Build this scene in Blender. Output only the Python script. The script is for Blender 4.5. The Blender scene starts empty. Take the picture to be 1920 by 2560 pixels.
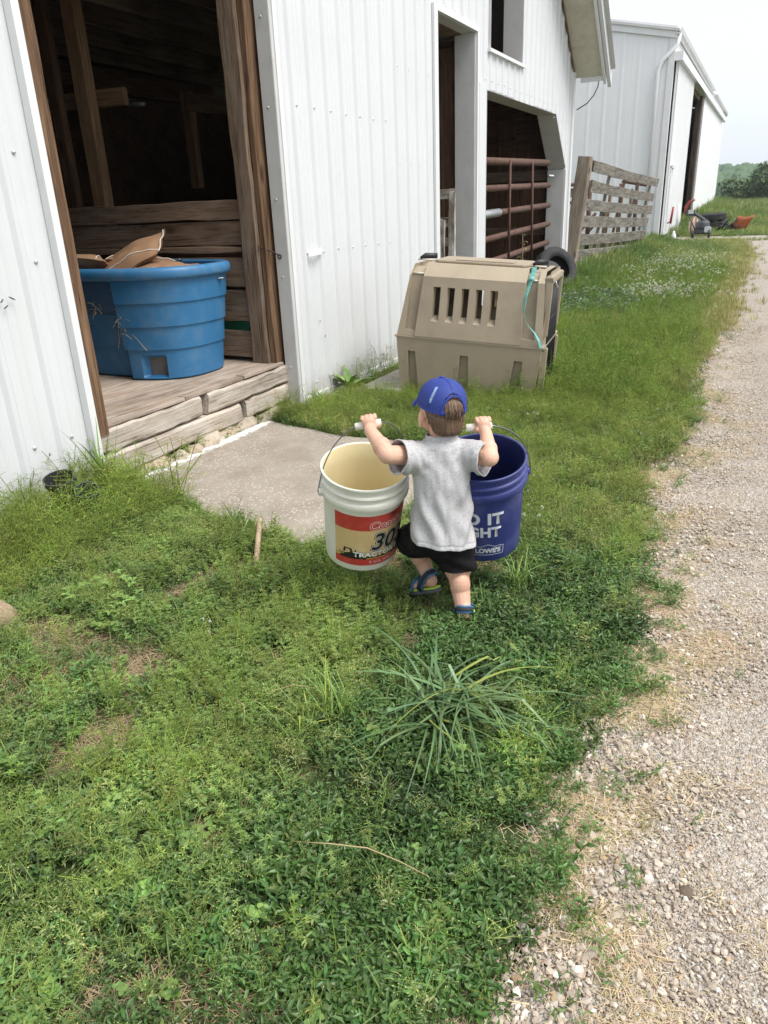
import bpy, bmesh, math, random
import numpy as np
from mathutils import Vector, Matrix, Euler, noise as mnoise

random.seed(7)
rng = np.random.default_rng(11)
scene = bpy.context.scene
COL = scene.collection
R = math.radians

# ------------------------------------------------------------------ camera
YAW, PITCH, ROLL, CAMH = R(27.0), R(22.1), math.atan2(193, 4570), 1.36
fw = Vector((-math.sin(YAW) * math.cos(PITCH), math.cos(YAW) * math.cos(PITCH), -math.sin(PITCH)))
rh = Vector((math.cos(YAW), math.sin(YAW), 0))
uh = rh.cross(fw)
rc = rh * math.cos(ROLL) - uh * math.sin(ROLL)
uc = rh * math.sin(ROLL) + uh * math.cos(ROLL)
cam_d = bpy.data.cameras.new('camera')
cam = bpy.data.objects.new('camera', cam_d)
COL.objects.link(cam)
cam.matrix_world = Matrix(((rc.x, uc.x, -fw.x, 0), (rc.y, uc.y, -fw.y, 0), (rc.z, uc.z, -fw.z, CAMH), (0, 0, 0, 1)))
cam_d.sensor_fit = 'VERTICAL'
cam_d.sensor_height = 36
cam_d.lens = 1860 / 2560 * 36
cam_d.clip_start = 0.05
cam_d.clip_end = 3000
scene.camera = cam

# ------------------------------------------------------------------ sky, sun, exposure
SUN_EL = R(58)                         # light comes from the open side, a little behind the camera
SUN_AZ = R(94)
world = bpy.data.worlds.new('World')
scene.world = world
world.use_nodes = True
nt = world.node_tree
nt.nodes.clear()
sky = nt.nodes.new('ShaderNodeTexSky')
sky.sky_type = 'NISHITA'
sky.sun_disc = False
sky.sun_elevation = SUN_EL
sky.sun_rotation = SUN_AZ
sky.altitude = 200
sky.air_density = 1.0
sky.dust_density = 2.0
sky.ozone_density = 1.0
hsv = nt.nodes.new('ShaderNodeHueSaturation')      # thin high overcast: little colour left in the sky
hsv.inputs['Saturation'].default_value = 0.22
bg = nt.nodes.new('ShaderNodeBackground')
bg.inputs['Strength'].default_value = 0.15
wo = nt.nodes.new('ShaderNodeOutputWorld')
nt.links.new(sky.outputs[0], hsv.inputs['Color'])
ovc = nt.nodes.new('ShaderNodeMix'); ovc.data_type = 'RGBA'      # an even sheet of high cloud over most of it
ovc.inputs[0].default_value = 0.70
ovc.inputs[7].default_value = (3.05, 3.25, 3.60, 1)
nt.links.new(hsv.outputs[0], ovc.inputs[6])
nt.links.new(ovc.outputs[2], bg.inputs['Color'])
nt.links.new(bg.outputs[0], wo.inputs['Surface'])

sun_d = bpy.data.lights.new('sun', 'SUN')
sun_d.energy = 2.0
sun_d.angle = R(32)
sun_d.color = (1.0, 0.965, 0.91)
sun = bpy.data.objects.new('sun', sun_d)
COL.objects.link(sun)
sd = Vector((math.sin(SUN_AZ) * math.cos(SUN_EL), math.cos(SUN_AZ) * math.cos(SUN_EL), math.sin(SUN_EL)))
sun.rotation_euler = sd.to_track_quat('Z', 'Y').to_euler()
sun.location = (20, -10, 30)

scene.view_settings.view_transform = 'Standard'
scene.view_settings.look = 'None'
scene.view_settings.exposure = 1.0
scene.view_settings.gamma = 1.0
scene.view_settings.use_curve_mapping = False
scene.render.engine = 'CYCLES'
scene.cycles.use_denoising = True
scene.cycles.max_bounces = 8
scene.cycles.transparent_max_bounces = 8

# ------------------------------------------------------------------ helpers
PM = {}


def tag(o, label=None, cat=None, group=None, kind=None):
    if label: o['label'] = label
    if cat: o['category'] = cat
    if group: o['group'] = group
    if kind: o['kind'] = kind
    return o


def place(o, parent=None, M=None):
    M = M if M is not None else Matrix.Identity(4)
    PM[o.name] = M.copy()
    COL.objects.link(o)
    if parent is not None:
        o.parent = parent
        o.matrix_parent_inverse = PM[parent.name].inverted()
    o.matrix_basis = M
    return o


def empty(name, loc=(0, 0, 0), rot=None, M=None):
    o = bpy.data.objects.new(name, None)
    o.empty_display_size = 0.1
    if M is None:
        M = Matrix.Translation(Vector(loc))
        if rot is not None:
            M = M @ Euler(rot).to_matrix().to_4x4()
    return place(o, None, M)


def copy_tree(o, M, parent=None):
    """copy of a thing with copies of its parts; M moves the root"""
    c = o.copy()
    COL.objects.link(c)
    if parent is None:
        c.matrix_basis = M
        PM[c.name] = M.copy()
    else:
        c.parent = parent
    for ch in [x for x in COL.objects if x.parent == o]:
        copy_tree(ch, None, c)
    return c


class MB:
    def __init__(s):
        s.v, s.f = [], []

    def add(s, vs, fs):
        k = len(s.v)
        s.v += [tuple(v) for v in vs]
        s.f += [tuple(i + k for i in f) for f in fs]
        return s

    def box(s, lo, hi):
        (a, b, c), (d, e, f) = lo, hi
        return s.add([(a, b, c), (d, b, c), (d, e, c), (a, e, c), (a, b, f), (d, b, f), (d, e, f), (a, e, f)],
                     [(0, 3, 2, 1), (4, 5, 6, 7), (0, 1, 5, 4), (1, 2, 6, 5), (2, 3, 7, 6), (3, 0, 4, 7)])

    def prism(s, poly, ax, h0, h1):
        """2-D polygon extruded along axis ax (0,1,2); the other two coordinates in cyclic order"""
        def p(q, h):
            r = [0, 0, 0]
            r[ax] = h; r[(ax + 1) % 3] = q[0]; r[(ax + 2) % 3] = q[1]
            return r
        n = len(poly)
        vs = [p(q, h0) for q in poly] + [p(q, h1) for q in poly]
        fs = [tuple(range(n - 1, -1, -1)), tuple(range(n, 2 * n))] + [(i, (i + 1) % n, n + (i + 1) % n, n + i) for i in range(n)]
        return s.add(vs, fs)

    def tube(s, pts, r, n=8, cap=True):
        pts = [Vector(p) for p in pts]
        m = len(pts)
        rs = r if isinstance(r, (list, tuple)) else [r] * m
        t0 = (pts[1] - pts[0]).normalized()
        u = t0.orthogonal().normalized()
        vs, fs = [], []
        for i, p in enumerate(pts):
            t = (pts[min(i + 1, m - 1)] - pts[max(i - 1, 0)]).normalized()
            u = (u - t * u.dot(t)).normalized()
            w = t.cross(u)
            for k in range(n):
                a = 2 * math.pi * k / n
                vs.append(p + (u * math.cos(a) + w * math.sin(a)) * rs[i])
        for i in range(m - 1):
            for k in range(n):
                k2 = (k + 1) % n
                fs.append((i * n + k, i * n + k2, (i + 1) * n + k2, (i + 1) * n + k))
        if cap:
            fs.append(tuple(range(n - 1, -1, -1)))
            fs.append(tuple((m - 1) * n + k for k in range(n)))
        return s.add(vs, fs)

    def lathe(s, prof, n=32, a0=0, a1=2 * math.pi, center=(0, 0, 0)):
        full = abs(a1 - a0 - 2 * math.pi) < 1e-6
        m = n if full else n + 1
        vs, fs = [], []
        for (r, z) in prof:
            for k in range(m):
                a = a0 + (a1 - a0) * k / n
                vs.append((center[0] + r * math.cos(a), center[1] + r * math.sin(a), center[2] + z))
        for i in range(len(prof) - 1):
            for k in range(n):
                k2 = (k + 1) % m
                fs.append((i * m + k, i * m + k2, (i + 1) * m + k2, (i + 1) * m + k))
        return s.add(vs, fs)

    def ell(s, c, r, rot=None, nu=16, nv=10):
        vs, fs = [], []
        q = Euler(rot).to_matrix() if rot is not None else Matrix.Identity(3)
        c = Vector(c)
        vs.append(c + q @ Vector((0, 0, -r[2])))
        for j in range(1, nv):
            b = -math.pi / 2 + math.pi * j / nv
            for k in range(nu):
                a = 2 * math.pi * k / nu
                vs.append(c + q @ Vector((r[0] * math.cos(b) * math.cos(a), r[1] * math.cos(b) * math.sin(a), r[2] * math.sin(b))))
        vs.append(c + q @ Vector((0, 0, r[2])))
        e = len(vs) - 1
        for k in range(nu):
            k2 = (k + 1) % nu
            fs.append((0, 1 + k2, 1 + k))
            for j in range(nv - 2):
                fs.append((1 + j * nu + k, 1 + j * nu + k2, 1 + (j + 1) * nu + k2, 1 + (j + 1) * nu + k))
            fs.append((1 + (nv - 2) * nu + k, 1 + (nv - 2) * nu + k2, e))
        return s.add(vs, fs)

    def caps(s, a, b, ra, rb, n=14):
        """round-ended tapered limb"""
        a, b = Vector(a), Vector(b)
        d = (b - a)
        L = d.length
        d = d / L
        pts, rs = [], []
        for t in (-.98, -.85, -.6, -.3):
            pts.append(a + d * ra * t); rs.append(ra * math.sqrt(1 - t * t))
        for k in range(5):
            q = k / 4
            pts.append(a + d * L * q); rs.append(ra + (rb - ra) * q)
        for t in (.3, .6, .85, .98):
            pts.append(b + d * rb * t); rs.append(rb * math.sqrt(1 - t * t))
        return s.tube(pts, rs, n)

    def mesh(s, name, mat=None, smooth=False):
        me = bpy.data.meshes.new(name)
        me.from_pydata(s.v, [], s.f)
        if mat: me.materials.append(mat)
        if smooth:
            me.polygons.foreach_set('use_smooth', [True] * len(me.polygons))
        me.update()
        return me

    def build(s, name, mat=None, parent=None, M=None, smooth=False, bevel=0, auto=None):
        me = s.mesh(name, mat, smooth)
        if bevel:
            bm = bmesh.new(); bm.from_mesh(me)
            bmesh.ops.bevel(bm, geom=[e for e in bm.edges if len(e.link_faces) == 2 and e.calc_face_angle(0) > .5], offset=bevel, segments=2, affect='EDGES', clamp_overlap=True)
            bm.to_mesh(me); bm.free()
        if auto is not None:
            me.polygons.foreach_set('use_smooth', [True] * len(me.polygons))
            me.set_sharp_from_angle(angle=auto)
        o = bpy.data.objects.new(name, me)
        return place(o, parent, M)


def frame(p0, p1, up=(0, 0, 1)):
    """matrix with origin at the middle, X along p0->p1, Z nearest to up"""
    p0, p1 = Vector(p0), Vector(p1)
    x = (p1 - p0).normalized()
    z = Vector(up); z = (z - x * z.dot(x)).normalized()
    y = z.cross(x)
    M = Matrix((x, y, z)).transposed().to_4x4()
    M.translation = (p0 + p1) / 2
    return M, (p1 - p0).length


def board_mesh(L, t, w, n=8, wob=0.003, jag=0.0, bow=0.0):
    """a sawn board: uneven edges along its length, ends a little out of square or broken"""
    mb = MB()
    sec = 2
    vs, fs = [], []
    ph = random.random() * 50
    for i in range(n + 1):
        x = -L / 2 + L * i / n
        e0 = wob * (mnoise.noise(Vector((ph, i * .7, 0))) * 2)
        e1 = wob * (mnoise.noise(Vector((ph, i * .7, 9))) * 2)
        dx0 = dx1 = 0
        if i in (0, n):
            s = 1 if i == 0 else -1
            dx0 = s * random.random() * jag; dx1 = s * random.random() * jag
        b = bow * (1 - (2 * i / n - 1) ** 2)
        c = .12 * min(t, w)
        for (yy, zz, dd) in ((-t / 2, -w / 2 + c, dx0), (-t / 2, w / 2 - c, dx1), (-t / 2 + c, w / 2, dx1), (t / 2 - c, w / 2, dx1), (t / 2, w / 2 - c, dx1), (t / 2, -w / 2 + c, dx0), (t / 2 - c, -w / 2, dx0), (-t / 2 + c, -w / 2, dx0)):
            ee = e1 if zz > 0 else e0
            vs.append((x + dd, yy, zz + ee + b))
    for i in range(n):
        for k in range(8):
            k2 = (k + 1) % 8
            fs.append((i * 8 + k, (i + 1) * 8 + k, (i + 1) * 8 + k2, i * 8 + k2))
    fs.append(tuple(range(8)))
    fs.append(tuple(n * 8 + k for k in range(7, -1, -1)))
    mb.add(vs, fs)
    return mb


def board(name, p0, p1, w, t, mat, parent=None, up=(0, 0, 1), **kw):
    M, L = frame(p0, p1, up)
    return board_mesh(L, t, w, **kw).build(name, mat, parent, M)


# ------------------------------------------------------------------ materials
def mat_new(name):
    m = bpy.data.materials.new(name)
    m.use_nodes = True
    nt = m.node_tree
    b = nt.nodes['Principled BSDF']
    return m, nt, b


def N(nt, t, **kw):
    n = nt.nodes.new('ShaderNode' + t)
    for k, v in kw.items():
        if k.startswith('i_'):
            n.inputs[k[2:].replace('_', ' ')].default_value = v
        elif isinstance(k, str) and hasattr(n, k):
            setattr(n, k, v)
    return n


def ramp(nt, src, stops):
    r = nt.nodes.new('ShaderNodeValToRGB')
    el = r.color_ramp.elements
    while len(el) > 1: el.remove(el[-1])
    el[0].position, el[0].color = stops[0][0], (*stops[0][1], 1)
    for p, c in stops[1:]:
        e = el.new(p); e.color = (*c, 1)
    nt.links.new(src, r.inputs[0])
    return r.outputs[0]


def coords(nt, scale=(1, 1, 1), rnd=True, kind='Object'):
    tc = nt.nodes.new('ShaderNodeTexCoord')
    mp = nt.nodes.new('ShaderNodeMapping')
    mp.inputs['Scale'].default_value = scale
    nt.links.new(tc.outputs[kind], mp.inputs['Vector'])
    if rnd:
        oi = nt.nodes.new('ShaderNodeObjectInfo')
        ml = nt.nodes.new('ShaderNodeMath'); ml.operation = 'MULTIPLY'; ml.inputs[1].default_value = 37.0
        nt.links.new(oi.outputs['Random'], ml.inputs[0])
        cb = nt.nodes.new('ShaderNodeCombineXYZ')
        for k in range(3): nt.links.new(ml.outputs[0], cb.inputs[k])
        nt.links.new(cb.outputs[0], mp.inputs['Location'])
    return mp.outputs[0]


def noise(nt, vec, scale, detail=4, rough=.55, dist=0.0):
    n = nt.nodes.new('ShaderNodeTexNoise')
    n.inputs['Scale'].default_value = scale
    n.inputs['Detail'].default_value = detail
    n.inputs['Roughness'].default_value = rough
    n.inputs['Distortion'].default_value = dist
    if vec is not None: nt.links.new(vec, n.inputs['Vector'])
    return n.outputs['Fac']


def mixc(nt, fac, a, b, mode='MIX'):
    m = nt.nodes.new('ShaderNodeMix'); m.data_type = 'RGBA'; m.blend_type = mode
    for s, v in ((m.inputs[0], fac), (m.inputs[6], a), (m.inputs[7], b)):
        if isinstance(v, (int, float)): s.default_value = v
        elif isinstance(v, tuple): s.default_value = (*v, 1)
        else: nt.links.new(v, s)
    return m.outputs[2]


def bump(nt, b, h, strength=.3, dist=.01):
    n = nt.nodes.new('ShaderNodeBump')
    n.inputs['Strength'].default_value = strength
    n.inputs['Distance'].default_value = dist
    nt.links.new(h, n.inputs['Height'])
    nt.links.new(n.outputs[0], b.inputs['Normal'])


def plain(name, col, rough=.6, var=.15, scale=6, metal=0, bmp=.1, spec=.5, rnd=True, dirt=None, dscale=3.0, damt=.5):
    m, nt, b = mat_new(name)
    vec = coords(nt, rnd=rnd)
    f = noise(nt, vec, scale, 6, .6)
    lo = tuple(c * (1 - var) for c in col); hi = tuple(min(1, c * (1 + var)) for c in col)
    c = ramp(nt, f, [(.25, lo), (.75, hi)])
    if dirt:
        d = noise(nt, vec, dscale, 8, .7)
        dm = ramp(nt, d, [(.48, (0, 0, 0)), (.72, (damt,) * 3)])
        c = mixc(nt, dm, c, dirt)
    nt.links.new(c, b.inputs['Base Color'])
    b.inputs['Roughness'].default_value = rough
    b.inputs['Metallic'].default_value = metal
    b.inputs['Specular IOR Level'].default_value = spec
    if bmp: bump(nt, b, noise(nt, vec, scale * 8, 4), bmp, .003)
    return m


def wood(name, dark, light, grain=1.0, rough=.85, grey=None, gamt=.5, knots=True, bmp=.5):
    """weathered sawn wood; grain runs along the piece's own X"""
    m, nt, b = mat_new(name)
    v = coords(nt, (1.3, 18, 18))
    f1 = noise(nt, v, 1.6, 8, .62, .35)
    v2 = coords(nt, (2.2, 70, 70))
    f2 = noise(nt, v2, 1.5, 4, .6, .2)
    v3 = coords(nt, (1, 2.2, 2.2))
    f3 = noise(nt, v3, 1.4, 4, .6)
    c1 = ramp(nt, f1, [(.3, dark), (.68, light)])
    c2 = ramp(nt, f2, [(.33, tuple(x * .42 for x in dark)), (.47, (1, 1, 1))])
    c = mixc(nt, .75 * grain, c1, c2, 'MULTIPLY')
    c3 = ramp(nt, f3, [(.3, (.55, .55, .55)), (.7, (1.25, 1.25, 1.25))])
    c = mixc(nt, .8, c, c3, 'MULTIPLY')
    if grey:
        g = ramp(nt, noise(nt, coords(nt, (1.6, 7, 7)), 2.2, 6, .65), [(.45, (0, 0, 0)), (.65, (gamt,) * 3)])
        c = mixc(nt, g, c, grey)
    if knots:
        vo = nt.nodes.new('ShaderNodeTexVoronoi'); vo.inputs['Scale'].default_value = 1.0
        nt.links.new(coords(nt, (1.6, 5, 5)), vo.inputs['Vector'])
        k = ramp(nt, vo.outputs['Distance'], [(.06, (.75,) * 3), (.13, (0,) * 3)])
        c = mixc(nt, k, c, tuple(x * .3 for x in dark))
    nt.links.new(c, b.inputs['Base Color'])
    b.inputs['Roughness'].default_value = rough
    b.inputs['Specular IOR Level'].default_value = .25
    bump(nt, b, f2, bmp, .006)
    return m


M_ = {}


def siding_mat(name, col, streak=.12, warm=(.55, .52, .45)):
    m, nt, b = mat_new(name)
    v = coords(nt, (1, 1, 1))
    c = ramp(nt, noise(nt, v, 1.7, 4, .6), [(.3, tuple(x * .955 for x in col)), (.7, col)])
    # rain streaks down the sheet
    s = noise(nt, coords(nt, (16, 16, .5)), 2.0, 6, .65)
    sm = ramp(nt, s, [(.5, (0, 0, 0)), (.78, (streak,) * 3)])
    c = mixc(nt, sm, c, warm)
    sp = noise(nt, v, 26, 3, .7)
    spm = ramp(nt, sp, [(.66, (0, 0, 0)), (.76, (.22,) * 3)])
    c = mixc(nt, spm, c, (.42, .38, .32))
    nt.links.new(c, b.inputs['Base Color'])
    b.inputs['Roughness'].default_value = .42
    b.inputs['Specular IOR Level'].default_value = .45
    # splashed earth along the foot of the sheets
    tcw = nt.nodes.new('ShaderNodeNewGeometry'); sx_ = nt.nodes.new('ShaderNodeSeparateXYZ'); nt.links.new(tcw.outputs['Position'], sx_.inputs[0])
    mr = nt.nodes.new('ShaderNodeMapRange'); mr.inputs[1].default_value = .42; mr.inputs[2].default_value = .05; nt.links.new(sx_.outputs[2], mr.inputs[0])
    ms = nt.nodes.new('ShaderNodeMath'); ms.operation = 'MULTIPLY'; nt.links.new(mr.outputs[0], ms.inputs[0]); nt.links.new(noise(nt, coords(nt, (9, 9, 6)), 2.4, 8, .75), ms.inputs[1])
    nt.links.new(mixc(nt, ramp(nt, ms.outputs[0], [(.22, (0, 0, 0)), (.60, (.6, .6, .6))]), c, (.30, .25, .18)), b.inputs['Base Color'])
    bump(nt, b, noise(nt, coords(nt, (2.2, 2.2, .9)), 1.3, 3), .3, .03)
    return m


M_['siding'] = siding_mat('white painted steel', (.665, .675, .685), .13)
M_['siding_old'] = siding_mat('bright white steel', (.80, .805, .81), .10)
M_['trim'] = plain('trim white', (.71, .715, .715), .45, .05, 3, bmp=.04)
M_['jamb'] = plain('jamb grey white', (.56, .56, .545), .5, .06, 4, bmp=.05, dirt=(.38, .36, .32), dscale=5, damt=.4)
M_['soffit'] = plain('soffit plywood paint', (.60, .56, .46), .7, .08, 4, bmp=.2, dirt=(.28, .23, .16), dscale=4, damt=.5)
M_['screw'] = plain('zinc screw', (.60, .60, .60), .35, .05, 5, metal=.5, bmp=0)
M_['roof'] = plain('roof steel', (.55, .55, .53), .5, .1, 2, bmp=.05)
M_['oldwood'] = wood('old barn wood', (.125, .078, .048), (.265, .185, .125), 1.0, grey=(.27, .225, .18), gamt=.45)
M_['postwood'] = wood('door post wood', (.085, .042, .022), (.25, .155, .09), 1.0, knots=True)
M_['beamwood'] = wood('sill beam wood', (.33, .27, .215), (.55, .48, .40), 1.0, grey=(.58, .54, .48), gamt=.6, bmp=.9)
M_['floorwood'] = wood('worn floor wood', (.27, .20, .15), (.48, .385, .305), .9, grey=(.47, .42, .37), gamt=.5, knots=False, bmp=.7)
M_['innerwood'] = wood('inner barn timber', (.20, .12, .065), (.33, .21, .12), .8)
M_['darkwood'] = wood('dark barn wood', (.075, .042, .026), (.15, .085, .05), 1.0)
M_['joist'] = wood('dusty joist', (.12, .085, .06), (.22, .165, .12), .8)
M_['fencewood'] = wood('grey fence wood', (.12, .105, .085), (.30, .27, .23), 1.1, grey=(.42, .40, .365), gamt=.45, bmp=.9)
M_['tie'] = wood('railway tie wood', (.20, .155, .115), (.38, .31, .24), .9, bmp=.8)
M_['peel'] = wood('peeling white boards', (.22, .18, .14), (.40, .35, .29), 1.0, grey=(.78, .76, .72), gamt=.95, bmp=.9)
M_['stone'] = plain('foundation stone', (.42, .36, .28), .9, .3, 9, bmp=.6, dirt=(.22, .18, .13), dscale=7)
M_['mortar'] = plain('lime mortar', (.42, .335, .245), .95, .25, 14, bmp=.8, dirt=(.72, .69, .63), dscale=6, damt=.7)


def zg(y):
    """height of the ground: level by the door, a gentle rise up to the shed, falling away beyond it"""
    if y < 46: return float(np.interp(y, [5, 8, 14, 19, 23, 30, 40, 46], [0, .02, .085, .14, .27, .45, .60, .66]))
    if y < 52: return .66
    t = min(1, (y - 52) / 90)
    return .66 - 5.5 * t * t * (3 - 2 * t)
# ================================================================== THE BARN
XF = -3.1
barn = tag(empty('barn', (-3.1, 6.0, 0)), 'white steel sided barn with open doorway, gate bay and high window opening', 'barn')


def ztop(y):
    return 3.2 + .85 * (13.1 - y) if y > 6 else 3.2 + .85 * (y + 1.1)


RIB = [(0, .019), (.012, .019), (.030, 0), (.078, 0), (.084, .004), (.094, .004), (.100, 0), (.128, 0), (.134, .004), (.144, .004), (.150, 0), (.1986, 0), (.2166, .019), (.2286, .019)]


def siding(parent, origin, udir, ndir, s0, s1, intervals, mat, pitch=.2286, sheet=4, breaks=(), ribs=RIB, name='siding_sheet', lap=.0012, subz=0):
    """ribbed steel sheets standing side by side; origin + udir*s is the wall line, ndir faces out"""
    origin, udir, ndir = Vector(origin), Vector(udir), Vector(ndir)
    k = pitch / .2286
    W = pitch * sheet
    i0 = math.floor(s0 / W)
    i1 = math.ceil(s1 / W)
    out = []
    for i in range(i0, i1):
        a, b = max(s0, i * W), min(s1, (i + 1) * W + .03)
        if b - a < .01: continue
        pts = {}
        j = math.floor(a / pitch)
        while j * pitch < b:
            for (ds, h) in ribs:
                s = j * pitch + ds * k
                if a <= s <= b: pts[round(s, 5)] = h
            j += 1
        ks = sorted(pts)
        def hat(s):
            q = (s / pitch) % 1 * .2286
            for (p, q2) in zip(ribs[:-1], ribs[1:]):
                if p[0] <= q <= q2[0]:
                    t = (q - p[0]) / (q2[0] - p[0]); return p[1] + (q2[1] - p[1]) * t
            return 0
        for s in (a, b, *[x for x in breaks if a < x < b]):
            pts[round(s, 5)] = hat(s)
        ks = sorted(pts)
        mbs = {}
        off = (i % 2) * lap
        for sa, sb in zip(ks[:-1], ks[1:]):
            if sb - sa < 1e-4: continue
            e = 1e-4
            iv_ = list(zip(intervals(sa + e), intervals(sb - e)))
            for q_, ((za0, za1), (zb0, zb1)) in enumerate(iv_):
                mb = mbs.setdefault(len(iv_) - q_, MB())
                def P(s, z): return origin + udir * s + ndir * (pts[s] + off) + Vector((0, 0, z))
                mb.add([P(sa, za0), P(sb, zb0), P(sb, zb1), P(sa, za1)], [(0, 1, 2, 3)])
        for q_ in sorted(mbs):
            out.append(mbs[q_].build(name, mat, parent))
    return out


def front(y):
    t = ztop(y)
    if 2.73 < y < 4.62: return [(3.05, t)]
    if 7.55 < y < 8.68: return [(3.07, t)]
    if 9.0 < y < 12.84:
        op = 2.555 if y < 12.1 else 2.555 - (y - 12.1) / .74 * .70
        if 9.09 < y < 10.39: return [(op, 2.95), (4.25, t)]
        return [(op, t)]
    return [(.03 if y < 7.0 else zg(y) - .05, t)]


BR = [2.73, 4.62, 7.55, 8.68, 9.0, 12.84, 12.1, 9.09, 10.39, 6.0]
siding(barn, (XF, 0, 0), (0, 1, 0), (1, 0, 0), -1.0, 13.1, front, M_['siding'], breaks=BR)

# other walls, roof and inner shell close the building off
mb = MB()
mb.add([(-3.13, 13.1, 0), (-13, 13.1, 0), (-13, 13.1, 3.2), (-3.13, 13.1, 3.2)], [(0, 1, 2, 3)])
mb.build('side_wall', M_['siding'], barn)
mb = MB()
mb.add([(-3.13, -1.0, 0), (-13, -1.0, 0), (-13, -1.0, 3.2), (-3.13, -1.0, 3.2)], [(0, 1, 2, 3)])
mb.build('side_wall', M_['siding'], barn)
mb = MB()
mb.add([(-13, -1, 0), (-13, 13.1, 0), (-13, 13.1, 3.2), (-13, 6, 9.2), (-13, -1, 3.2)], [(0, 1, 2, 3, 4)])
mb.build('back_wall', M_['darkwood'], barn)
for sg in (1, -1):
    y0, y1 = (6.0, 13.28) if sg > 0 else (6.0, -1.3)
    za = 3.2 + .85 * 7.1 + .16
    zb = za - .85 * abs(y1 - y0)
    mb = MB()
    mb.add([(-2.5, y0, za), (-2.5, y1, zb), (-13.2, y1, zb), (-13.2, y0, za)], [(0, 1, 2, 3)])
    mb.add([(-2.5, y0, za + .03), (-2.5, y1, zb + .03), (-13.2, y1, zb + .03), (-13.2, y0, za + .03)], [(0, 3, 2, 1)])
    mb.build('roof', M_['roof'], barn)
# rake soffit: three panels end to end, lower one greyer
n = Vector((0, .85, 1)).normalized()
def rk(y, d): return 3.2 + .85 * (13.1 - y) + d
for (ya, yb) in ((13.19, 12.78), (12.775, 11.2), (11.195, 8.8), (8.79, 6.0)):
    mb = MB()
    mb.add([(-3.075, ya, rk(ya, .0)), (-2.66, ya, rk(ya, .0)), (-2.66, yb, rk(yb, 0)), (-3.075, yb, rk(yb, 0)),
            (-3.075, ya, rk(ya, .025)), (-2.66, ya, rk(ya, .025)), (-2.66, yb, rk(yb, .025)), (-3.075, yb, rk(yb, .025))],
           [(0, 1, 2, 3), (4, 7, 6, 5), (0, 4, 5, 1), (2, 6, 7, 3), (1, 5, 6, 2), (0, 3, 7, 4)])
    mb.build('soffit_panel', M_['soffit'], barn)
mb = MB()
mb.prism([(13.25, rk(13.25, -.06)), (13.25, rk(13.25, .14)), (6.0, rk(6.0, .14)), (6.0, rk(6.0, -.06))], 0, -2.655, -2.62)
mb.build('fascia', M_['trim'], barn)
mb = MB()
mb.prism([(13.36, rk(13.36, .0)), (13.36, rk(13.36, .17)), (6.0, rk(6.0, .17)), (6.0, rk(6.0, .02))], 0, -2.612, -2.56)
mb.build('fascia_cap', M_['siding'], barn)
mb = MB(); mb.box((-3.0, 13.2, 3.06), (-2.66, 13.235, 3.20))
mb.build('rake_return', M_['trim'], barn)
mb = MB()   # dark ragged joint where the wall meets the soffit
mb.prism([(13.12, rk(13.12, -.055)), (13.12, rk(13.12, -.004)), (8.0, rk(8.0, -.004)), (8.0, rk(8.0, -.045))], 0, -3.078, -3.066)
mb.build('soffit_batten', M_['oldwood'], barn)

# frame boards and trims of the openings
def jamb(lo, hi, name='jamb', m='jamb'):
    return MB().box(lo, hi).build(name, M_[m], barn, bevel=.004)
jamb((-3.33, 8.655, -.05), (-3.098, 8.685, 3.07))
jamb((-3.33, 7.545, 3.05), (-3.098, 8.652, 3.082), 'lintel')
jamb((-3.33, 7.535, -.05), (-3.085, 7.548, 3.045))
for (ya, yb) in ((7.47, 7.562), (8.675, 8.73)):
    MB().box((-3.096, ya, .05), (-3.072, yb, 3.10)).build('opening_trim', M_['trim'], barn)
MB().box((-3.096, 7.563, 3.055), (-3.074, 8.674, 3.10)).build('opening_trim', M_['trim'], barn)
MB().box((-3.096, 8.75, .05), (-3.076, 8.985, 2.60)).build('post_cladding', M_['siding'], barn)
jamb((-3.33, 8.985, .0), (-3.074, 9.0, 2.56))
jamb((-3.36, 9.005, 2.553), (-3.10, 12.09, 2.575), 'lintel')
jamb((-3.36, 12.815, .0), (-3.098, 12.85, 1.84))
MB().prism([(12.1, 2.555), (12.13, 2.585), (12.87, 1.885), (12.84, 1.845)], 0, -3.36, -3.082).build('brace_trim', M_['jamb'], barn)
MB().box((-3.096, 12.82, .1), (-3.072, 12.90, 1.835)).build('opening_trim', M_['trim'], barn)
MB().box((-3.10, 13.03, .1), (-3.055, 13.135, 3.19)).build('corner_trim', M_['trim'], barn)
# hay window
win = MB().box((-3.098, 9.05, 2.925), (-3.055, 10.43, 2.96)).build('window_sill', M_['trim'], barn)
jamb((-3.34, 10.36, 2.962), (-3.085, 10.395, 4.25))
jamb((-3.34, 9.085, 2.962), (-3.072, 9.10, 4.25))

# left wall corner and door posts
MB().box((-3.096, 2.685, .10), (-3.05, 2.727, 3.05)).build('opening_trim', M_['trim'], barn)
board('door_post', (-3.14, 2.772, .30), (-3.14, 2.772, 3.1), .082, .15, M_['postwood'], barn, up=(0, 1, 0), n=14, wob=.004)
board('door_post', (-3.235, 4.535, .36), (-3.235, 4.535, 3.05), .15, .125, M_['oldwood'], barn, up=(1, 0, 0), n=16, wob=.007)
board('door_post', (-3.135, 4.56, .30), (-3.135, 4.56, 3.05), .045, .14, M_['postwood'], barn, up=(1, 0, 0), n=14, wob=.003)
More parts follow.
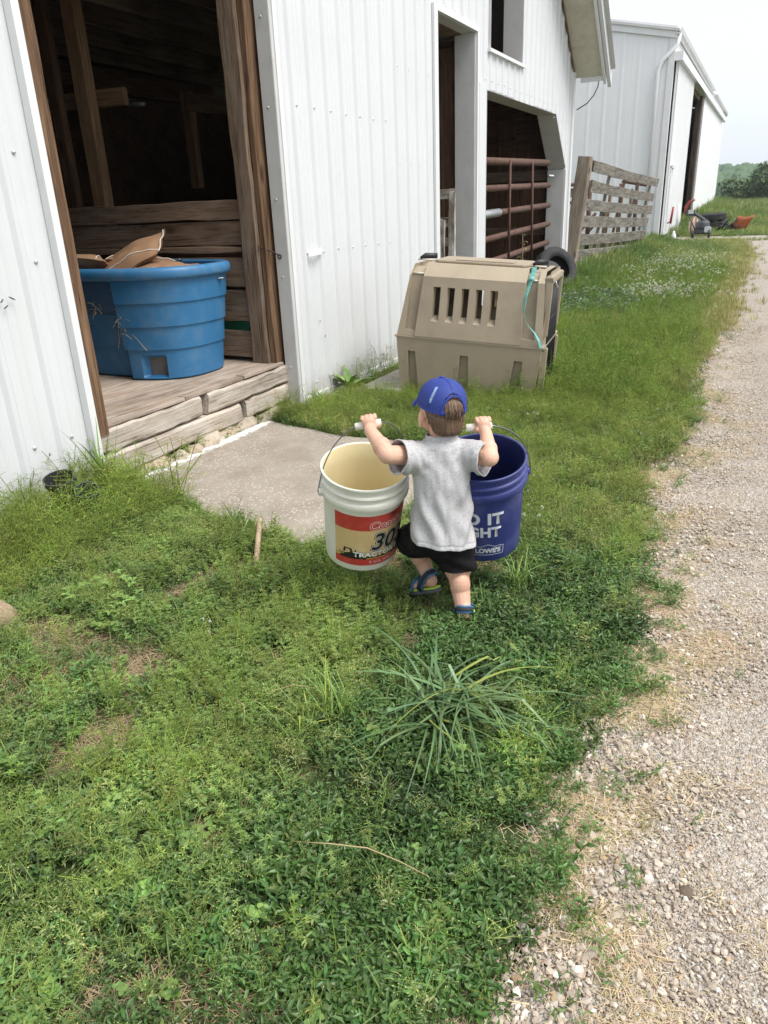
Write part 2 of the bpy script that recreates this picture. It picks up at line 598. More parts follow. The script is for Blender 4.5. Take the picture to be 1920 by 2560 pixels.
# threshold: two courses of old beams, then rubble and mortar
def beam(p0, p1, w, t, **kw):
    return board('sill_beam', p0, p1, w, t, M_['beamwood'], barn, n=12, wob=.009, **kw)
beam((-3.135, 2.70, .252), (-3.135, 3.60, .262), .125, .12, jag=.03)
beam((-3.13, 3.63, .262), (-3.13, 4.80, .272), .125, .12, jag=.03)
beam((-3.13, 2.70, .118), (-3.13, 3.98, .128), .125, .13, jag=.03)
beam((-3.135, 4.02, .128), (-3.135, 4.80, .138), .125, .12, jag=.03)
for (a, b, z) in ((2.80, 3.45, .336), (3.46, 4.05, .340), (4.06, 4.54, .346)):
    board('threshold_strip', (-3.12, a, z), (-3.12, b, z + .004), .07, .022, M_['floorwood'], barn, up=(1, 0, 0), n=6)
MB().box((-3.4, -1, -.1), (-3.2, 4.75, .05)).build('footing', M_['mortar'], barn)
yy = 2.80
while yy < 4.62:      # rubble and old mortar under the beams
    L_ = .10 + .16 * random.random()
    o = MB().ell((0, 0, 0), (.055 + .04 * random.random(), L_ * .62, .040 + .03 * random.random()), (random.random() * .3, random.random() * .5 - .2, random.random() * .3 - .15), 7, 5)
    o.v = [tuple(Vector(v) * (1 + .5 * mnoise.noise(Vector(v) * 16 + Vector((yy * 7, 0, 0))))) for v in o.v]
    o.build('foundation_stone', M_[random.choice(('mortar', 'mortar', 'stone'))], barn, Matrix.Translation((-3.075 + .02 * random.random(), yy + L_ / 2, .004 + .02 * random.random())))
    yy += L_ * .92
for i in range(16):        # stones under the left panel and behind the sliding door
    y = (-.5 + i * .4) if i < 8 else 4.9 + (i - 8) * .34
    o = MB().ell((0, 0, 0), (.11, .19, .10), (random.random() * .5, random.random() * .3, random.random() * .3), 12, 8)
    o.v = [tuple(Vector(v) * (1 + .35 * mnoise.noise(Vector(v) * 9 + Vector((i * 5, 3, 0))))) for v in o.v]
    o.build('foundation_stone', M_['stone'], barn, Matrix.Translation((-3.13, y, -.03)), smooth=True)

# floor inside the doorway
for i, (xa, xb) in enumerate(((-3.155, -3.76), (-3.765, -4.37), (-4.375, -5.0), (-5.005, -5.6), (-5.605, -6.3))):
    board('floor_board', ((xa + xb) / 2, 1.2, .34), ((xa + xb) / 2, 4.66, .34), abs(xb - xa), .035, M_['floorwood'], barn, up=(1, 0, 0), n=6, wob=.001)
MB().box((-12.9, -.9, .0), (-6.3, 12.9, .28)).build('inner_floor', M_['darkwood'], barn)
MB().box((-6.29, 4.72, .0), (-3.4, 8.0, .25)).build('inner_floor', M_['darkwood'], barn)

# plank partition beside the tank
def pb(z0, z1, xe, jag, m='oldwood', y=4.535, t=.035, xl=-6.2):
    return board('partition_board', (xl, y + random.uniform(-.006, .006), (z0 + z1) / 2), (xe, y, (z0 + z1) / 2 + .004), z1 - z0, t, M_[m], barn, n=14, wob=.006, jag=jag)
pb(1.335, 1.462, -3.16, .03)
pb(1.165, 1.325, -3.16, .03, 'oldwood', 4.55)
pb(1.118, 1.160, -3.15, .02, 'oldwood', 4.53)
pb(.885, 1.085, -3.19, .06)
pb(.645, .862, -3.17, .06)
pb(.385, .575, -3.16, .05)
MB().box((-6.2, 4.60, .38), (-3.2, 4.62, 1.15)).build('partition_backing', M_['darkwood'], barn)
# inner frame timber, seen in the dark
board('inner_post', (-4.74, 4.70, .3), (-4.74, 4.70, 3.1), .14, .09, M_['innerwood'], barn, up=(1, 0, 0), n=8)
board('inner_post', (-5.02, 4.68, .3), (-5.02, 4.68, 3.1), .11, .06, M_['darkwood'], barn, up=(1, 0, 0), n=8)
board('inner_rail', (-6.0, 4.78, 2.24), (-4.43, 4.78, 2.21), .115, .05, M_['innerwood'], barn, n=8)
M_['dullpipe'] = plain('dull pipe', (.13, .13, .135), .5, .1, 8, metal=.5)
MB().tube([(-4.46, 4.83, 2.165), (-4.30, 4.83, 2.15)], .015, 10).build('pipe_stub', M_['dullpipe'], barn, smooth=True)
board('inner_post', (-5.17, 6.4, 1.63), (-5.17, 6.4, 2.46), .11, .08, M_['innerwood'], barn, up=(1, 0, 0), n=6)
board('inner_rail', (-5.14, 6.36, 2.37), (-3.9, 6.36, 2.20), .15, .05, M_['innerwood'], barn, n=6)
for i in range(11):
    x = -3.55 - i * .55
    board('joist', (x, -.9, 2.93), (x, 8.6, 2.93), .20, .05, M_['joist'], barn, n=4)
MB().box((-12.9, -.9, 3.04), (-3.25, 8.7, 3.06)).build('loft_floor', M_['joist'], barn)
board('loft_beam', (-6.6, .0, 2.75), (-6.6, 8.6, 2.75), .24, .16, M_['darkwood'], barn, n=4)
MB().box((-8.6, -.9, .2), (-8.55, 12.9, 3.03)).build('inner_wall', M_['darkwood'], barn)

# gate bay: brown plank back wall, grey rail, dark steel above
MB().box((-12.9, 8.75, .0), (-3.2, 13.05, .08)).build('bay_floor', M_['darkwood'], barn)
k = 0
y = 8.8
while y < 13.05:
    w = .17 + .05 * random.random()
    board('bay_plank', (-4.62, y + w / 2, .05), (-4.62, y + w / 2, 1.52 + .04 * random.random()), w - .008, .03, M_['darkwood'], barn, up=(0, 1, 0), n=4)
    y += w
board('bay_rail', (-4.58, 8.8, 1.55), (-4.58, 13.0, 1.50), .17, .04, M_['joist'], barn, n=6)
board('bay_rail', (-4.58, 8.8, .78), (-4.58, 13.0, .74), .12, .04, M_['darkwood'], barn, n=6)
siding(barn, (-4.75, 0, 0), (0, 1, 0), (1, 0, 0), 8.8, 13.05, lambda y: [(1.4, 3.0)], M_['darkwood'], name='bay_sheet')
MB().box((-4.8, 8.75, 2.98), (-3.2, 13.05, 3.02)).build('bay_ceiling', M_['darkwood'], barn)
board('bay_beam', (-3.9, 7.3, 2.30), (-3.9, 8.75, 2.30), .30, .08, M_['oldwood'], barn, n=4)
board('bay_rail', (-3.8, 7.3, 1.33), (-3.8, 8.7, 1.33), .16, .04, M_['joist'], barn, n=4)
board('loose_pole', (-4.2, 7.4, 1.98), (-3.7, 8.7, 1.90), .06, .06, M_['joist'], barn, n=4)

# ------------------------------------------------------------------ the sliding door, pushed open to the right of the doorway
def doorz(y): return [(.06, 3.12)]
sdoor = MB().box((-3.075, 4.60, .045), (-3.012, 6.36, 3.12)).build('sliding_door', M_['siding'], barn)
siding(sdoor, (-3.005, 0, 0), (0, 1, 0), (1, 0, 0), 4.60, 6.36, doorz, M_['siding'])
MB().box((-3.085, 4.562, .03), (-2.978, 4.598, 3.13)).build('edge_trim', M_['jamb'], sdoor, bevel=.003)
MB().box((-3.08, 4.60, .015), (-2.992, 6.37, .075)).build('bottom_channel', M_['trim'], sdoor, bevel=.003)
MB().box((-2.985, 4.598, .03), (-2.972, 4.635, 3.13)).build('edge_trim', M_['trim'], sdoor)
# screw heads in rows
def screws(rows, name, parent, x):
    mb = MB()
    for (ya, yb, za, zb, step, ph) in rows:
        y = ya + ph
        while y < yb:
            z = za + (zb - za) * (y - ya) / max(.01, yb - ya) + random.uniform(-.006, .006)
            mb.lathe([(.0095, 0), (.0095, .003), (.006, .007), (.0001, .008)], 8)
            n8 = 32
            for i in range(len(mb.v) - n8, len(mb.v)):
                vx, vy, vz = mb.v[i]
                mb.v[i] = (x + vz, y + vx, z + vy)
            y += step * random.choice((1, 1, 1, 1, 1.0))
    o = mb.build(name, M_['screw'], parent, smooth=True)
    tag(o, kind='stuff')
    return o
P_ = .2286
def rowphase(ya): return (-ya) % P_
screws([(4.62, 6.34, z, z + .01, P_, rowphase(4.62) + .05) for z in (.16, 1.09, 2.03, 2.92)], 'screw_heads', sdoor, -3.003)
screws([(6.45, 7.5, z, z, P_, rowphase(6.45) + .05) for z in (.3, 1.0, 1.74, 2.5, 3.2)] + [(8.72, 13.0, 2.66, 2.66, P_, .05), (12.88, 13.0, 1.6, 1.6, P_, .05), (9.15, 10.4, 2.88, 2.88, P_, .02), (7.6, 8.7, 3.14, 3.14, P_, 0), (12.0, 13.0, 2.5, 2.5, P_, .05)] +
       [(.2, 2.7, z, z, P_, .1) for z in (.35, 1.2, 1.66, 2.3)] + [(8.8, 8.98, z, z + .01, .12, 0) for z in (.7, 1.1, 1.5, 1.9, 2.3)], 'screw_heads', barn, -3.098)
mb = MB()
for z in (.32, .95, 1.45, 2.0, 2.5):
    mb.ell((-3.04, 4.560, z), (.009, .004, .009), None, 8, 6)
mb.build('screw_heads', M_['screw'], sdoor, smooth=True)['kind'] = 'stuff'
M_['iron'] = plain('rusted iron', (.05, .035, .03), .7, .4, 20, metal=.3)
hk = MB().tube([(-3.16, 4.47, 1.155), (-3.13, 4.50, 1.145), (-3.085, 4.535, 1.12), (-3.055, 4.548, 1.10), (-3.03, 4.55, 1.092)], .0045, 8)
hk.tube([(-3.045 + .014 * math.cos(a), 4.552, 1.088 + .014 * math.sin(a)) for a in [i * .7 for i in range(10)]], .004, 6)
hk.build('hook_latch', M_['iron'], sdoor, smooth=True)
M_['whiteplastic'] = plain('white strap', (.80, .80, .78), .4, .03, 4, bmp=0)
st = MB()
st.add([(-2.975 + (.028 if 0 < i < 6 else .0) * math.sin(i / 6 * math.pi), 4.82 + i * .032, z + (.0015 * i)) for z in (1.070, 1.118) for i in range(7)], [(i, i + 1, 8 + i, 7 + i) for i in range(6)])
st.build('pull_strap', M_['whiteplastic'], sdoor)
M_['scuff'] = plain('dark scuff', (.09, .085, .08), .7, .3, 30, bmp=0)
for (y, z, L_, an) in ((2.40, 1.052, .020, -.5), (2.345, 1.046, .014, .7), (2.36, 1.018, .016, .5), (2.42, .30, .010, 1.2), (4.93, .60, .009, 1.3), (4.99, .48, .012, 1.3)):
    xx = -3.079 if y < 3 else -2.984
    MB().ell((xx, y, z), (.003, L_, .0035), (an, 0, 0), 10, 6).build('scuff', M_['scuff'], barn if y < 3 else sdoor, smooth=True)
# ================================================================== GROUND, ROAD, SLAB
def ramp_mat(name, stops, scale=3, rough=.95, bmp=.6, bscale=40, extra=None):
    m, nt, b = mat_new(name)
    v = coords(nt, rnd=False)
    c = ramp(nt, noise(nt, v, scale, 9, .68), stops)
    if extra:
        e = ramp(nt, noise(nt, v, extra[0], 7, .65), [(.42, (0, 0, 0)), (.62, (1, 1, 1))])
        c = mixc(nt, e, c, extra[1])
    nt.links.new(c, b.inputs['Base Color'])
    b.inputs['Roughness'].default_value = rough
    b.inputs['Specular IOR Level'].default_value = .2
    bump(nt, b, noise(nt, v, bscale, 6, .7), bmp, .01)
    return m


M_['soil'] = ramp_mat('soil with thatch', [(.30, (.030, .038, .014)), (.5, (.060, .075, .024)), (.7, (.12, .115, .055))], 7, extra=(2.2, (.05, .072, .022)))
ys = sorted(set([-8, -5, -3, -1] + [i * .25 for i in range(0, 60)] + [15 + i * 1.0 for i in range(0, 40)] + [56 + i * 6 for i in range(0, 100)]))
xs = sorted(set([-400, -300, -200, -120, -80, -50, -30, -20, -14, -10, -7, -5] + [-3.2 + i * .25 for i in range(0, 20)] + [2.5, 4, 7, 12, 20, 35, 60, 100, 200, 300, 400]))
mb = MB()
vs = []
for y in ys:
    for x in xs:
        z = zg(y)
        if -3 < x < 2 and y < 30: z += .012 * mnoise.noise(Vector((x * 1.3, y * 1.3, 0)))
        vs.append((x, y, z))
nx = len(xs)
mb.add(vs, [(j * nx + i, j * nx + i + 1, (j + 1) * nx + i + 1, (j + 1) * nx + i) for j in range(len(ys) - 1) for i in range(nx - 1)])
ground = tag(mb.build('ground', M_['soil'], smooth=True), kind='structure')

EDGE_Y = [-3, .3, .9, 1.2, 1.36, 1.7, 2.14, 2.6, 3.1, 3.6, 3.9, 4.25, 5.2, 6.2, 7.25, 9, 12, 16, 20, 22.2, 22.8]
EDGE_X = [-.25, -.25, -.25, -.22, -.29, -.25, -.20, -.24, -.27, -.38, -.47, -.33, -.28, -.40, -.38, -.42, -.40, -.42, -.45, -.7, -1.9]


def edge(y):
    return float(np.interp(y, EDGE_Y, EDGE_X)) + .05 * mnoise.noise(Vector((y * 2.1, 3.3, 0))) + .03 * mnoise.noise(Vector((y * 7, 1.3, 0)))


m, nt, b = mat_new('crushed limestone')
v = coords(nt, rnd=False)
cols = []
base = ramp(nt, noise(nt, v, 5, 7, .65), [(.3, (.34, .28, .21)), (.7, (.48, .41, .32))])
acc = base
hs = None
for sc_, lo, amt in ((55, .30, .75), (110, .30, .8), (210, .36, .65)):
    vo = nt.nodes.new('ShaderNodeTexVoronoi'); vo.inputs['Scale'].default_value = sc_
    vo.inputs['Randomness'].default_value = 1
    nt.links.new(v, vo.inputs['Vector'])
    sepc = nt.nodes.new('ShaderNodeSeparateColor'); nt.links.new(vo.outputs['Color'], sepc.inputs[0])
    pc = ramp(nt, sepc.outputs[0], [(0, (.25, .205, .165)), (.35, (.42, .365, .31)), (.7, (.53, .475, .41)), (1, (.72, .68, .62))])
    msk = nt.nodes.new('ShaderNodeMath'); msk.operation = 'GREATER_THAN'; msk.inputs[1].default_value = lo
    nt.links.new(sepc.outputs[1], msk.inputs[0])
    am = nt.nodes.new('ShaderNodeMath'); am.operation = 'MULTIPLY'; am.inputs[1].default_value = amt
    nt.links.new(msk.outputs[0], am.inputs[0])
    acc = mixc(nt, am.outputs[0], acc, pc)
    inv = nt.nodes.new('ShaderNodeMath'); inv.operation = 'MULTIPLY_ADD'; inv.inputs[1].default_value = -1.2; inv.inputs[2].default_value = 1
    nt.links.new(vo.outputs['Distance'], inv.inputs[0])
    if hs is None: hs = inv.outputs[0]
    else:
        ad = nt.nodes.new('ShaderNodeMath'); ad.operation = 'MULTIPLY_ADD'; ad.inputs[1].default_value = .5
        nt.links.new(inv.outputs[0], ad.inputs[0]); nt.links.new(hs, ad.inputs[2]); hs = ad.outputs[0]
nt.links.new(acc, b.inputs['Base Color'])
b.inputs['Roughness'].default_value = .95
b.inputs['Specular IOR Level'].default_value = .15
bump(nt, b, hs, .9, .012)
M_['gravel'] = m

mb = MB()
vs, fs = [], []
rows = [(-3 + i * .05) for i in range(0, 190)] + [6.5 + i * .25 for i in range(0, 66)]
cx = [0, .06, .15, .3, .5, .8, 1.2, 2, 3.5, 6.5]
for y in rows:
    e = edge(y)
    for c in cx:
        x = e + c
        h = .004 + (.010 * (mnoise.noise(Vector((x * 2, y * 2, 5))) + .6) + .006 * mnoise.noise(Vector((x * 9, y * 9, 5))) if c > .05 else 0)
        vs.append((x, y, zg(y) + max(.004, h)))
nc = len(cx)
mb.add(vs, [(j * nc + i, j * nc + i + 1, (j + 1) * nc + i + 1, (j + 1) * nc + i) for j in range(len(rows) - 1) for i in range(nc - 1)])
road = tag(mb.build('gravel_road', M_['gravel'], smooth=True), kind='structure')
# the lane's branch to the shed door and its far bend
mb = MB()
for (pts) in ([(-2.7, 22.9), (6, 22.7), (6, 24.2), (-2.7, 24.0)], [(-.6, 26.3), (6, 25.8), (6, 28.5), (1.0, 29.0)], [(-.9, 34), (8, 33), (8, 35.5), (-.4, 35.2)]):
    mb.add([(x, y, zg(y) + .006) for x, y in pts], [(0, 1, 2, 3)])
tag(mb.build('gravel_lane', M_['gravel']), kind='structure')

# door slab of old concrete with exposed stone
m, nt, b = mat_new('weathered concrete')
v = coords(nt, rnd=False)
c = ramp(nt, noise(nt, v, 3.5, 8, .65), [(.3, (.25, .21, .17)), (.7, (.37, .325, .27))])
vo = nt.nodes.new('ShaderNodeTexVoronoi'); vo.inputs['Scale'].default_value = 58; nt.links.new(v, vo.inputs['Vector'])
sp = nt.nodes.new('ShaderNodeSeparateColor'); nt.links.new(vo.outputs['Color'], sp.inputs[0])
k1 = ramp(nt, vo.outputs['Distance'], [(.28, (1,) * 3), (.38, (0,) * 3)])
k2 = ramp(nt, sp.outputs[0], [(.42, (0,) * 3), (.50, (1,) * 3)])
k3 = ramp(nt, noise(nt, v, 2.3, 5), [(.38, (.15,) * 3), (.56, (.9,) * 3)])
kk = mixc(nt, 1.0, k1, k2, 'MULTIPLY'); kk = mixc(nt, 1.0, kk, k3, 'MULTIPLY')
c = mixc(nt, kk, c, (.58, .515, .44))
# splashed lime wash along the barn side
spx = nt.nodes.new('ShaderNodeSeparateXYZ'); nt.links.new(v, spx.inputs[0])
wx = nt.nodes.new('ShaderNodeMapRange'); wx.inputs[1].default_value = -2.83; wx.inputs[2].default_value = -3.01; nt.links.new(spx.outputs[0], wx.inputs[0])
wn = noise(nt, coords(nt, (30, 8, 8), rnd=False), 2.0, 6, .7)
wm = nt.nodes.new('ShaderNodeMath'); wm.operation = 'MULTIPLY'; nt.links.new(wx.outputs[0], wm.inputs[0]); nt.links.new(wn, wm.inputs[1])
c = mixc(nt, ramp(nt, wm.outputs[0], [(.30, (0,) * 3), (.40, (.9,) * 3)]), c, (.80, .79, .76))
nt.links.new(c, b.inputs['Base Color']); b.inputs['Roughness'].default_value = .93
bump(nt, b, mixc(nt, .5, noise(nt, v, 60, 5, .7), k1), .5, .006)
M_['concrete'] = m
out = [(-3.03, 2.90), (-2.80, 2.80), (-2.3, 2.62), (-1.95, 2.52), (-1.62, 2.47), (-1.42, 2.62), (-1.38, 3.1), (-1.42, 3.6), (-1.55, 3.98), (-1.9, 4.05), (-2.35, 4.02), (-2.75, 4.12), (-3.03, 4.20)]
pl = []
for i, (x, y) in enumerate(out):
    x2, y2 = out[(i + 1) % len(out)]
    for t in (0, .33, .66):
        px, py = x + (x2 - x) * t, y + (y2 - y) * t
        if px > -3.0: px += .02 * mnoise.noise(Vector((px * 6, py * 6, 1))); py += .03 * mnoise.noise(Vector((px * 6, py * 6, 4)))
        pl.append((px, py))
slab = MB().prism(pl, 2, -.10, .022)
o = slab.build('concrete_slab', M_['concrete'], bevel=.008)
tag(o, 'worn grey concrete slab on the ground in front of the open barn doorway', 'slab')
M_['block'] = plain('old block', (.36, .335, .30), .95, .18, 9, bmp=.5, dirt=(.25, .22, .17), dscale=5)
o = MB().box((-2.78, 5.05, -.06), (-2.40, 5.95, .075)).build('concrete_block', M_['block'], bevel=.012)
tag(o, 'flat concrete block wedged under the left end of the tan pet crate', 'concrete block')

# ================================================================== THE MACHINE SHED
shed = tag(empty('machine_shed', (-2.91, 23.1, zg(23))), 'tall white steel machine shed with a dark half open sliding door', 'shed')
RIB_S = [(p, h * .45) for p, h in RIB]
U = Vector((-.14, 23.7, 0)).normalized()          # along the front, a touch off the barn's line
NRM = Vector((U.y, -U.x, 0))
SO = Vector((-2.91, 23.1, 0))
L_SHED, EAVE = 22.6, 5.25
DA, DB = 4.55, 8.85          # dark door gap


def fz(s):
    if DA < s < DB: return [(4.66, EAVE)]
    return [(zg(23 + s) - .1, EAVE)]
siding(shed, SO, U, NRM, 0, L_SHED, fz, M_['siding_old'], ribs=RIB_S, pitch=.30, breaks=(DA, DB))
G = Vector((-U.y, U.x, 0))
slope = .215
siding(shed, SO, G, Vector((-U.x, -U.y, 0)), 0, 9.0, lambda s: [(.0, EAVE + slope * s - .02)], M_['siding_old'], ribs=RIB_S, pitch=.42, sheet=2)
MB().add([tuple(SO + G * 9 + Vector((0, 0, 0))), tuple(SO + G * 9 + U * L_SHED), tuple(SO + G * 9 + U * L_SHED + Vector((0, 0, 7))), tuple(SO + G * 9 + Vector((0, 0, 7)))], [(0, 1, 2, 3)]).build('back_wall', M_['siding_old'], shed)
MB().add([tuple(SO + U * L_SHED), tuple(SO + G * 9 + U * L_SHED), tuple(SO + G * 9 + U * L_SHED + Vector((0, 0, 7))), tuple(SO + U * L_SHED + Vector((0, 0, EAVE)))], [(0, 1, 2, 3)]).build('side_wall', M_['siding_old'], shed)
def sp_(s, g, z, n=0): return tuple(SO + U * s + G * g + NRM * n + Vector((0, 0, z)))
mb = MB()
mb.add([sp_(-.12, -.10, EAVE - .02), sp_(L_SHED + .15, -.10, EAVE - .02), sp_(L_SHED + .15, 9.1, EAVE + slope * 9.1), sp_(-.12, 9.1, EAVE + slope * 9.1),
        sp_(-.12, -.10, EAVE + .04), sp_(L_SHED + .15, -.10, EAVE + .04), sp_(L_SHED + .15, 9.1, EAVE + .06 + slope * 9.1), sp_(-.12, 9.1, EAVE + .06 + slope * 9.1)],
       [(0, 1, 2, 3), (4, 7, 6, 5), (0, 4, 5, 1), (3, 2, 6, 7), (0, 3, 7, 4), (1, 5, 6, 2)])
mb.build('roof', M_['roof'], shed)
mb = MB()   # rake trim on the gable
mb.add([sp_(-.07, -.06, EAVE - .16), sp_(-.07, 9, EAVE - .16 + slope * 9), sp_(-.07, 9, EAVE + .10 + slope * 9), sp_(-.07, -.06, EAVE + .10),
        sp_(-.02, -.06, EAVE - .16), sp_(-.02, 9, EAVE - .16 + slope * 9), sp_(-.02, 9, EAVE + .10 + slope * 9), sp_(-.02, -.06, EAVE + .10)], [(0, 3, 2, 1), (4, 5, 6, 7), (0, 1, 5, 4), (3, 7, 6, 2), (0, 4, 7, 3)])
mb.build('rake_trim', M_['trim'], shed)
# gutter and downspout
gt = MB()
prof = [(0, .0), (.0, -.13), (.06, -.14), (.11, -.09), (.135, 0), (.12, .0), (.10, -.08), (.055, -.12), (.012, -.115), (.012, 0)]
vs = [tuple(SO + U * s + NRM * (.03 + p) + Vector((0, 0, EAVE + z + .06 - .006 * s))) for s in (-.13, L_SHED * .5, L_SHED + .13) for p, z in prof]
kn = len(prof)
gt.add(vs, [(j * kn + i, j * kn + (i + 1) % kn, (j + 1) * kn + (i + 1) % kn, (j + 1) * kn + i) for j in range(2) for i in range(kn)] + [tuple(range(kn)), tuple(2 * kn + i for i in range(kn - 1, -1, -1))])
gutter = gt.build('gutter', M_['trim'], shed)
ds = MB().tube([sp_(.05, 0, EAVE - .05, .10), sp_(-.02, .02, EAVE - .30, .10), sp_(-.07, .28, EAVE - .62, .03), sp_(-.075, .34, EAVE - .85, 0), sp_(-.075, .34, zg(23) + .1, 0)], .05, 8)
ds.build('downspout', M_['siding_old'], shed, smooth=True)
ct = MB()
for (a, b_, n0, n1) in ((0, .14, .012, .05), ):
    ct.add([sp_(-.03, -.03, .1), sp_(-.03, .12, .1), sp_(-.03, .12, EAVE - .1), sp_(-.03, -.03, EAVE - .1), sp_(.12, -.03, .1), sp_(.12, -.03, EAVE - .1)], [(0, 3, 2, 1), (0, 4, 5, 3)])
ct.build('corner_trim', M_['trim'], shed)
# door track cover, two leaves, post in the gap
def slabp(s0, s1, z0, z1, n0, n1):
    mb = MB()
    vs = [sp_(s, 0, z, n) for s in (s0, s1) for n in (n0, n1) for z in (z0, z1)]
    return mb.add(vs, [(0, 1, 3, 2), (4, 6, 7, 5), (0, 4, 5, 1), (2, 3, 7, 6), (0, 2, 6, 4), (1, 5, 7, 3)])
slabp(-.02, 20.2, 4.60, 4.80, .02, .24).build('track_cover', M_['siding_old'], shed)
leaf1 = slabp(.15, DA + .05, .40, 4.62, .07, .12).build('sliding_door', M_['siding_old'], shed)
siding(leaf1, SO + NRM * .125, U, NRM, .15, DA + .05, lambda s: [(.40, 4.61)], M_['siding_old'], pitch=.14, sheet=8)
leaf2 = slabp(DB - .05, 19.0, .60, 4.62, .07, .12).build('sliding_door', M_['siding_old'], shed)
siding(leaf2, SO + NRM * .125, U, NRM, DB - .05, 19.0, lambda s: [(.60, 4.61)], M_['siding_old'], pitch=.46, sheet=9)
M_['dkpost'] = wood('dark shed post', (.05, .034, .024), (.13, .09, .065), .9)
board('door_post', sp_(DB - .42, 0, .3, -.02), sp_(DB - .42, 0, 4.66, -.02), .26, .20, M_['dkpost'], shed, up=tuple(U), n=10)
board('door_post', sp_(DB - 2.6, .5, .3), sp_(DB - 2.6, .5, 4.66), .16, .16, M_['darkwood'], shed, up=tuple(U), n=6)
board('door_header', sp_(DA, .0, 4.56, -.05), sp_(DB, 0, 4.56, -.05), .22, .12, M_['oldwood'], shed, n=6)
MB().add([sp_(.2, 4.5, 0), sp_(L_SHED, 4.5, 0), sp_(L_SHED, 4.5, 5.5), sp_(.2, 4.5, 5.5)], [(0, 1, 2, 3)]).build('inner_wall', M_['darkwood'], shed)
# small framed hatch beside the corner, knob, lamp under the gutter
slabp(.28, .36, .5, 2.15, .15, .19).build('hatch_trim', M_['trim'], shed)
slabp(.28, 1.0, 2.10, 2.17, .15, .21).build('hatch_trim', M_['trim'], shed)
lm = MB().ell(sp_(12.0, 0, 4.98, .22), (.12, .12, .10), None, 12, 8)
lm.tube([sp_(12.0, 0, 5.05, .05), sp_(12.0, 0, 5.06, .22)], .03, 8)
lm.build('yard_lamp', M_['trim'], shed, smooth=True)

# cable off the barn eave
M_['cable'] = plain('grey cable', (.12, .12, .125), .6, .1, 5, bmp=0)
pts = [(-2.72, 13.22, 3.09), (-2.74, 13.25, 2.99), (-2.80, 13.28, 2.88), (-2.90, 13.3, 2.78), (-3.06, 13.3, 2.70)]
tag(MB().tube(pts, .009, 6).build('cable', M_['cable'], smooth=True), 'loose grey cable hanging under the barn eave corner', 'cable')

# ================================================================== HILL, WOOD, TREES
M_['hill'] = ramp_mat('wooded hill floor', [(.3, (.02, .04, .016)), (.7, (.045, .075, .03))], .2)
def hz(x, y):
    r = math.exp(-((y - 470) / 75) ** 2)
    return -5.4 + r * (17.0 + .035 * (x + 20) + 2.2 * mnoise.noise(Vector((x * .012, y * .012, 2))) + 1.0 * mnoise.noise(Vector((x * .05, y * .05, 2))))
mb = MB()
gx = [-260 + i * 13 for i in range(41)]
gy = [330 + i * 12 for i in range(22)]
mb.add([(x, y, hz(x, y) - .05) for y in gy for x in gx], [(j * 41 + i, j * 41 + i + 1, (j + 1) * 41 + i + 1, (j + 1) * 41 + i) for j in range(21) for i in range(40)])
tag(mb.build('hill', M_['hill'], smooth=True), kind='structure')


def foliage_mat(name, c0, c1, rough=.55):
    m, nt, b = mat_new(name)
    v = coords(nt, rnd=False, kind='Object')
    f = noise(nt, v, .9, 4, .7)
    f2 = noise(nt, v, 14, 2, .5)
    c = ramp(nt, f, [(.3, c0), (.7, c1)])
    c = mixc(nt, .5, c, ramp(nt, f2, [(.3, (.6, .6, .6)), (.7, (1.35, 1.3, 1.2))]), 'MULTIPLY')
    nt.links.new(c, b.inputs['Base Color'])
    b.inputs['Roughness'].default_value = rough
    b.inputs['Specular IOR Level'].default_value = .25
    return m


M_['forest'] = foliage_mat('distant foliage', (.05, .105, .04), (.11, .18, .075), .9)
# the wood on the hill: thousands of rough crowns as one mass
ico = bmesh.new(); bmesh.ops.create_icosphere(ico, subdivisions=2, radius=1)
iv = np.array([v.co[:] for v in ico.verts]); ifc = np.array([[v.index for v in f.verts] for f in ico.faces]); ico.free()
V, F = [], []
k = 0
for i in range(1500):
    x = rng.uniform(-150, 150); y = rng.uniform(385, 480)
    r = rng.uniform(2.2, 4.4)
    d = iv * np.array([r, r, r * rng.uniform(.75, 1.1)]) * (1 + .22 * np.sin(iv @ rng.normal(size=(3, 1)) * 5) + rng.normal(0, .09, (len(iv), 1)))
    V.append(d + np.array([x, y, hz(x, y) + r * .3])); F.append(ifc + k); k += len(iv)
me = bpy.data.meshes.new('hillside_wood')
me.from_pydata(np.concatenate(V).tolist(), [], np.concatenate(F).tolist()); me.materials.append(M_['forest'])
me.polygons.foreach_set('use_smooth', [True] * len(me.polygons))
tag(place(bpy.data.objects.new('hillside_wood', me)), kind='stuff')

M_['bark'] = plain('bark', (.12, .09, .065), .95, .3, 8, bmp=.6)
M_['leaf_dark'] = foliage_mat('tree foliage', (.028, .055, .014), (.085, .13, .035))


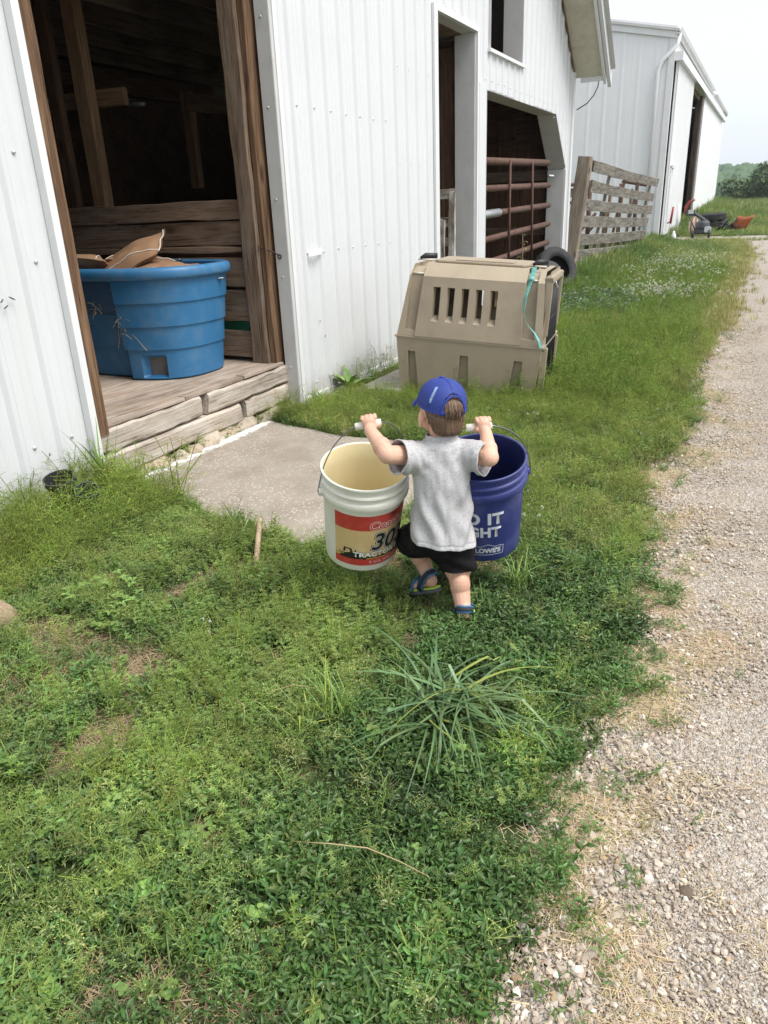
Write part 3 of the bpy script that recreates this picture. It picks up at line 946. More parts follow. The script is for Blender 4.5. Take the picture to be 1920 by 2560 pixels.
def tree(base, H, W, label, nleaf=13000, seed=1):
    rr = random.Random(seed); g = np.random.default_rng(seed)
    t = tag(empty('tree', base), label, 'tree', 'trees at the edge of the far field')
    tr = MB()
    tr.tube([(0, 0, -.3), (.05, 0, H * .2), (-.05, .05, H * .45), (0, 0, H * .75)], [H * .035, H * .028, H * .018, H * .006], 8)
    lobes = []
    for i in range(26):
        a = rr.random() * 6.283; q = math.sqrt(rr.random())
        z = H * (.16 + .74 * rr.random())
        sp = W / 2 * (1 - ((z / H - .42) / .62) ** 2 * .85)
        c = np.array([math.cos(a) * q * sp, math.sin(a) * q * sp, z])
        lobes.append((c, W * (.10 + .09 * rr.random())))
        tr.tube([(0, 0, z * .5), tuple(c * .6 + np.array([0, 0, z * .2])), tuple(c)], [H * .012, H * .007, H * .003], 5)
    tr.build('trunk', M_['bark'], t, Matrix.Translation(base), smooth=True)
    V, F = [], []
    k = 0
    for c, r in lobes:
        n = nleaf // 26
        d = g.normal(size=(n, 3)); d /= np.linalg.norm(d, axis=1)[:, None]
        p = c + d * r * g.uniform(.55, 1.08, (n, 1)) * np.array([1, 1, .8])
        s = g.uniform(.055, .13, (n, 1)) * H / 7
        u = np.cross(d, g.normal(size=(n, 3))); u /= np.linalg.norm(u, axis=1)[:, None]
        w = np.cross(d + g.normal(0, .6, (n, 3)), u)
        q = np.stack([p - u * s - w * s * .6, p + u * s - w * s * .6, p + u * s + w * s * .6, p - u * s + w * s * .6], 1).reshape(-1, 3)
        V.append(q); F.append((np.arange(n * 4).reshape(n, 4) + k)); k += n * 4
    me = bpy.data.meshes.new('crown'); me.from_pydata(np.concatenate(V).tolist(), [], np.concatenate(F).tolist()); me.materials.append(M_['leaf_dark'])
    place(bpy.data.objects.new('crown', me), t, Matrix.Translation(base))
    return t


tree((-1.5, 104, zg(104) - .3), 7.6, 9.5, 'broad dark green tree standing in front of the wooded hill', 17000, 3)
tree((4.6, 110, zg(110) - .3), 7.2, 10, 'dark green tree standing a little behind and right of the broad tree', 15000, 8)
tree((-7.6, 100, zg(100) - .3), 4.2, 3.6, 'small low tree close beside the far corner of the machine shed', 6500, 5)

# ================================================================== AIR
def haze_box():
    m = bpy.data.materials.new('damp air')
    m.use_nodes = True
    nt = m.node_tree; nt.nodes.clear()
    o_ = nt.nodes.new('ShaderNodeOutputMaterial'); v_ = nt.nodes.new('ShaderNodeVolumePrincipled')
    v_.inputs['Color'].default_value = (.80, .88, .95, 1); v_.inputs['Density'].default_value = .0005; v_.inputs['Anisotropy'].default_value = .2
    nt.links.new(v_.outputs[0], o_.inputs['Volume'])
    return tag(MB().box((-420, -25, -7.5), (420, 640, 40)).build('haze', m), kind='stuff')


haze_box()
# ================================================================== STOCK TANK AND BAGS
M_['tank'] = plain('blue poly', (.030, .155, .325), .48, .12, 5, bmp=.06, dirt=(.16, .20, .22), dscale=5, damt=.45)
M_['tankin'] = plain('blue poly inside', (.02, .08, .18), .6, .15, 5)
TX, TY, TZ = -3.96, 4.08, .36
tank = tag(empty('stock_tank', (TX, TY, TZ)), 'blue plastic stock tank full of brown paper bags, just inside the doorway', 'stock tank')


def tank_ring(L, W, z, inset=0.0, n=160):
    out = []
    for i in range(n):
        a = 2 * math.pi * i / n
        c, s = math.cos(a), math.sin(a)
        x = L / 2 * math.copysign(abs(c) ** .72, c); y = W / 2 * math.copysign(abs(s) ** .72, s)
        if inset and -.46 < x < .19:
            t = min(1, min(x + .46, .19 - x) / .025)
            y -= math.copysign(inset * t, y)
        if inset and y < 0 and .30 < x < .455 and .015 < z < .165:
            t = min(1, min(x - .30, .455 - x) / .012) * min(1, (z - .015) / .012) * min(1, (.165 - z) / .012)
            y += .05 * t
        out.append((x, y, z))
    return out


def loft(rings, close0=True, close1=False):
    mb = MB(); n = len(rings[0])
    mb.v = [p for r in rings for p in r]
    mb.f = [(j * n + i, j * n + (i + 1) % n, (j + 1) * n + (i + 1) % n, (j + 1) * n + i) for j in range(len(rings) - 1) for i in range(n)]
    if close0: mb.f.append(tuple(range(n - 1, -1, -1)))
    if close1: mb.f.append(tuple((len(rings) - 1) * n + i for i in range(n)))
    return mb


rings = []
def dims(z):
    k = z / .72
    return 1.19 + .13 * k, .745 + .085 * k
zz = [0, .012, .02, .03, .06, .10, .145, .16, .17, .20]
for z in (.20, .35, .50): zz += [z - .010, z - .001, z + .004, z + .012]
zz += [.62, .648]
for z in sorted(set(zz)):
    L, W = dims(z)
    st_ = .016 * sum(1 for q in (.20, .35, .50) if z > q) - .02
    ins = .075 if z < .63 else .03
    if z == 0: L -= .03; W -= .03
    rings.append(tank_ring(L + st_ * 2 * .6, W + st_ * 2 * .6, z, ins))
tk = loft(rings)
tk.build('tank_wall', M_['tank'], tank, Matrix.Translation((TX, TY, TZ)), auto=R(28))
rim = loft([tank_ring(1.33 + d, .84 + d, z) for d, z in ((-.01, .645), (.06, .650), (.075, .665), (.075, .695), (.06, .715), (.02, .722), (-.03, .715), (-.05, .70))], False)
rim.build('rim', M_['tank'], tank, Matrix.Translation((TX, TY, TZ)), smooth=True)
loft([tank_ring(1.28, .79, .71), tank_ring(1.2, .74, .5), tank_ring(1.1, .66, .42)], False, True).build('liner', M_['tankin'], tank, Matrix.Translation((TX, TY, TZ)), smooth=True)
M_['grime'] = plain('grimy recess', (.10, .10, .095), .8, .4, 9, bmp=.2, dirt=(.20, .17, .12), dscale=8)
gm_ = []
for z in (.028, .06, .10, .15):
    L, W = dims(z)
    rg_ = [p for p in tank_ring(L + .0 - .024, W - .024, z, .075, 480) if p[1] < 0 and .318 < p[0] < .437 and z < .155]
    gm_.append([(p[0], p[1] - .003, z) for p in sorted(rg_)])
kq = min(len(q) for q in gm_)
gmb = MB(); gmb.add([p for q in gm_ for p in q[:kq]], [(j * kq + i, j * kq + i + 1, (j + 1) * kq + i + 1, (j + 1) * kq + i) for j in range(len(gm_) - 1) for i in range(kq - 1)])
gmb.build('drain_recess', M_['grime'], tank, Matrix.Translation((TX, TY, TZ)), smooth=True)

M_['paper'] = plain('brown paper sack', (.27, .155, .085), .75, .15, 5, bmp=.35)
M_['thread'] = plain('white thread', (.70, .66, .58), .8, .05, 4, bmp=0)


def sack(loc, rot, w, l, h, label, seed):
    """a half empty paper sack: creased pillow with a sewn flat top edge and a white thread line"""
    r = random.Random(seed)
    M = Matrix.Translation(loc) @ Euler(rot).to_matrix().to_4x4()
    t = tag(empty('paper_sack', M=M), label, 'paper sack', 'paper sacks in the blue tank')
    nu, nv = 22, 14
    mb = MB(); vs = []; fs = []
    for side in (1, -1):
        for j in range(nv + 1):
            for i in range(nu + 1):
                u, v = i / nu * 2 - 1, j / nv * 2 - 1
                th = max(0, (1 - u ** 4)) * max(0, (1 - v ** 4))
                crease = .35 * abs(mnoise.noise(Vector((u * 2.5 + seed, v * 2.2, side)))) + .18 * abs(mnoise.noise(Vector((u * 6 + seed, v * 5, side))))
                z = side * h * th * (1 - crease * 1.2) + .05 * l * mnoise.noise(Vector((u * 1.2, v * 1.2 + seed, 3)))
                vs.append((u * l / 2, v * w / 2 * (1 - .06 * mnoise.noise(Vector((u * 3, seed, 1)))), z))
    q = (nu + 1) * (nv + 1)
    for s_ in range(2):
        for j in range(nv):
            for i in range(nu):
                a = s_ * q + j * (nu + 1) + i
                f = (a, a + 1, a + nu + 2, a + nu + 1)
                fs.append(f if s_ == 0 else f[::-1])
    mb.add(vs, fs)
    mb.build('sack_body', M_['paper'], t, M, auto=R(35))
    top = [vs[j * (nu + 1) + nu] for j in range(nv + 1)]
    fl = MB()
    fl.add([(x + dx, y, z + dz) for dx, dz in ((-.004, 0), (.035, .012)) for x, y, z in top], [(j, j + 1, nv + 2 + j, nv + 1 + j) for j in range(nv)])
    fl.build('sewn_flap', M_['paper'], t, M)
    MB().tube([(x + .014, y, z + .009) for x, y, z in top], .0035, 5).build('sewing_thread', M_['thread'], t, M)
    MB().tube([(vs[i][0], vs[i][1] + .004, vs[i][2] + .006) for i in range(2 * (nu + 1), 3 * (nu + 1))], .003, 5).build('sewing_thread', M_['thread'], t, M)
    return t


sack((-3.93, 4.02, 1.095), (.34, -.46, .45), .40, .54, .075, 'creased brown sack standing up highest with its corner raised in the tank', 1)
sack((-3.58, 3.98, 1.045), (.10, .05, -.15), .30, .46, .05, 'flattened brown sack reaching toward the rounded end of the tank', 2)
sack((-4.22, 3.92, 1.085), (.12, .25, 2.2), .34, .48, .06, 'brown sack at the left behind the door post in the tank', 3)
sack((-4.05, 4.26, 1.07), (-.15, .1, .9), .34, .48, .07, 'brown sack lying lowest at the back of the tank', 4)
sack((-3.50, 4.22, 1.01), (-.1, .18, -.7), .26, .34, .05, 'small folded brown sack beside the far rim of the tank', 5)
# dry straw wisps stuck on the tank
M_['straw'] = plain('dry straw', (.42, .32, .17), .9, .25, 8, bmp=0)
sm = MB()
for (cx_, cz, k) in ((-3.76, .70, 16), (-3.74, .90, 10), (-3.95, .78, 8)):
    for i in range(k):
        p = Vector((cx_ + random.gauss(0, .02), 3.70 + random.gauss(0, .01), cz + .05 + random.gauss(0, .03)))
        d = Vector((random.gauss(0, .06), random.gauss(-.01, .012), random.gauss(-.03, .06)))
        sm.tube([p, p + d * .5 + Vector((0, 0, .01)), p + d], .0015, 4)
tag(sm.build('straw_wisp', M_['straw']), 'dry straw wisps clinging to the side of the blue tank', 'straw', kind='stuff')
# green painted thing peeping between the lowest partition boards
M_['green'] = plain('green paint', (.012, .10, .045), .5, .2, 6, dirt=(.20, .19, .12))
tag(MB().box((-3.75, 4.565, .54), (-3.175, 4.595, .70)).build('painted_panel', M_['green'], bevel=.006), 'green painted panel glimpsed through the gap in the lowest planks', 'panel')

# ================================================================== GATE AND OLD WHITE GATE IN THE BAYS
M_['rust'] = plain('rusty pipe', (.105, .055, .040), .8, .3, 18, metal=.1, bmp=.3, dirt=(.21, .13, .095), dscale=10)
M_['galv'] = plain('galvanised sleeve', (.50, .51, .53), .38, .1, 9, metal=.7, bmp=.05)
gate = tag(empty('pipe_gate', (-3.24, 9.0, .2)), 'rusty brown pipe gate across the wide barn bay', 'gate')
GA = [((9.02, 1.842), (12.35, 1.923)), ((9.02, 1.538), (12.45, 1.612)), ((9.02, 1.243), (12.5, 1.325)), ((9.02, .944), (12.52, 1.05)), ((9.02, .66), (12.5, .773))]
for i, ((a, za), (b_, zb)) in enumerate(GA):
    MB().tube([(-3.24, a, za), (-3.24, b_, zb)], .046 if i == 0 else .041, 12).build('pipe', M_['rust'], gate, smooth=True)
for (y, y2) in ((10.28, 10.30), (11.33, 11.44)):
    MB().tube([(-3.187, y, 1.89), (-3.187, (y + y2) / 2, 1.2), (-3.187, y2, .58)], .016, 8).build('brace_rod', M_['rust'], gate, smooth=True)
MB().tube([(-3.24, 9.02, 1.243), (-3.24, 9.99, 1.267)], .052, 12).build('sleeve', M_['galv'], gate, smooth=True)
ch = MB()
for i in range(4):
    ch.ell((-3.22, 12.42 + i * .07, 1.74), (.02, .03, .022), None, 8, 6)
ch.build('hinge_knob', M_['galv'], gate, smooth=True)
# planks on the end wall of the bay, facing the camera side
x = -3.42
while x > -6.4:
    w = .19 + .06 * random.random()
    board('bay_plank', (x - w / 2, 13.02, .2), (x - w / 2, 13.02, 1.60), w - .01, .03, M_['darkwood'], barn, up=(1, 0, 0), n=3)
    x -= w
board('bay_rail', (-6.4, 12.97, 1.79), (-3.36, 12.97, 1.77), .16, .04, M_['joist'], barn, n=6)
board('bay_rail', (-6.4, 12.98, .96), (-3.36, 12.98, .93), .12, .04, M_['joist'], barn, n=6)
siding(barn, (0, 13.06, 0), (-1, 0, 0), (0, -1, 0), 3.2, 8.5, lambda s: [(1.4, 3.02)], M_['darkwood'], name='bay_sheet', pitch=.25)
x = -3.36
while x > -6.2:
    w = .19 + .06 * random.random()
    board('bay_plank', (x - w / 2, 8.73, .1), (x - w / 2, 8.73, 2.95), w - .008, .03, M_['darkwood'], barn, up=(1, 0, 0), n=3)
    x -= w
og = tag(empty('wooden_gate', (-3.32, 8.3, .0)), 'broken gate with peeling white paint leaning inside the narrow barn opening', 'gate')
for (a, b_, w) in (((-3.235, 8.28, .2), (-3.225, 8.30, 1.52), .075), ((-3.335, 8.25, .2), (-3.330, 8.27, 1.24), .06)):
    board('upright', a, b_, w, .03, M_['peel'], og, up=(1, 0, 0), n=10, wob=.004, jag=.02)
for z, w in ((1.49, .10), (1.20, .10), (.99, .09), (.72, .10)):
    board('crossbar', (-3.9, 8.33, z + .01), (-3.20, 8.33, z), w, .028, M_['peel'], og, n=8, wob=.005, jag=.03)

# ================================================================== TYRES
M_['rubber'] = plain('tyre rubber', (.022, .022, .024), .75, .2, 8, bmp=.15, dirt=(.10, .09, .08), dscale=4, damt=.5)


def tyre(M, label, Ro=.385, w=.25, group=None):
    h = w / 2
    prof = [(Ro * .56, -h * .72), (Ro * .60, -h * .86), (Ro * .70, -h), (Ro * .86, -h * .98), (Ro * .95, -h * .86), (Ro * .985, -h * .70)]
    for q in (-.62, -.34, -.06, .22, .50):
        prof += [(Ro, h * q), (Ro, h * (q + .20)), (Ro * .975, h * (q + .215)), (Ro * .975, h * (q + .265))]
    prof = prof[:-2] + [(Ro * .985, h * .72), (Ro * .95, h * .86), (Ro * .86, h * .98), (Ro * .70, h), (Ro * .60, h * .86), (Ro * .56, h * .72), (Ro * .60, h * .5), (Ro * .88, h * .4), (Ro * .88, -h * .4), (Ro * .60, -h * .5), (Ro * .56, -h * .72)]
    o = MB().lathe(prof, 48).build('tyre', M_['rubber'], None, M, auto=R(35))
    return tag(o, label, 'tyre', group)


def axis_mat(loc, ax, xh=(0, 0, 1)):
    z = Vector(ax).normalized(); x = Vector(xh); x = (x - z * x.dot(z)).normalized(); y = z.cross(x)
    M = Matrix((x, y, z)).transposed().to_4x4(); M.translation = loc
    return M


tyre(axis_mat((-3.0, 12.15, zg(12.3) + .30), (.72, -.55, .42)), 'black truck tyre leaning on the barn corner behind the tan crate', .355, .24)
tyre(axis_mat((-1.72, 27.3, zg(27) + .13), (.02, -.05, 1)), 'lower black tyre lying flat under another by the shed door', .40, .24)
tyre(axis_mat((-1.78, 27.25, zg(27) + .37), (-.05, -.03, 1)), 'upper black tyre stacked on a flat tyre by the shed door', .38, .22)

# ================================================================== SLATTED FENCE AND PEN BEHIND IT
fence = tag(empty('wooden_fence', (-3.1, 13.85, zg(13.8))), 'grey weathered slatted wooden fence with a thick brown tie post', 'fence')
FB = [((-2.875, 1.99), (-2.643, 1.784), .150), ((-2.901, 1.686), (-2.695, 1.462), .152), ((-2.97, 1.397), (-2.698, 1.196), .158), ((-3.022, 1.139), (-2.757, .937), .166), ((-3.08, .837), (-2.769, .664), .165), ((-3.113, .568), (-2.849, .399), .172), ((-3.135, .335), (-2.925, .22), .165)]
for i, ((xa, za), (xb, zb), w) in enumerate([(a, b, w * 1.16) for a, b, w in FB]):
    up = Vector((.17, 0, 1))
    board('fence_board', (xa, 13.85, za - w / 2), (xb, 20.3 - .12 * i, zb - w / 2), w, .03, M_['fencewood'], fence, up=up, n=16, wob=.008, jag=.08, bow=-.015)
for (t, w, dk) in ((.02, .16, 'fencewood'), (.27, .15, 'fencewood'), (.50, .13, 'oldwood'), (.73, .14, 'fencewood'), (.97, .16, 'fencewood')):
    y = 13.85 + 6.2 * t
    xt = -2.90 + .2 * t; xbm = -3.17 + .22 * t
    board('batten', (xbm - .04, y, .15 + .1 * t), (xt - .04, y + .05, 1.98 - .22 * t), w, .035, M_[dk], fence, up=(0, 1, 0), n=8, wob=.004)
board('fence_post', (-3.19, 13.72, -.1), (-2.985, 13.80, 2.045), .225, .17, M_['tie'], fence, up=(1, 0, 0), n=12, wob=.006)
pen = tag(empty('pipe_fence', (-4.0, 17.0, zg(17))), 'rusty pipe pen with wire mesh behind the grey slatted fence', 'fence')
for z, r in ((1.69, .035), (1.34, .03)):
    MB().tube([(-6.5, 17.0, z), (-3.55, 17.0, z)], r, 8).build('pipe', M_['rust'], pen, smooth=True)
board('pen_board', (-6.5, 16.95, 1.54), (-3.6, 16.95, 1.53), .17, .035, M_['fencewood'], pen, n=8)
MB().tube([(-3.42, 20.0, 1.76), (-2.92, 20.4, 1.66)], .035, 8).build('pipe', M_['rust'], pen, smooth=True)
for (x, y, z) in ((-3.55, 17.0, 1.75), (-3.3, 19.2, 1.7), (-3.1, 20.2, 1.72)):
    MB().tube([(x, y, .1), (x, y, z)], .045, 8).build('pen_post', M_['rust'], pen, smooth=True)
for (x, y, zt) in ((-3.45, 18.3, 1.6), (-3.3, 18.9, 1.45), (-3.2, 19.6, 1.58), (-3.38, 17.6, 1.3)):
    board('pen_stake', (x, y, .1), (x + .06, y + .15, zt), .12, .05, M_['oldwood'], pen, up=(0, 1, 0), n=4)
for (x0, x1) in ((-4.2, -3.5), (-4.4, -3.7)):
    MB().tube([(x0, 18.3, .25), (x1, 18.5, 1.1)], .035, 6).build('pipe', M_['rust'], pen, smooth=True)
wm_ = MB()
for i in range(26): wm_.tube([(-6.0 + i * .1, 17.02, .2), (-6.0 + i * .1, 17.02, 1.35)], .0035, 4)
for i in range(9): wm_.tube([(-6.1, 17.03, .25 + i * .13), (-3.5, 17.03, .25 + i * .13)], .0035, 4)
wm_.build('wire_mesh', M_['galv'], pen)['kind'] = 'stuff'

# ================================================================== PET CRATE
M_['taupe'] = plain('taupe plastic', (.375, .31, .225), .5, .05, 4, bmp=.08, dirt=(.17, .135, .095), dscale=3.2, damt=.32)
M_['black'] = plain('black metal', (.015, .015, .017), .5, .2, 6, bmp=.05)
M_['crate_in'] = plain('crate shadow side', (.20, .165, .12), .7, .1, 4)
CM = Matrix.Translation((-1.985, 5.57, -.045)) @ Euler((0, R(4.2), R(7))).to_matrix().to_4x4() @ Matrix.Diagonal((.905, .95, 1.07, 1))
crate = tag(empty('pet_crate', M=CM), 'large tan plastic pet crate standing tilted in the grass by the barn', 'pet crate')
HX, HY, ZS, ZT = .61, .42, .455, .945


def strip(mb, f0, f1, zs, n=None):
    """front-like strip between two boundary functions x=f(z), on the plane y=yf(z)"""
    pass


lower = MB()
def ylo(z, s): return s * (.385 + (HY - .385) * z / ZS)
fl_z = [0, .12, .24, .36]
flut = [(-.475, .05, .095), (-.02, .055, .105), (.43, .055, .10)]
for s in (-1, 1):
    bx = [(lambda z: -HX + .02 * (1 - z / ZS))]
    edges_ = [lambda z: -HX + .01]
    for c, wt, wb in flut:
        edges_.append(lambda z, c=c, wt=wt, wb=wb: c - .006 - (wb + (wt - wb) * z / .37) / 2)
        edges_.append(lambda z, c=c, wt=wt, wb=wb: c + .006 + (wb + (wt - wb) * z / .37) / 2)
    edges_.append(lambda z: HX - .01)
    for k in range(len(edges_) - 1):
        rec = .04 if k % 2 else 0.0
        for za, zb in zip(fl_z[:-1], fl_z[1:]):
            a, b_ = edges_[k], edges_[k + 1]
            ra, rb = rec, rec
            P = [(a(za), ylo(za, s) - s * ra, za), (b_(za), ylo(za, s) - s * ra, za), (b_(zb), ylo(zb, s) - s * rb, zb), (a(zb), ylo(zb, s) - s * rb, zb)]
            lower.add(P, [(0, 1, 2, 3) if s < 0 else (3, 2, 1, 0)])
            if rec:
                for e in (a, b_):
                    lower.add([(e(za), ylo(za, s), za), (e(za), ylo(za, s) - s * rec, za), (e(zb), ylo(zb, s) - s * rec, zb), (e(zb), ylo(zb, s), zb)], [(0, 1, 2, 3)])
        if rec:
            lower.add([(a(.36), ylo(.36, s), .36), (b_(.36), ylo(.36, s), .36), (b_(.36), ylo(.36, s) - s * rec, .36), (a(.36), ylo(.36, s) - s * rec, .36)], [(0, 1, 2, 3)])
    lower.add([(-HX + .01, ylo(.36, s), .36), (HX - .01, ylo(.36, s), .36), (HX - .01, ylo(ZS, s), ZS), (-HX + .01, ylo(ZS, s), ZS)], [(0, 1, 2, 3)])
lower.add([(-HX + .01, -.385, 0), (-HX + .01, .385, 0), (HX - .01, .385, 0), (HX - .01, -.385, 0)], [(0, 1, 2, 3)])
lower.add([(-HX + .01, -.385, 0), (-HX + .01, .385, 0), (-HX + .01, HY, ZS), (-HX + .01, -HY, ZS)], [(0, 1, 2, 3)])
# end with the doorway: rim round an opening
def endframe(mb, x, z0, z1, yo0, yo1, oy, oz0, oz1):
    mb.add([(x, -yo0, z0), (x, yo0, z0), (x, yo1, z1), (x, -yo1, z1), (x, -oy, oz0), (x, oy, oz0), (x, oy, oz1), (x, -oy, oz1)], [(0, 1, 5, 4), (1, 2, 6, 5), (2, 3, 7, 6), (3, 0, 4, 7)])
endframe(lower, HX - .01, 0, ZS, .385, HY, .27, .12, ZS - .001)
lower.v = [(x * (1 - .085 * (1 - z / ZS)), y, z) for x, y, z in lower.v]
lower.build('lower_shell', M_['taupe'], crate, CM)
MB().box((-HX - .004, -HY - .006, ZS - .004), (HX + .002, HY + .006, ZS + .010)).build('shell_rim', M_['taupe'], crate, CM, bevel=.003)

upper = MB()
def yup(z): return HY - .005 - .055 * (z - ZS) / (.865 - ZS)
def xl(z): return -HX + .01 + .085 * (z - ZS) / (.90 - ZS)
def xr(z): return HX - .01 - .045 * (z - ZS) / (.90 - ZS)
ZA, ZB = ZS + .012, .865
SL = [-.285 + .116 * i for i in range(5)]
SW, SZ0, SZ1 = .062, .575, .80
for s in (-1, 1):
    def P(x, z, d=0): return (x, s * (yup(z) + d), z)
    def q(a, b_, c, d): upper.add([a, b_, c, d], [(0, 1, 2, 3) if s < 0 else (3, 2, 1, 0)])
    # recessed flutes at the corners (between corner column and raised middle panel)
    lf0 = lambda z: -.535 + .05 * (z - ZS); lf1 = lambda z: -.445 + .10 * (z - ZS)
    rf0 = lambda z: .425 - .02 * (z - ZS); rf1 = lambda z: .535 - .07 * (z - ZS)
    FZ0 = ZS + .05
    zr = [ZA, FZ0, .60, .72, ZB]
    # corner columns
    for za, zb in zip(zr[:-1], zr[1:]):
        q(P(xl(za), za), P(lf0(za), za), P(lf0(zb), zb), P(xl(zb), zb))
        q(P(rf1(za), za), P(xr(za), za), P(xr(zb), zb), P(rf1(zb), zb))
        for f0, f1 in ((lf0, lf1), (rf0, rf1)):
            d = 0 if za < FZ0 - 1e-6 else -.045
            q(P(f0(za), za, d), P(f1(za), za, d), P(f1(zb), zb, d), P(f0(zb), zb, d))
            if d:
                for f in (f0, f1): upper.add([P(f(za), za), P(f(za), za, d), P(f(zb), zb, d), P(f(zb), zb)], [(0, 1, 2, 3)])
    for f0, f1 in ((lf0, lf1), (rf0, rf1)):
        upper.add([P(f0(FZ0), FZ0), P(f1(FZ0), FZ0), P(f1(FZ0), FZ0, -.045), P(f0(FZ0), FZ0, -.045)], [(0, 1, 2, 3)])
        # flute runs over the shoulder
        a, b_ = f0(ZB), f1(ZB)
        yt = .27
        q((a, s * (yup(ZB) - .045), ZB), (b_, s * (yup(ZB) - .045), ZB), (b_, s * (yt - .03), ZT - .035), (a, s * (yt - .03), ZT - .035))
    # raised middle panel with five slots
    D = .014
    m0 = lambda z: lf1(z) + .0; m1 = lambda z: rf0(z) - .0
    def MP(x, z): return P(x, z, D)
    zrow = [ZA, SZ0, SZ1, ZB]
    q(MP(m0(ZA), ZA), MP(m1(ZA), ZA), MP(m1(SZ0), SZ0), MP(m0(SZ0), SZ0))
    q(MP(m0(SZ1), SZ1), MP(m1(SZ1), SZ1), MP(m1(ZB), ZB), MP(m0(ZB), ZB))
    xs_ = [None] + [c for k in SL for c in (k - SW / 2, k + SW / 2)] + [None]
    for k in range(0, len(xs_), 2):
        a = (lambda z: m0(z)) if xs_[k] is None else (lambda z, v=xs_[k]: v)
        b_ = (lambda z: m1(z)) if xs_[k + 1] is None else (lambda z, v=xs_[k + 1]: v)
        q(MP(a(SZ0), SZ0), MP(b_(SZ0), SZ0), MP(b_(SZ1), SZ1), MP(a(SZ1), SZ1))
    for k in SL:     # slot walls: tapering recess, sill slopes
        a, b_ = k - SW / 2, k + SW / 2
        ai, bi = a + .010, b_ - .004
        zi0, zi1 = SZ0 + .035, SZ1 - .006
        o_ = [MP(a, SZ0), MP(b_, SZ0), MP(b_, SZ1), MP(a, SZ1)]
        i_ = [P(ai, zi0, -.035), P(bi, zi0, -.035), P(bi, zi1, -.035), P(ai, zi1, -.035)]
        upper.add(o_ + i_, [(0, 1, 5, 4), (1, 2, 6, 5), (2, 3, 7, 6), (3, 0, 4, 7)])
    for f in (m0, m1):
        upper.add([P(f(ZA), ZA), P(f(ZA), ZA, D), P(f(ZB), ZB, D), P(f(ZB), ZB)], [(0, 1, 2, 3)])
    # shoulder chamfers
    yt = .27
    def T(x, z, d=0): return (x, s * (yt + d), z)
    q(P(m0(ZB), ZB, D), P(m1(ZB), ZB, D), T(m1(ZB), ZT), T(m0(ZB), ZT))
    q(P(xl(ZB), ZB), P(lf0(ZB), ZB), T(lf0(ZB), ZT - .012), T(xl(.93), ZT - .012))
    q(P(rf1(ZB), ZB), P(xr(ZB), ZB), T(xr(.93), ZT - .012), T(rf1(ZB), ZT - .012))
    upper.add([T(lf0(ZB), ZT - .012), T(lf0(ZB), ZT - .035, -.03), P(lf0(ZB), ZB, -.045), P(lf0(ZB), ZB)], [(0, 1, 2, 3)])
    upper.add([T(lf1(ZB), ZT), T(lf1(ZB), ZT - .035, -.03), P(lf1(ZB), ZB, -.045), P(lf1(ZB), ZB, D)], [(0, 1, 2, 3)])
    upper.add([T(rf0(ZB), ZT), T(rf0(ZB), ZT - .035, -.03), P(rf0(ZB), ZB, -.045), P(rf0(ZB), ZB, D)], [(0, 1, 2, 3)])
    upper.add([T(rf1(ZB), ZT - .012), T(rf1(ZB), ZT - .035, -.03), P(rf1(ZB), ZB, -.045), P(rf1(ZB), ZB)], [(0, 1, 2, 3)])
# top deck: middle tray, two sunken flutes, end caps
yt = .27
for a, b_, z in ((xl(.93), lf0(ZB), ZT - .012), (lf0(ZB), lf1(ZB), ZT - .035), (lf1(ZB), rf0(ZB), ZT), (rf0(ZB), rf1(ZB), ZT - .035), (rf1(ZB), xr(.93), ZT - .012)):
    yy = yt - (.03 if z == ZT - .035 else 0)
    upper.add([(a, -yy, z), (b_, -yy, z), (b_, yy, z), (a, yy, z)], [(0, 1, 2, 3)])
upper.add([(xl(ZA), -yup(ZA), ZA), (xl(ZA), yup(ZA), ZA), (xl(ZB), yup(ZB), ZB), (xl(.93), yt, ZT - .012), (xl(.93), -yt, ZT - .012), (xl(ZB), -yup(ZB), ZB)], [(0, 1, 2, 3, 4, 5)])
endframe(upper, xr(.6), ZA, ZT - .012, yup(ZA), yt, .27, ZA + .001, .84)
upper.build('upper_shell', M_['taupe'], crate, CM)
tray = MB()
op = [(-.33, -.235), (.36, -.235), (.40, -.19), (.40, .19), (.36, .235), (-.33, .235), (-.37, .19), (-.37, -.19)]
tray.prism(op, 2, ZT + .001, ZT + .016)
tray.build('top_panel', M_['taupe'], crate, CM, bevel=.006)
MB().box((-.20, -.17, ZT + .016), (.27, -.02, ZT + .023)).build('top_inset', M_['taupe'], crate, CM, bevel=.003)
MB().box((xr(.6) - .03, -.34, .52), (xr(.6) + .028, -.285, .90)).build('door_surround', M_['taupe'], crate, CM, bevel=.006)
MB().box((xr(.6) - .03, .285, .52), (xr(.6) + .028, .34, .90)).build('door_surround', M_['taupe'], crate, CM, bevel=.006)
MB().box((xr(.6) - .03, -.34, .865), (xr(.6) + .028, .34, .905)).build('door_surround', M_['taupe'], crate, CM, bevel=.006)
MB().box((HX - .03, -.34, .05), (HX + .02, -.285, ZS - .005)).build('door_surround', M_['taupe'], crate, CM, bevel=.006)
MB().box((HX - .03, .285, .05), (HX + .02, .34, ZS - .005)).build('door_surround', M_['taupe'], crate, CM, bevel=.006)
dr = MB()
for i in range(15):
    y = -.265 + i * .038
    dr.tube([(HX + .012, y, .13), (HX - .002, y, ZS), (HX - .022, y, .84)], .004, 5)
for z in (.14, .30, .46, .62, .83):
    dr.tube([(HX + .014 - .04 * z, -.275, z), (HX + .014 - .04 * z, .275, z)], .005, 5)
door_ = dr.build('wire_door', M_['black'], crate, CM, smooth=True)
MB().tube([(HX + .02, -.30, .88), (HX + .035, -.28, .84), (HX + .03, -.22, .84)], .006, 6).build('door_latch', M_['galv'], door_, CM, smooth=True)
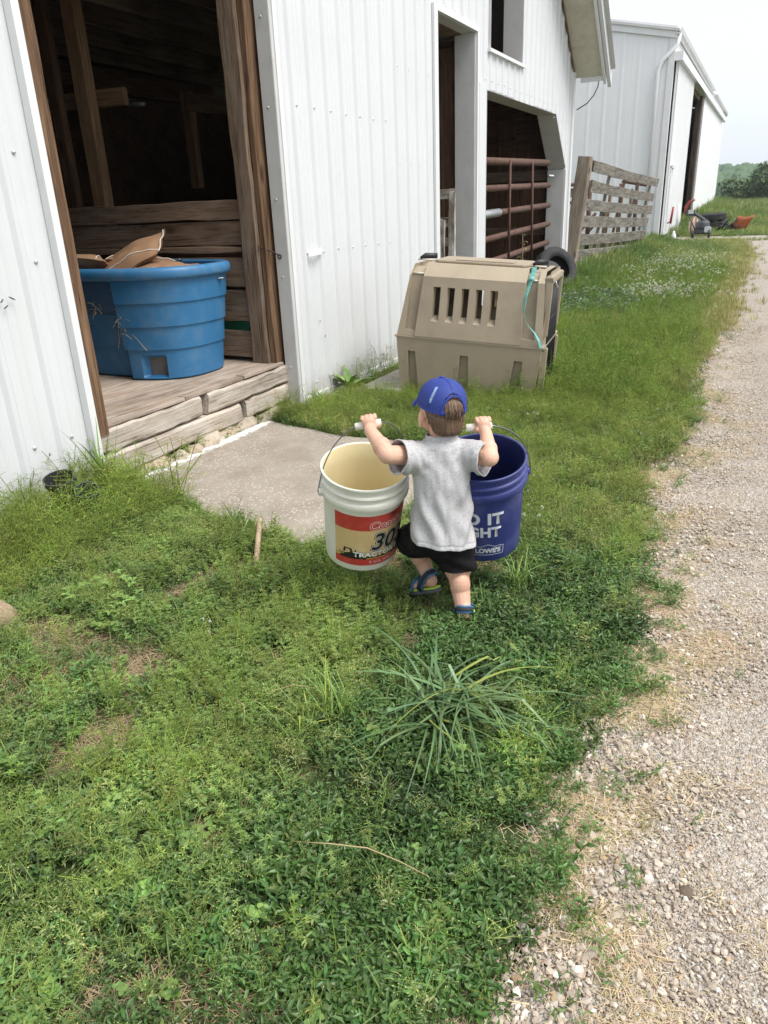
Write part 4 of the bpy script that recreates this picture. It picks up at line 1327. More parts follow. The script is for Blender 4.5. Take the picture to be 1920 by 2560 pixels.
M_['creamrod'] = plain('cream rod', (.62, .57, .47), .5, .05, 4, bmp=0)
for a, b_ in ((lf0(ZB), lf1(ZB)), (rf0(ZB), rf1(ZB))):
    for s in (-1, 1):
        MB().tube([(a - .01, s * .315, .875), (b_ + .01, s * .315, .875)], .007, 8).build('closing_rod', M_['creamrod'], crate, CM, smooth=True)
    MB().tube([(a + .0, -.12, ZT + .012), (a + .035, -.10, ZT + .03), (b_ + .02, -.07, ZT + .034)], [.012, .02, .017], 8).build('latch_knob', M_['black'], crate, CM, smooth=True)
    MB().tube([(a - .02, -.12, ZT + .006), (b_ + .02, -.12, ZT + .006)], .006, 6).build('closing_rod', M_['creamrod'], crate, CM, smooth=True)
M_['teal'] = plain('teal ribbon', (.16, .44, .40), .55, .12, 9, bmp=.05)


def ribbon(path, w, label, twist=0.0):
    mb = MB(); vs = []
    P_l = [CM @ Vector(p) for p in path]
    for i, p in enumerate(P_l):
        a = twist * i
        d = Vector((math.cos(a), -math.sin(a) * .6, .15 * math.sin(a))) * w / 2
        vs += [p - d, p + d]
    mb.add(vs, [(2 * i, 2 * i + 1, 2 * i + 3, 2 * i + 2) for i in range(len(P_l) - 1)])
    o = mb.build('ribbon', M_['teal'])
    m = o.modifiers.new('thick', 'SOLIDIFY'); m.thickness = .002
    return tag(o, label, 'ribbon')


ribbon([(.452, -.27, .955), (.452, -.29, .925), (.448, -.325, .885), (.438, -.345, .84), (.43, -.40, .78), (.43, -.435, .70), (.445, -.44, .64), (.48, -.44, .60), (.53, -.435, .56), (.57, -.43, .51), (.592, -.42, .46), (.60, -.36, .43)], .036, 'teal ribbon tied to the crate rod and trailing down its corner', .22)
ribbon([(.585, .30, .83), (.60, .31, .80), (.605, .315, .765), (.602, .31, .74)], .03, 'short teal ribbon end at the far side of the crate door', .3)
MB().ell((.447, -.328, .885), (.024, .015, .016), None, 10, 8).build('ribbon_knot', M_['teal'], bpy.data.objects['ribbon'], CM, smooth=True)
PM['ribbon'] = Matrix.Identity(4)

# ================================================================== SMALL THINGS BY THE SHED DOOR
M_['red'] = plain('red paint', (.26, .03, .032), .45, .2, 6, bmp=0)
M_['orange'] = plain('orange plastic', (.50, .135, .06), .5, .1, 5, bmp=0)
M_['cream'] = plain('cream cloth', (.62, .56, .44), .85, .08, 5)
M_['dkgrey'] = plain('dark grey plastic', (.05, .055, .065), .5, .15, 6)
M_['steel'] = plain('pale engine cover', (.55, .56, .58), .4, .1, 6)
z0 = zg(24.5)
bl = tag(empty('leaf_blower', (-2.2, 24.6, z0)), 'garden vacuum with dark head, red tube and cream striped bag by the shed door', 'leaf blower')
def bb(mbx, nm, mt, pr=None, **k): return mbx.build(nm, M_[mt], pr or bl, **k)
hd = MB().box((-2.34, 24.50, z0 + .54), (-2.12, 24.70, z0 + .70))
hd.tube([(-2.12, 24.6, z0 + .60), (-1.70, 24.55, z0 + .34)], [.05, .035], 10)
bb(hd, 'blower_head', 'dkgrey', bevel=.03)
bb(MB().box((-2.28, 24.44, z0 + .60), (-2.14, 24.47, z0 + .70)), 'cover_plate', 'steel')
bb(MB().tube([(-2.36, 24.62, z0 + .60), (-2.38, 24.66, z0 + .78), (-2.28, 24.68, z0 + .92), (-2.16, 24.68, z0 + .97)], [.04, .045, .04, .025], 10), 'curved_tube', 'red', smooth=True)
bag = MB().ell((-2.10, 24.62, z0 + .26), (.15, .13, .28), None, 16, 12)
bgo = bb(bag, 'dust_bag', 'cream', smooth=True)
for a in (-.5, .35):
    bb(MB().tube([(-2.10 + a * .16 * k2, 24.62 - .137 * math.cos(a) * k2, z0 + .26 + zz_) for zz_, k2 in ((-.22, .60), (-.1, .95), (0, 1.02), (.1, .95), (.22, .60))], .016, 6), 'bag_stripe', 'red', bgo, smooth=True)
z0 = zg(23.6)
en = tag(empty('small_engine', (-1.78, 23.7, z0)), 'small black and white engine on wheels sitting on the gravel edge', 'engine')
bb(MB().box((-2.0, 23.55, z0 + .10), (-1.62, 23.85, z0 + .26)), 'engine_block', 'dkgrey', en, bevel=.03)
bb(MB().lathe([(.001, .45), (.12, .45), (.16, .42), (.165, .40), (.175, .39), (.19, .30), (.19, .26), (.001, .26)], 24, center=(-1.80, 23.7, z0)), 'fan_cover', 'dkgrey', en, auto=R(35))
bb(MB().tube([(-1.98, 23.62, z0 + .2), (-2.12, 23.75, z0 + .45), (-2.30, 23.9, z0 + .72)], .014, 6), 'push_bar', 'black', en, smooth=True)
bb(MB().box((-1.74, 23.50, z0 + .14), (-1.56, 23.56, z0 + .30)), 'side_cover', 'steel', en, bevel=.02)
bb(MB().lathe([(.001, .475), (.07, .475), (.075, .45), (.001, .45)], 16, center=(-1.80, 23.7, z0)), 'pull_start', 'black', en, auto=R(35))
for x in (-2.02, -1.60):
    MB().lathe([(.01, -.03), (.10, -.03), (.115, 0), (.10, .03), (.01, .03)], 16).build('wheel', M_['black'], en, axis_mat((x, 23.5, z0 + .10), (1, 0, 0)), smooth=True)
z0 = zg(26.2)
sc_ = tag(empty('snow_shovel', (-.98, 26.0, z0)), 'orange scoop shovel lying with its blade tipped up beside the tyres', 'shovel')
bld = MB()
vs = []
for j in range(5):
    for i in range(7):
        u, v = i / 6 - .5, j / 4
        vs.append((-.98 + u * .44 + v * .18, 26.0 - v * .10 + .05 * (2 * u) ** 2, z0 + .08 + v * .36 - .06 * (1 - (2 * u) ** 2)))
bld.add(vs, [(j * 7 + i, j * 7 + i + 1, j * 7 + i + 8, j * 7 + i + 7) for j in range(4) for i in range(6)])
o = bld.build('blade', M_['orange'], sc_, smooth=True); o.modifiers.new('thick', 'SOLIDIFY').thickness = .012
MB().tube([(-1.05, 26.0, z0 + .12), (-1.7, 26.2, z0 + .30)], .02, 8).build('shaft', M_['black'], sc_, smooth=True)
jk = tag(empty('scrap_frame', (-1.35, 25.9, z0)), 'bent black scrap metal frame between the tyres and the orange shovel', 'scrap metal')
for k in range(7):
    a = Vector((-1.6 + .08 * k, 25.8 + .05 * (k % 3), z0 + .04)); c = Vector((-1.38 + .07 * k, 25.9 + .06 * (k % 2), z0 + .16 + .10 * ((k * 7) % 3)))
    MB().tube([a, (a + c) / 2 + Vector((0, 0, .05)), c], .024, 6).build('bar', M_['black'], jk, smooth=True)
z0 = zg(22.9)
hy = tag(empty('yard_hydrant', (-2.72, 23.9, z0)), 'red handled yard hydrant with curved grey hose beside the shed corner', 'hydrant')
MB().tube([(-2.72, 23.9, z0), (-2.68, 23.9, z0 + .45)], .022, 8).build('standpipe', M_['galv'], hy, smooth=True)
MB().tube([(-2.68, 23.9, z0 + .42), (-2.64, 23.9, z0 + .85)], [.035, .028], 8).build('pump_head', M_['red'], hy, smooth=True)
MB().tube([(-2.70, 23.88, z0 + .45), (-2.80, 23.85, z0 + .40), (-2.88, 23.82, z0 + .2), (-2.90, 23.8, z0)], .018, 8).build('hose', M_['dkgrey'], hy, smooth=True)
tag(MB().tube([(-2.62, 25.0, zg(25)), (-2.60, 25.0, zg(25) + .86)], .045, 10).build('standpipe', M_['trim'], smooth=True), 'plain white plastic pipe standing at the near edge of the shed door gap', 'pipe')
tag(MB().lathe([(.005, 0), (.06, .0), (.065, .02), (.065, .16), (.03, .22), (.022, .27), (.001, .27)], 14).build('bottle', M_['whiteplastic'], None, Matrix.Translation((-2.42, 22.6, zg(22.6))), smooth=True), 'white plastic bottle standing in the grass by the shed', 'bottle')
tag(MB().lathe([(.005, 0), (.28, 0), (.29, .3), (.28, .6), (.29, .88), (.005, .9)], 20).build('barrel', plain('blue barrel', (.03, .10, .22), .5), None, Matrix.Translation((-3.3, 28.2, zg(28))), smooth=True), 'dark blue barrel just inside the machine shed door gap', 'barrel')

# ================================================================== POTS, STICKS BY THE NEAR WALL
M_['potblk'] = plain('black nursery pot', (.03, .033, .035), .45, .2, 6, bmp=.05, dirt=(.13, .13, .12), dscale=7)
M_['potgrn'] = plain('dark green pot', (.05, .075, .065), .45, .2, 6, bmp=.05, dirt=(.15, .15, .13), dscale=7)
def pot(M, m, label, r=.10, h=.19):
    o = MB().lathe([(r * .70, 0), (r * .96, h * .86), (r * 1.06, h * .87), (r * 1.08, h), (r * .98, h), (r * .94, h * .86), (r * .66, .01), (.001, .01)], 32).build('plant_pot', M_[m], None, M, auto=R(40))
    return tag(o, label, 'plant pot')
pot(axis_mat((-2.955, 2.37, .03), (.10, -.20, 1)), 'potblk', 'black plant pot half hidden in weeds against the white wall', .072, .20)
pot(axis_mat((-2.80, 2.36, .03), (.30, -.25, .9)), 'potgrn', 'dark green plant pot tipped over next to the black pot', .052, .18)
M_['drift'] = wood('bare branch wood', (.36, .25, .16), (.58, .45, .32), .5, knots=False)
dw = MB().tube([(-2.56, 1.30, .0), (-2.42, 1.40, .03), (-2.31, 1.475, .05), (-2.275, 1.497, .06)], [.09, .085, .07, .03], 14)
tag(dw.build('log', M_['drift'], smooth=True), 'bare pale log end lying in the weeds below the dark pots', 'log')
stp = [(-1.93, 2.55, .08), (-1.88, 2.47, .10), (-1.79, 2.33, .095), (-1.70, 2.19, .085), (-1.665, 2.13, .07)]
tag(MB().tube(stp, [.007, .011, .012, .011, .007], 8).build('stick', M_['drift'], smooth=True), 'flat pale stick lying in the grass below the concrete slab', 'stick')
# ================================================================== LETTERING
def text_bm(body, size, offset=0.0, shear=0.0, sx=1.0, spacing=1.0, align='CENTER'):
    """flat lettering as a 2-D mesh (x right, y up, baseline at 0)"""
    cu = bpy.data.curves.new('lettering', 'FONT')
    cu.body = body; cu.size = size; cu.offset = offset; cu.shear = shear
    cu.space_character = spacing; cu.align_x = align; cu.resolution_u = 4
    o = bpy.data.objects.new('lettering', cu)
    COL.objects.link(o)
    dg = bpy.context.evaluated_depsgraph_get(); dg.update()
    me = bpy.data.meshes.new_from_object(o.evaluated_get(dg))
    bm = bmesh.new(); bm.from_mesh(me)
    bpy.data.objects.remove(o); bpy.data.meshes.remove(me); bpy.data.curves.remove(cu)
    for v in bm.verts: v.co.x *= sx; v.co.z = 0
    return bm


def poly_bm(polys):
    bm = bmesh.new()
    for p in polys:
        bm.faces.new([bm.verts.new((x, y, 0)) for x, y in p])
    return bm


def wrap(bm, th0, z0, off, name, mat, parent, M, rad, base_line=None, step=.008):
    """cut a flat mesh into narrow strips and lay it round the bucket: angle th0 faces -Y, + to the right"""
    xs = [v.co.x for v in bm.verts]
    if not xs: return None
    x = math.floor(min(xs) / step) * step + step
    while x < max(xs):
        bmesh.ops.bisect_plane(bm, geom=bm.verts[:] + bm.edges[:] + bm.faces[:], plane_co=(x + 1e-5, 0, 0), plane_no=(1, 0, 0))
        x += step
    for v in bm.verts:
        z = z0 + v.co.y
        th = th0 + v.co.x / .138
        r = rad(z) + off
        v.co = Vector((r * math.sin(th), -r * math.cos(th), z))
    bmesh.ops.recalc_face_normals(bm, faces=bm.faces[:])
    for f in bm.faces:
        c = f.calc_center_median()
        if f.normal.dot(Vector((c.x, c.y, 0))) < 0: f.normal_flip()
    me = bpy.data.meshes.new(name); bm.to_mesh(me); bm.free()
    me.materials.append(mat)
    return place(bpy.data.objects.new(name, me), parent, M)


def rect(x0, y0, x1, y1): return poly_bm([[(x0, y0), (x1, y0), (x1, y1), (x0, y1)]])


def ell_ring(cx, cy, rx, ry, t, n=20):
    P = []
    for i in range(n):
        a, b_ = 2 * math.pi * i / n, 2 * math.pi * (i + 1) / n
        P.append([(cx + rx * math.cos(a), cy + ry * math.sin(a)), (cx + rx * math.cos(b_), cy + ry * math.sin(b_)), (cx + (rx - t) * math.cos(b_), cy + (ry - t) * math.sin(b_)), (cx + (rx - t) * math.cos(a), cy + (ry - t) * math.sin(a))])
    return poly_bm(P)


def outline(pts, t):
    P = []
    n = len(pts)
    for i in range(n):
        a, b_ = Vector(pts[i]), Vector(pts[(i + 1) % n])
        d = (b_ - a).normalized(); q = Vector((-d.y, d.x)) * t / 2
        a = a - d * t / 2; b_ = b_ + d * t / 2
        P.append([tuple(a - q), tuple(b_ - q), tuple(b_ + q), tuple(a + q)])
    return P


# ================================================================== BUCKETS
def flat(name, col, rough=.5, var=.04): return plain(name, col, rough, var, 10, bmp=0)


M_['pailw'] = plain('white pail plastic', (.70, .69, .60), .42, .04, 5, bmp=.04, dirt=(.42, .38, .30), dscale=9, damt=.35)
M_['pailin'] = plain('yellowed pail inside', (.76, .66, .40), .5, .05, 4, bmp=.02)
M_['pailb'] = plain('blue pail plastic', (.026, .036, .165), .42, .12, 5, bmp=.05, dirt=(.11, .12, .27), dscale=10, damt=.6)
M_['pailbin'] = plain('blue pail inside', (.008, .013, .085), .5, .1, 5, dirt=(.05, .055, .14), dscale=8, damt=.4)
M_['wire'] = plain('bail wire', (.22, .225, .25), .35, .1, 9, metal=.8, bmp=0)
M_['grip'] = plain('white grip', (.72, .69, .62), .45, .05, 8, bmp=0)
def prad(z): return .1315 + .0125 * min(z, .29) / .29
PB = Vector((-.827, 2.207, 0))
fh = Vector((-math.sin(YAW), math.cos(YAW), 0))
def CW(r, f, z): return PB + rh * r + fh * f + Vector((0, 0, z))      # child frame to world


def bucket(name, rim_c, axis, xdir, label, mo, mi, grip, ctrl):
    ax = Vector(axis).normalized()
    H_ = .372
    base = Vector(rim_c) - ax * H_
    M = axis_mat(base, ax, xdir)
    t = tag(empty(name, M=M), label, 'bucket')
    outer = [(.001, .004), (.110, .004), (.122, .0), (.1295, .004), (.1315, .012)]
    outer += [(prad(z), z) for z in (.05, .10, .15, .20, .25, .276)]
    outer += [(.1475, .279), (.1555, .284), (.1575, .292), (.1575, .304), (.155, .309), (.1475, .312), (.1470, .326), (.1535, .329), (.1555, .333), (.1535, .338), (.1475, .341), (.1475, .358), (.153, .361), (.1545, .366), (.1535, .371), (.150, .3725), (.146, .371)]
    body = MB().lathe(outer, 72)
    o = body.build('pail_wall', mo, t, M, auto=R(40))
    MB().lathe([(.146, .371), (.1435, .366), (.142, .30), (.135, .15), (.1285, .014), (.12, .010), (.001, .010)], 72).build('inner_wall', mi, t, M, auto=R(40))
    for s in (-1, 1):
        ear = MB()
        ear.tube([(s * .150, 0, .294), (s * .166, 0, .294)], [.016, .013], 14)
        ear.build('handle_lug', mo, t, M, smooth=True)
    g0, g1 = grip
    wp = []
    pl = M @ Vector((-.168, 0, .294)); pr = M @ Vector((.168, 0, .294))
    c0, c1 = ctrl
    for (p, c, g, out) in ((pl, c0, g0, 0), (pr, c1, g1, 1)):
        seg = [p * (1 - q) ** 2 + c * 2 * q * (1 - q) + g * q * q for q in [i / 12 for i in range(13)]]
        if out == 0: first = seg
        else: second = seg[::-1]
    MB().tube(first + second, .0023, 6).build('bail', M_['wire'], t, smooth=True)
    PM['x'] = None
    d = (g1 - g0).normalized()
    MB().tube([g0, g0 + d * .002, g1 - d * .002, g1], [.0105, .0125, .0125, .0105], 14).build('grip', M_['grip'], t, smooth=True)
    return t, M


W0, W1 = CW(-.348, .028, .703), CW(-.262, .026, .716)
wb, WM = bucket('bucket', (-1.156, 2.139, .549), (.076, -.076, .38), tuple(rh * math.cos(R(20)) + fh * math.sin(R(20))), 'white oil pail with a red and tan label, held in the left hand', M_['pailw'], M_['pailin'], (W0, W1), (CW(-.455, .075, .64), CW(-.175, .13, .69)))
B0, B1 = CW(.016, .030, .683), CW(.102, .028, .688)
bb_, BM = bucket('bucket', (-.801, 2.335, .560), (.022, -.092, .34), tuple(rh), 'blue plastic bucket with white lettering, held in the right hand', M_['pailb'], M_['pailbin'], (B0, B1), (CW(-.04, .10, .66), CW(.235, .075, .655)))
WM = PM[wb.name]; BM = PM[bb_.name]

red_ = plain('label red', (.47, .042, .032), .5, .06, 30, bmp=0, dirt=(.55, .2, .15), dscale=14, damt=.3)
tan_ = plain('label tan', (.62, .44, .21), .5, .12, 9, bmp=0, dirt=(.70, .58, .36), dscale=8, damt=.5)
ink = flat('label black', (.012, .012, .012)); wht = flat('label white', (.74, .73, .68)); gold = flat('label field', (.52, .42, .06)); pink = flat('label pale', (.62, .45, .42))
A0 = R(-63); LW = .138 * R(172)
lab = wrap(rect(0, 0, LW, .226), A0, .032, .0008, 'label', tan_, wb, WM, prad)
wrap(rect(0, 0, LW, .064), A0, .194, .0012, 'red_band', red_, lab, WM, prad)
wrap(rect(0, 0, LW, .030), A0, .032, .0012, 'red_band', red_, lab, WM, prad)
wrap(rect(0, 0, LW, .014), A0, .062, .0012, 'field_band', ink, lab, WM, prad)
wrap(poly_bm([[(0, .002), (.014, .002), (.028, .012), (0, .013)], [(.09, .002), (.22, .001), (.22, .004), (.12, .005)]]), A0, .062, .0016, 'field_stripe', gold, lab, WM, prad)
trac = [[(.040, .0), (.10, .0), (.10, .022), (.086, .026), (.062, .028), (.040, .020)], [(.034, .026), (.038, .047), (.067, .045), (.070, .026), (.062, .026), (.060, .040), (.044, .042), (.042, .026)], [(.079, .028), (.083, .028), (.083, .042), (.079, .042)],
        [(.018, .018), (.042, .014), (.042, .019), (.018, .022)]]
wrap(poly_bm(trac), A0, .064, .0018, 'tractor_picture', ink, lab, WM, prad)
wrap(poly_bm([[(.030 + .013 * math.cos(a), .012 + .013 * math.sin(a)) for a in [k * .524 for k in range(12)]], [(.092 + .009 * math.cos(a), .008 + .009 * math.sin(a)) for a in [k * .524 for k in range(12)]]]), A0 + .15, .062, .0017, 'tractor_wheel', ink, lab, WM, prad)
wrap(ell_ring(.0, .0, .024, .010, .0022), R(27), .246, .0018, 'oval_mark', ink, lab, WM, prad)
wrap(rect(-.014, -.003, .014, .003), R(27), .246, .0018, 'oval_mark', ink, lab, WM, prad)


def words(body, size, th, z, mats, offs, **kw):
    for (mt, of, r) in zip(mats, offs, (.0019, .0022, .0025)):
        wrap(text_bm(body, size, of, **kw), th, z, r, 'lettering', mt, lab, WM, prad)


words('Coastal', .046, R(19), .199, (wht, red_), (.0022, .0006), shear=.18, sx=1.05)
words('303', .102, R(22), .105, (ink, wht, ink), (.0065, .0042, .0022), shear=.22, sx=.95)
words('TRACTOR FLUID', .030, R(21), .074, (ink, wht), (.0026, .0012), spacing=1.05, sx=1.1)
words('5 U.S. GAL/18.9 L', .0155, R(22), .043, (pink,), (.0004,), spacing=1.15, sx=1.1)

blw = flat('bucket print', (.58, .61, .66), .85)
def bwords(body, size, th, z, of, **kw): wrap(text_bm(body, size, of, **kw), th, z, .001, 'lettering', blw, bb_, BM, prad)
bwords('DO IT', .066, R(-16), .180, .0030, spacing=1.10, sx=.95)
bwords('RIGHT', .060, R(-16), .122, .0028, spacing=1.06, sx=.90)
hs_ = [(-.056, -.023), (.056, -.023), (.058, .013), (.046, .013), (.045, .017), (.028, .014), (0, .026), (-.028, .014), (-.045, .017), (-.046, .013), (-.058, .013)]
wrap(poly_bm(outline(hs_, .0022)), R(-1), .060, .001, 'emblem', blw, bb_, BM, prad)
bwords("LOWE'S", .028, R(-1), .047, .0016, sx=.96)

# ================================================================== THE CHILD
CHM = Matrix.Translation(PB) @ Matrix.Rotation(YAW, 4, 'Z')
boy = tag(empty('person', M=CHM), 'toddler seen from behind in grey shirt, black shorts and blue cap, lifting two buckets', 'person')


def fuse(mb, voxel, smooth, name, mat, parent, M, relax=.5, post=None):
    """weld overlapping shapes into one continuous skin"""
    me = mb.mesh(name, mat)
    o = bpy.data.objects.new(name, me); COL.objects.link(o)
    r = o.modifiers.new('weld', 'REMESH'); r.mode = 'VOXEL'; r.voxel_size = voxel
    s = o.modifiers.new('relax', 'SMOOTH'); s.iterations = smooth; s.factor = relax
    dg = bpy.context.evaluated_depsgraph_get(); dg.update()
    m2 = bpy.data.meshes.new_from_object(o.evaluated_get(dg))
    bpy.data.objects.remove(o); bpy.data.meshes.remove(me)
    m2.name = name
    m2.materials.clear(); m2.materials.append(mat)
    if post: post(m2)
    m2.polygons.foreach_set('use_smooth', [True] * len(m2.polygons))
    m2.update()
    return place(bpy.data.objects.new(name, m2), parent, M)


m, nt, b = mat_new('skin')
v = coords(nt, rnd=False)
c = ramp(nt, noise(nt, v, 9, 4, .6), [(.3, (.60, .345, .245)), (.7, (.70, .44, .325))])
nt.links.new(c, b.inputs['Base Color'])
b.inputs['Roughness'].default_value = .5
b.inputs['Subsurface Weight'].default_value = .15
b.inputs['Subsurface Radius'].default_value = (.012, .005, .003)
b.inputs['Specular IOR Level'].default_value = .35
bump(nt, b, noise(nt, v, 160, 3), .06, .001)
M_['skin'] = m
HM = Matrix.Translation((-.068, .018, .752)) @ Euler((R(-4), R(3), R(21))).to_matrix().to_4x4() @ Matrix.Scale(.93, 4)
def hp(x, y, z): return tuple(HM @ Vector((x, y, z)))
HR = HM.to_euler()

sk = MB()
# head
for c_, r_ in (((0, -.014, .018), (.070, .084, .074)), ((0, .034, -.028), (.054, .050, .058)), ((0, .050, -.062), (.030, .024, .020)), ((.034, .048, -.040), (.026, .026, .026)), ((-.034, .048, -.040), (.026, .026, .026)), ((0, .086, -.028), (.009, .011, .009)), ((0, .078, -.012), (.007, .010, .014)), ((0, -.03, -.045), (.045, .045, .04))):
    sk.ell(hp(*c_), r_, HR, 20, 14)
for s in (-1, 1):
    for (dy, dz, rr) in ((0, 0, (.007, .016, .026)), (-.011, .008, (.010, .009, .021)), (.0, -.022, (.007, .009, .011))):
        sk.ell(hp(s * .0755, .002 + dy, -.024 + dz), rr, (HM @ Euler((0, 0, s * R(22))).to_matrix().to_4x4()).to_euler(), 14, 10)
sk.caps((-.066, -.002, .63), (-.066, .008, .72), .040, .038)
# trunk under the clothes
sk.caps((-.068, -.002, .56), (-.07, -.002, .36), .072, .074)
sk.caps((-.13, -.002, .59), (.0, .0, .60), .048, .048)
sk.ell((-.072, .0, .318), (.088, .074, .055))
# arms
AL = [(-.150, -.005, .606), (-.246, -.082, .638), (-.298, -.006, .697)]
AR = [(.026, .0, .612), (.080, -.074, .612), (.079, .0, .668)]
for A in (AL, AR):
    sk.caps(A[0], A[1], .036, .030); sk.caps(A[1], A[2], .0305, .0205)
    mid = tuple(Vector(A[1]).lerp(Vector(A[2]), .33))
    sk.ell(mid, (.030, .030, .034))
# legs
LL = [(-.118, .02, .312), (-.160, .145, .236), (-.112, .122, .100)]
LR = [(-.022, .0, .30), (-.014, .006, .178), (-.002, -.078, .050)]
for A in (LL, LR):
    sk.caps(A[0], A[1], .062, .048); sk.caps(A[1], A[2], .040, .026)
    d_ = (Vector(A[2]) - Vector(A[1])).normalized(); back = Vector((0, -1, 0)); back = (back - d_ * back.dot(d_)).normalized()
    sk.ell(tuple(Vector(A[1]).lerp(Vector(A[2]), .38) + back * .010), (.036, .035, .050))


def foot_frame(heel, toe, roll=0):
    heel, toe = Vector(heel), Vector(toe)
    x = (toe - heel).normalized(); z = Vector((0, 0, 1)); z = (z - x * z.dot(x)).normalized(); y = z.cross(x)
    Mf = Matrix((x, y, z)).transposed().to_4x4() @ Matrix.Rotation(roll, 4, 'X'); Mf.translation = heel
    return Mf


FL = foot_frame((-.083, .078, .068), (-.176, .172, .012), R(6))
FR = foot_frame((-.004, -.108, .018), (.016, .028, .014), 0)
for Mf in (FL, FR):
    q = Mf.to_euler()
    for c_, r_ in (((.022, 0, .030), (.026, .023, .026)), ((.030, 0, .045), (.026, .023, .030)), ((.060, 0, .026), (.040, .024, .020)), ((.092, .002, .018), (.030, .027, .014))):
        sk.ell(tuple(Mf @ Vector(c_)), r_, q, 14, 10)
    for i, (yy, ll) in enumerate(((-.017, .124), (-.007, .124), (.002, .120), (.010, .115), (.018, .108))):
        a, b_ = Mf @ Vector((.090, yy, .014)), Mf @ Vector((ll - .006, yy, .010))
        sk.caps(a, b_, .0085, .0075 - .0005 * i, 8)


def fist(org, gx, side, wrist):
    gx = Vector(gx).normalized(); up = Vector((0, -.12, 1)); up = (up - gx * up.dot(gx)).normalized(); fy = up.cross(gx)
    Mg = Matrix((gx, fy, up)).transposed().to_4x4(); Mg.translation = org
    e = Mg.to_euler()
    def g(x, y, z): return tuple(Mg @ Vector((x, y, z)))
    sk.ell(g(0, -.014, .010), (.025, .013, .021), e, 14, 10)
    for i in range(4):
        x = (-.0205 + .0137 * i)
        lift = (.0, .0025, .002, -.001)[i]
        ch_ = [g(x, -.010, .026 + lift), g(x, .010, .026 + lift * .5), g(x * 1.02, .0215, .010), g(x, .016, -.008), g(x, .004, -.0145)]
        for a, b_, r0, r1 in zip(ch_[:-1], ch_[1:], (.0072, .0069, .0064, .0060), (.0069, .0064, .0060, .0055)):
            sk.caps(a, b_, r0, r1, 8)
    t_ = [g(side * .022, -.018, .0), g(side * .027, -.004, -.010), g(side * .016, .010, -.016)]
    sk.caps(t_[0], t_[1], .009, .0082, 8); sk.caps(t_[1], t_[2], .0082, .0068, 8)
    sk.caps(wrist, g(0, -.014, .0), .0205, .020)


inv = CHM.inverted()
gl = inv @ ((W0 + W1) / 2); gr = inv @ ((B0 + B1) / 2)
fist(Vector(gl) + Vector((.006, 0, 0)), inv.to_3x3() @ (W1 - W0), 1, AL[2])
fist(Vector(gr) + Vector((.014, 0, 0)), inv.to_3x3() @ (B1 - B0), -1, AR[2])
body = fuse(sk, .0025, 4, 'body', M_['skin'], boy, None, .5)
body.matrix_parent_inverse = Matrix.Identity(4)


def local(o):
    o.matrix_parent_inverse = Matrix.Identity(4); o.matrix_basis = Matrix.Identity(4); return o


local(body)
M_['eye'] = flat('eye white', (.75, .74, .72), .2); M_['iris'] = flat('iris', (.05, .09, .14), .2); M_['lip'] = flat('lips', (.50, .20, .17), .4)
for s in (-1, 1):
    ey = local(MB().ell(hp(s * .026, .074, -.010), (.0105, .0105, .0105), None, 14, 10).build('eye', M_['eye'], boy, smooth=True))
    e2 = MB().ell(hp(s * .026, .0835, -.010), (.0045, .002, .0045), HR, 10, 6).build('iris', M_['iris'], ey, smooth=True); local(e2)
local(MB().ell(hp(0, .083, -.050), (.014, .004, .004), HR, 12, 8).build('mouth', M_['lip'], boy, smooth=True))

# hair
m, nt, b = mat_new('brown hair')
v = coords(nt, (34, 34, 3), rnd=False)
c = ramp(nt, noise(nt, v, 5, 5, .65, .3), [(.3, (.085, .050, .030)), (.55, (.185, .115, .072)), (.75, (.30, .20, .13))])
nt.links.new(c, b.inputs['Base Color']); b.inputs['Roughness'].default_value = .45
bump(nt, b, noise(nt, v, 9, 3, .6), .7, .004)
M_['hair'] = m
hr = MB()
vs, fs = [], []
nu, nv = 120, 48
def hpt(az, z, k=1.0):
    if z >= .010: q = math.sqrt(max(0, 1 - ((z - .010) / .0845) ** 2))
    else: q = 1 - .20 * min(1, (.010 - z) / .09) ** 1.7
    return HM @ Vector((.0765 * q * math.cos(az) * k, -.014 + .0915 * q * math.sin(az) * k, z))
def hz_(j): return -.092 + .1865 * math.sin(j / nv * math.pi / 2)
for j in range(nv + 1):
    for i in range(nu):
        az = 2 * math.pi * i / nu
        z = hz_(j)
        vs.append(hpt(az, z, 1 + .014 * mnoise.noise(Vector((math.cos(az) * 14, math.sin(az) * 14, z * 9)))))
for j in range(nv):
    for i in range(nu):
        az = 2 * math.pi * (i + .5) / nu; z = (hz_(j) + hz_(j + 1)) / 2
        back = -math.sin(az)
        lim = -.070 + .02 * (1 - back) if back > .55 else (-.061 + (.55 - back) * .18)
        lim += .007 * mnoise.noise(Vector((az * 16, 0, 0)))
        if z < lim or (back < -.55 and z < .05): continue
        fs.append((j * nu + i, j * nu + (i + 1) % nu, (j + 1) * nu + (i + 1) % nu, (j + 1) * nu + i))
hr.add(vs, fs)
hair = local(hr.build('hair', M_['hair'], boy, smooth=True))
so = hair.modifiers.new('thick', 'SOLIDIFY'); so.thickness = .007; so.offset = -1
lk = MB()
def lock(az, z0, z1, w, out=0.0):
    P_l = [hpt(az + .02 * q * q / 16, z0 + (z1 - z0) * q / 4, 1.012 + .008 * q / 4 + out * q / 4) for q in range(5)]
    lk.tube(P_l, [w, w, w * .9, w * .7, w * .3], 4)
for i in range(420):
    back = random.uniform(-.40, .40) * math.pi
    az = -math.pi / 2 + back
    zl = -.073 + .02 * (1 - math.cos(back)) - .008 * random.random() + max(0, abs(back) - .95) * .16
    lock(az + random.gauss(0, .03), zl + .06, zl, .0015)
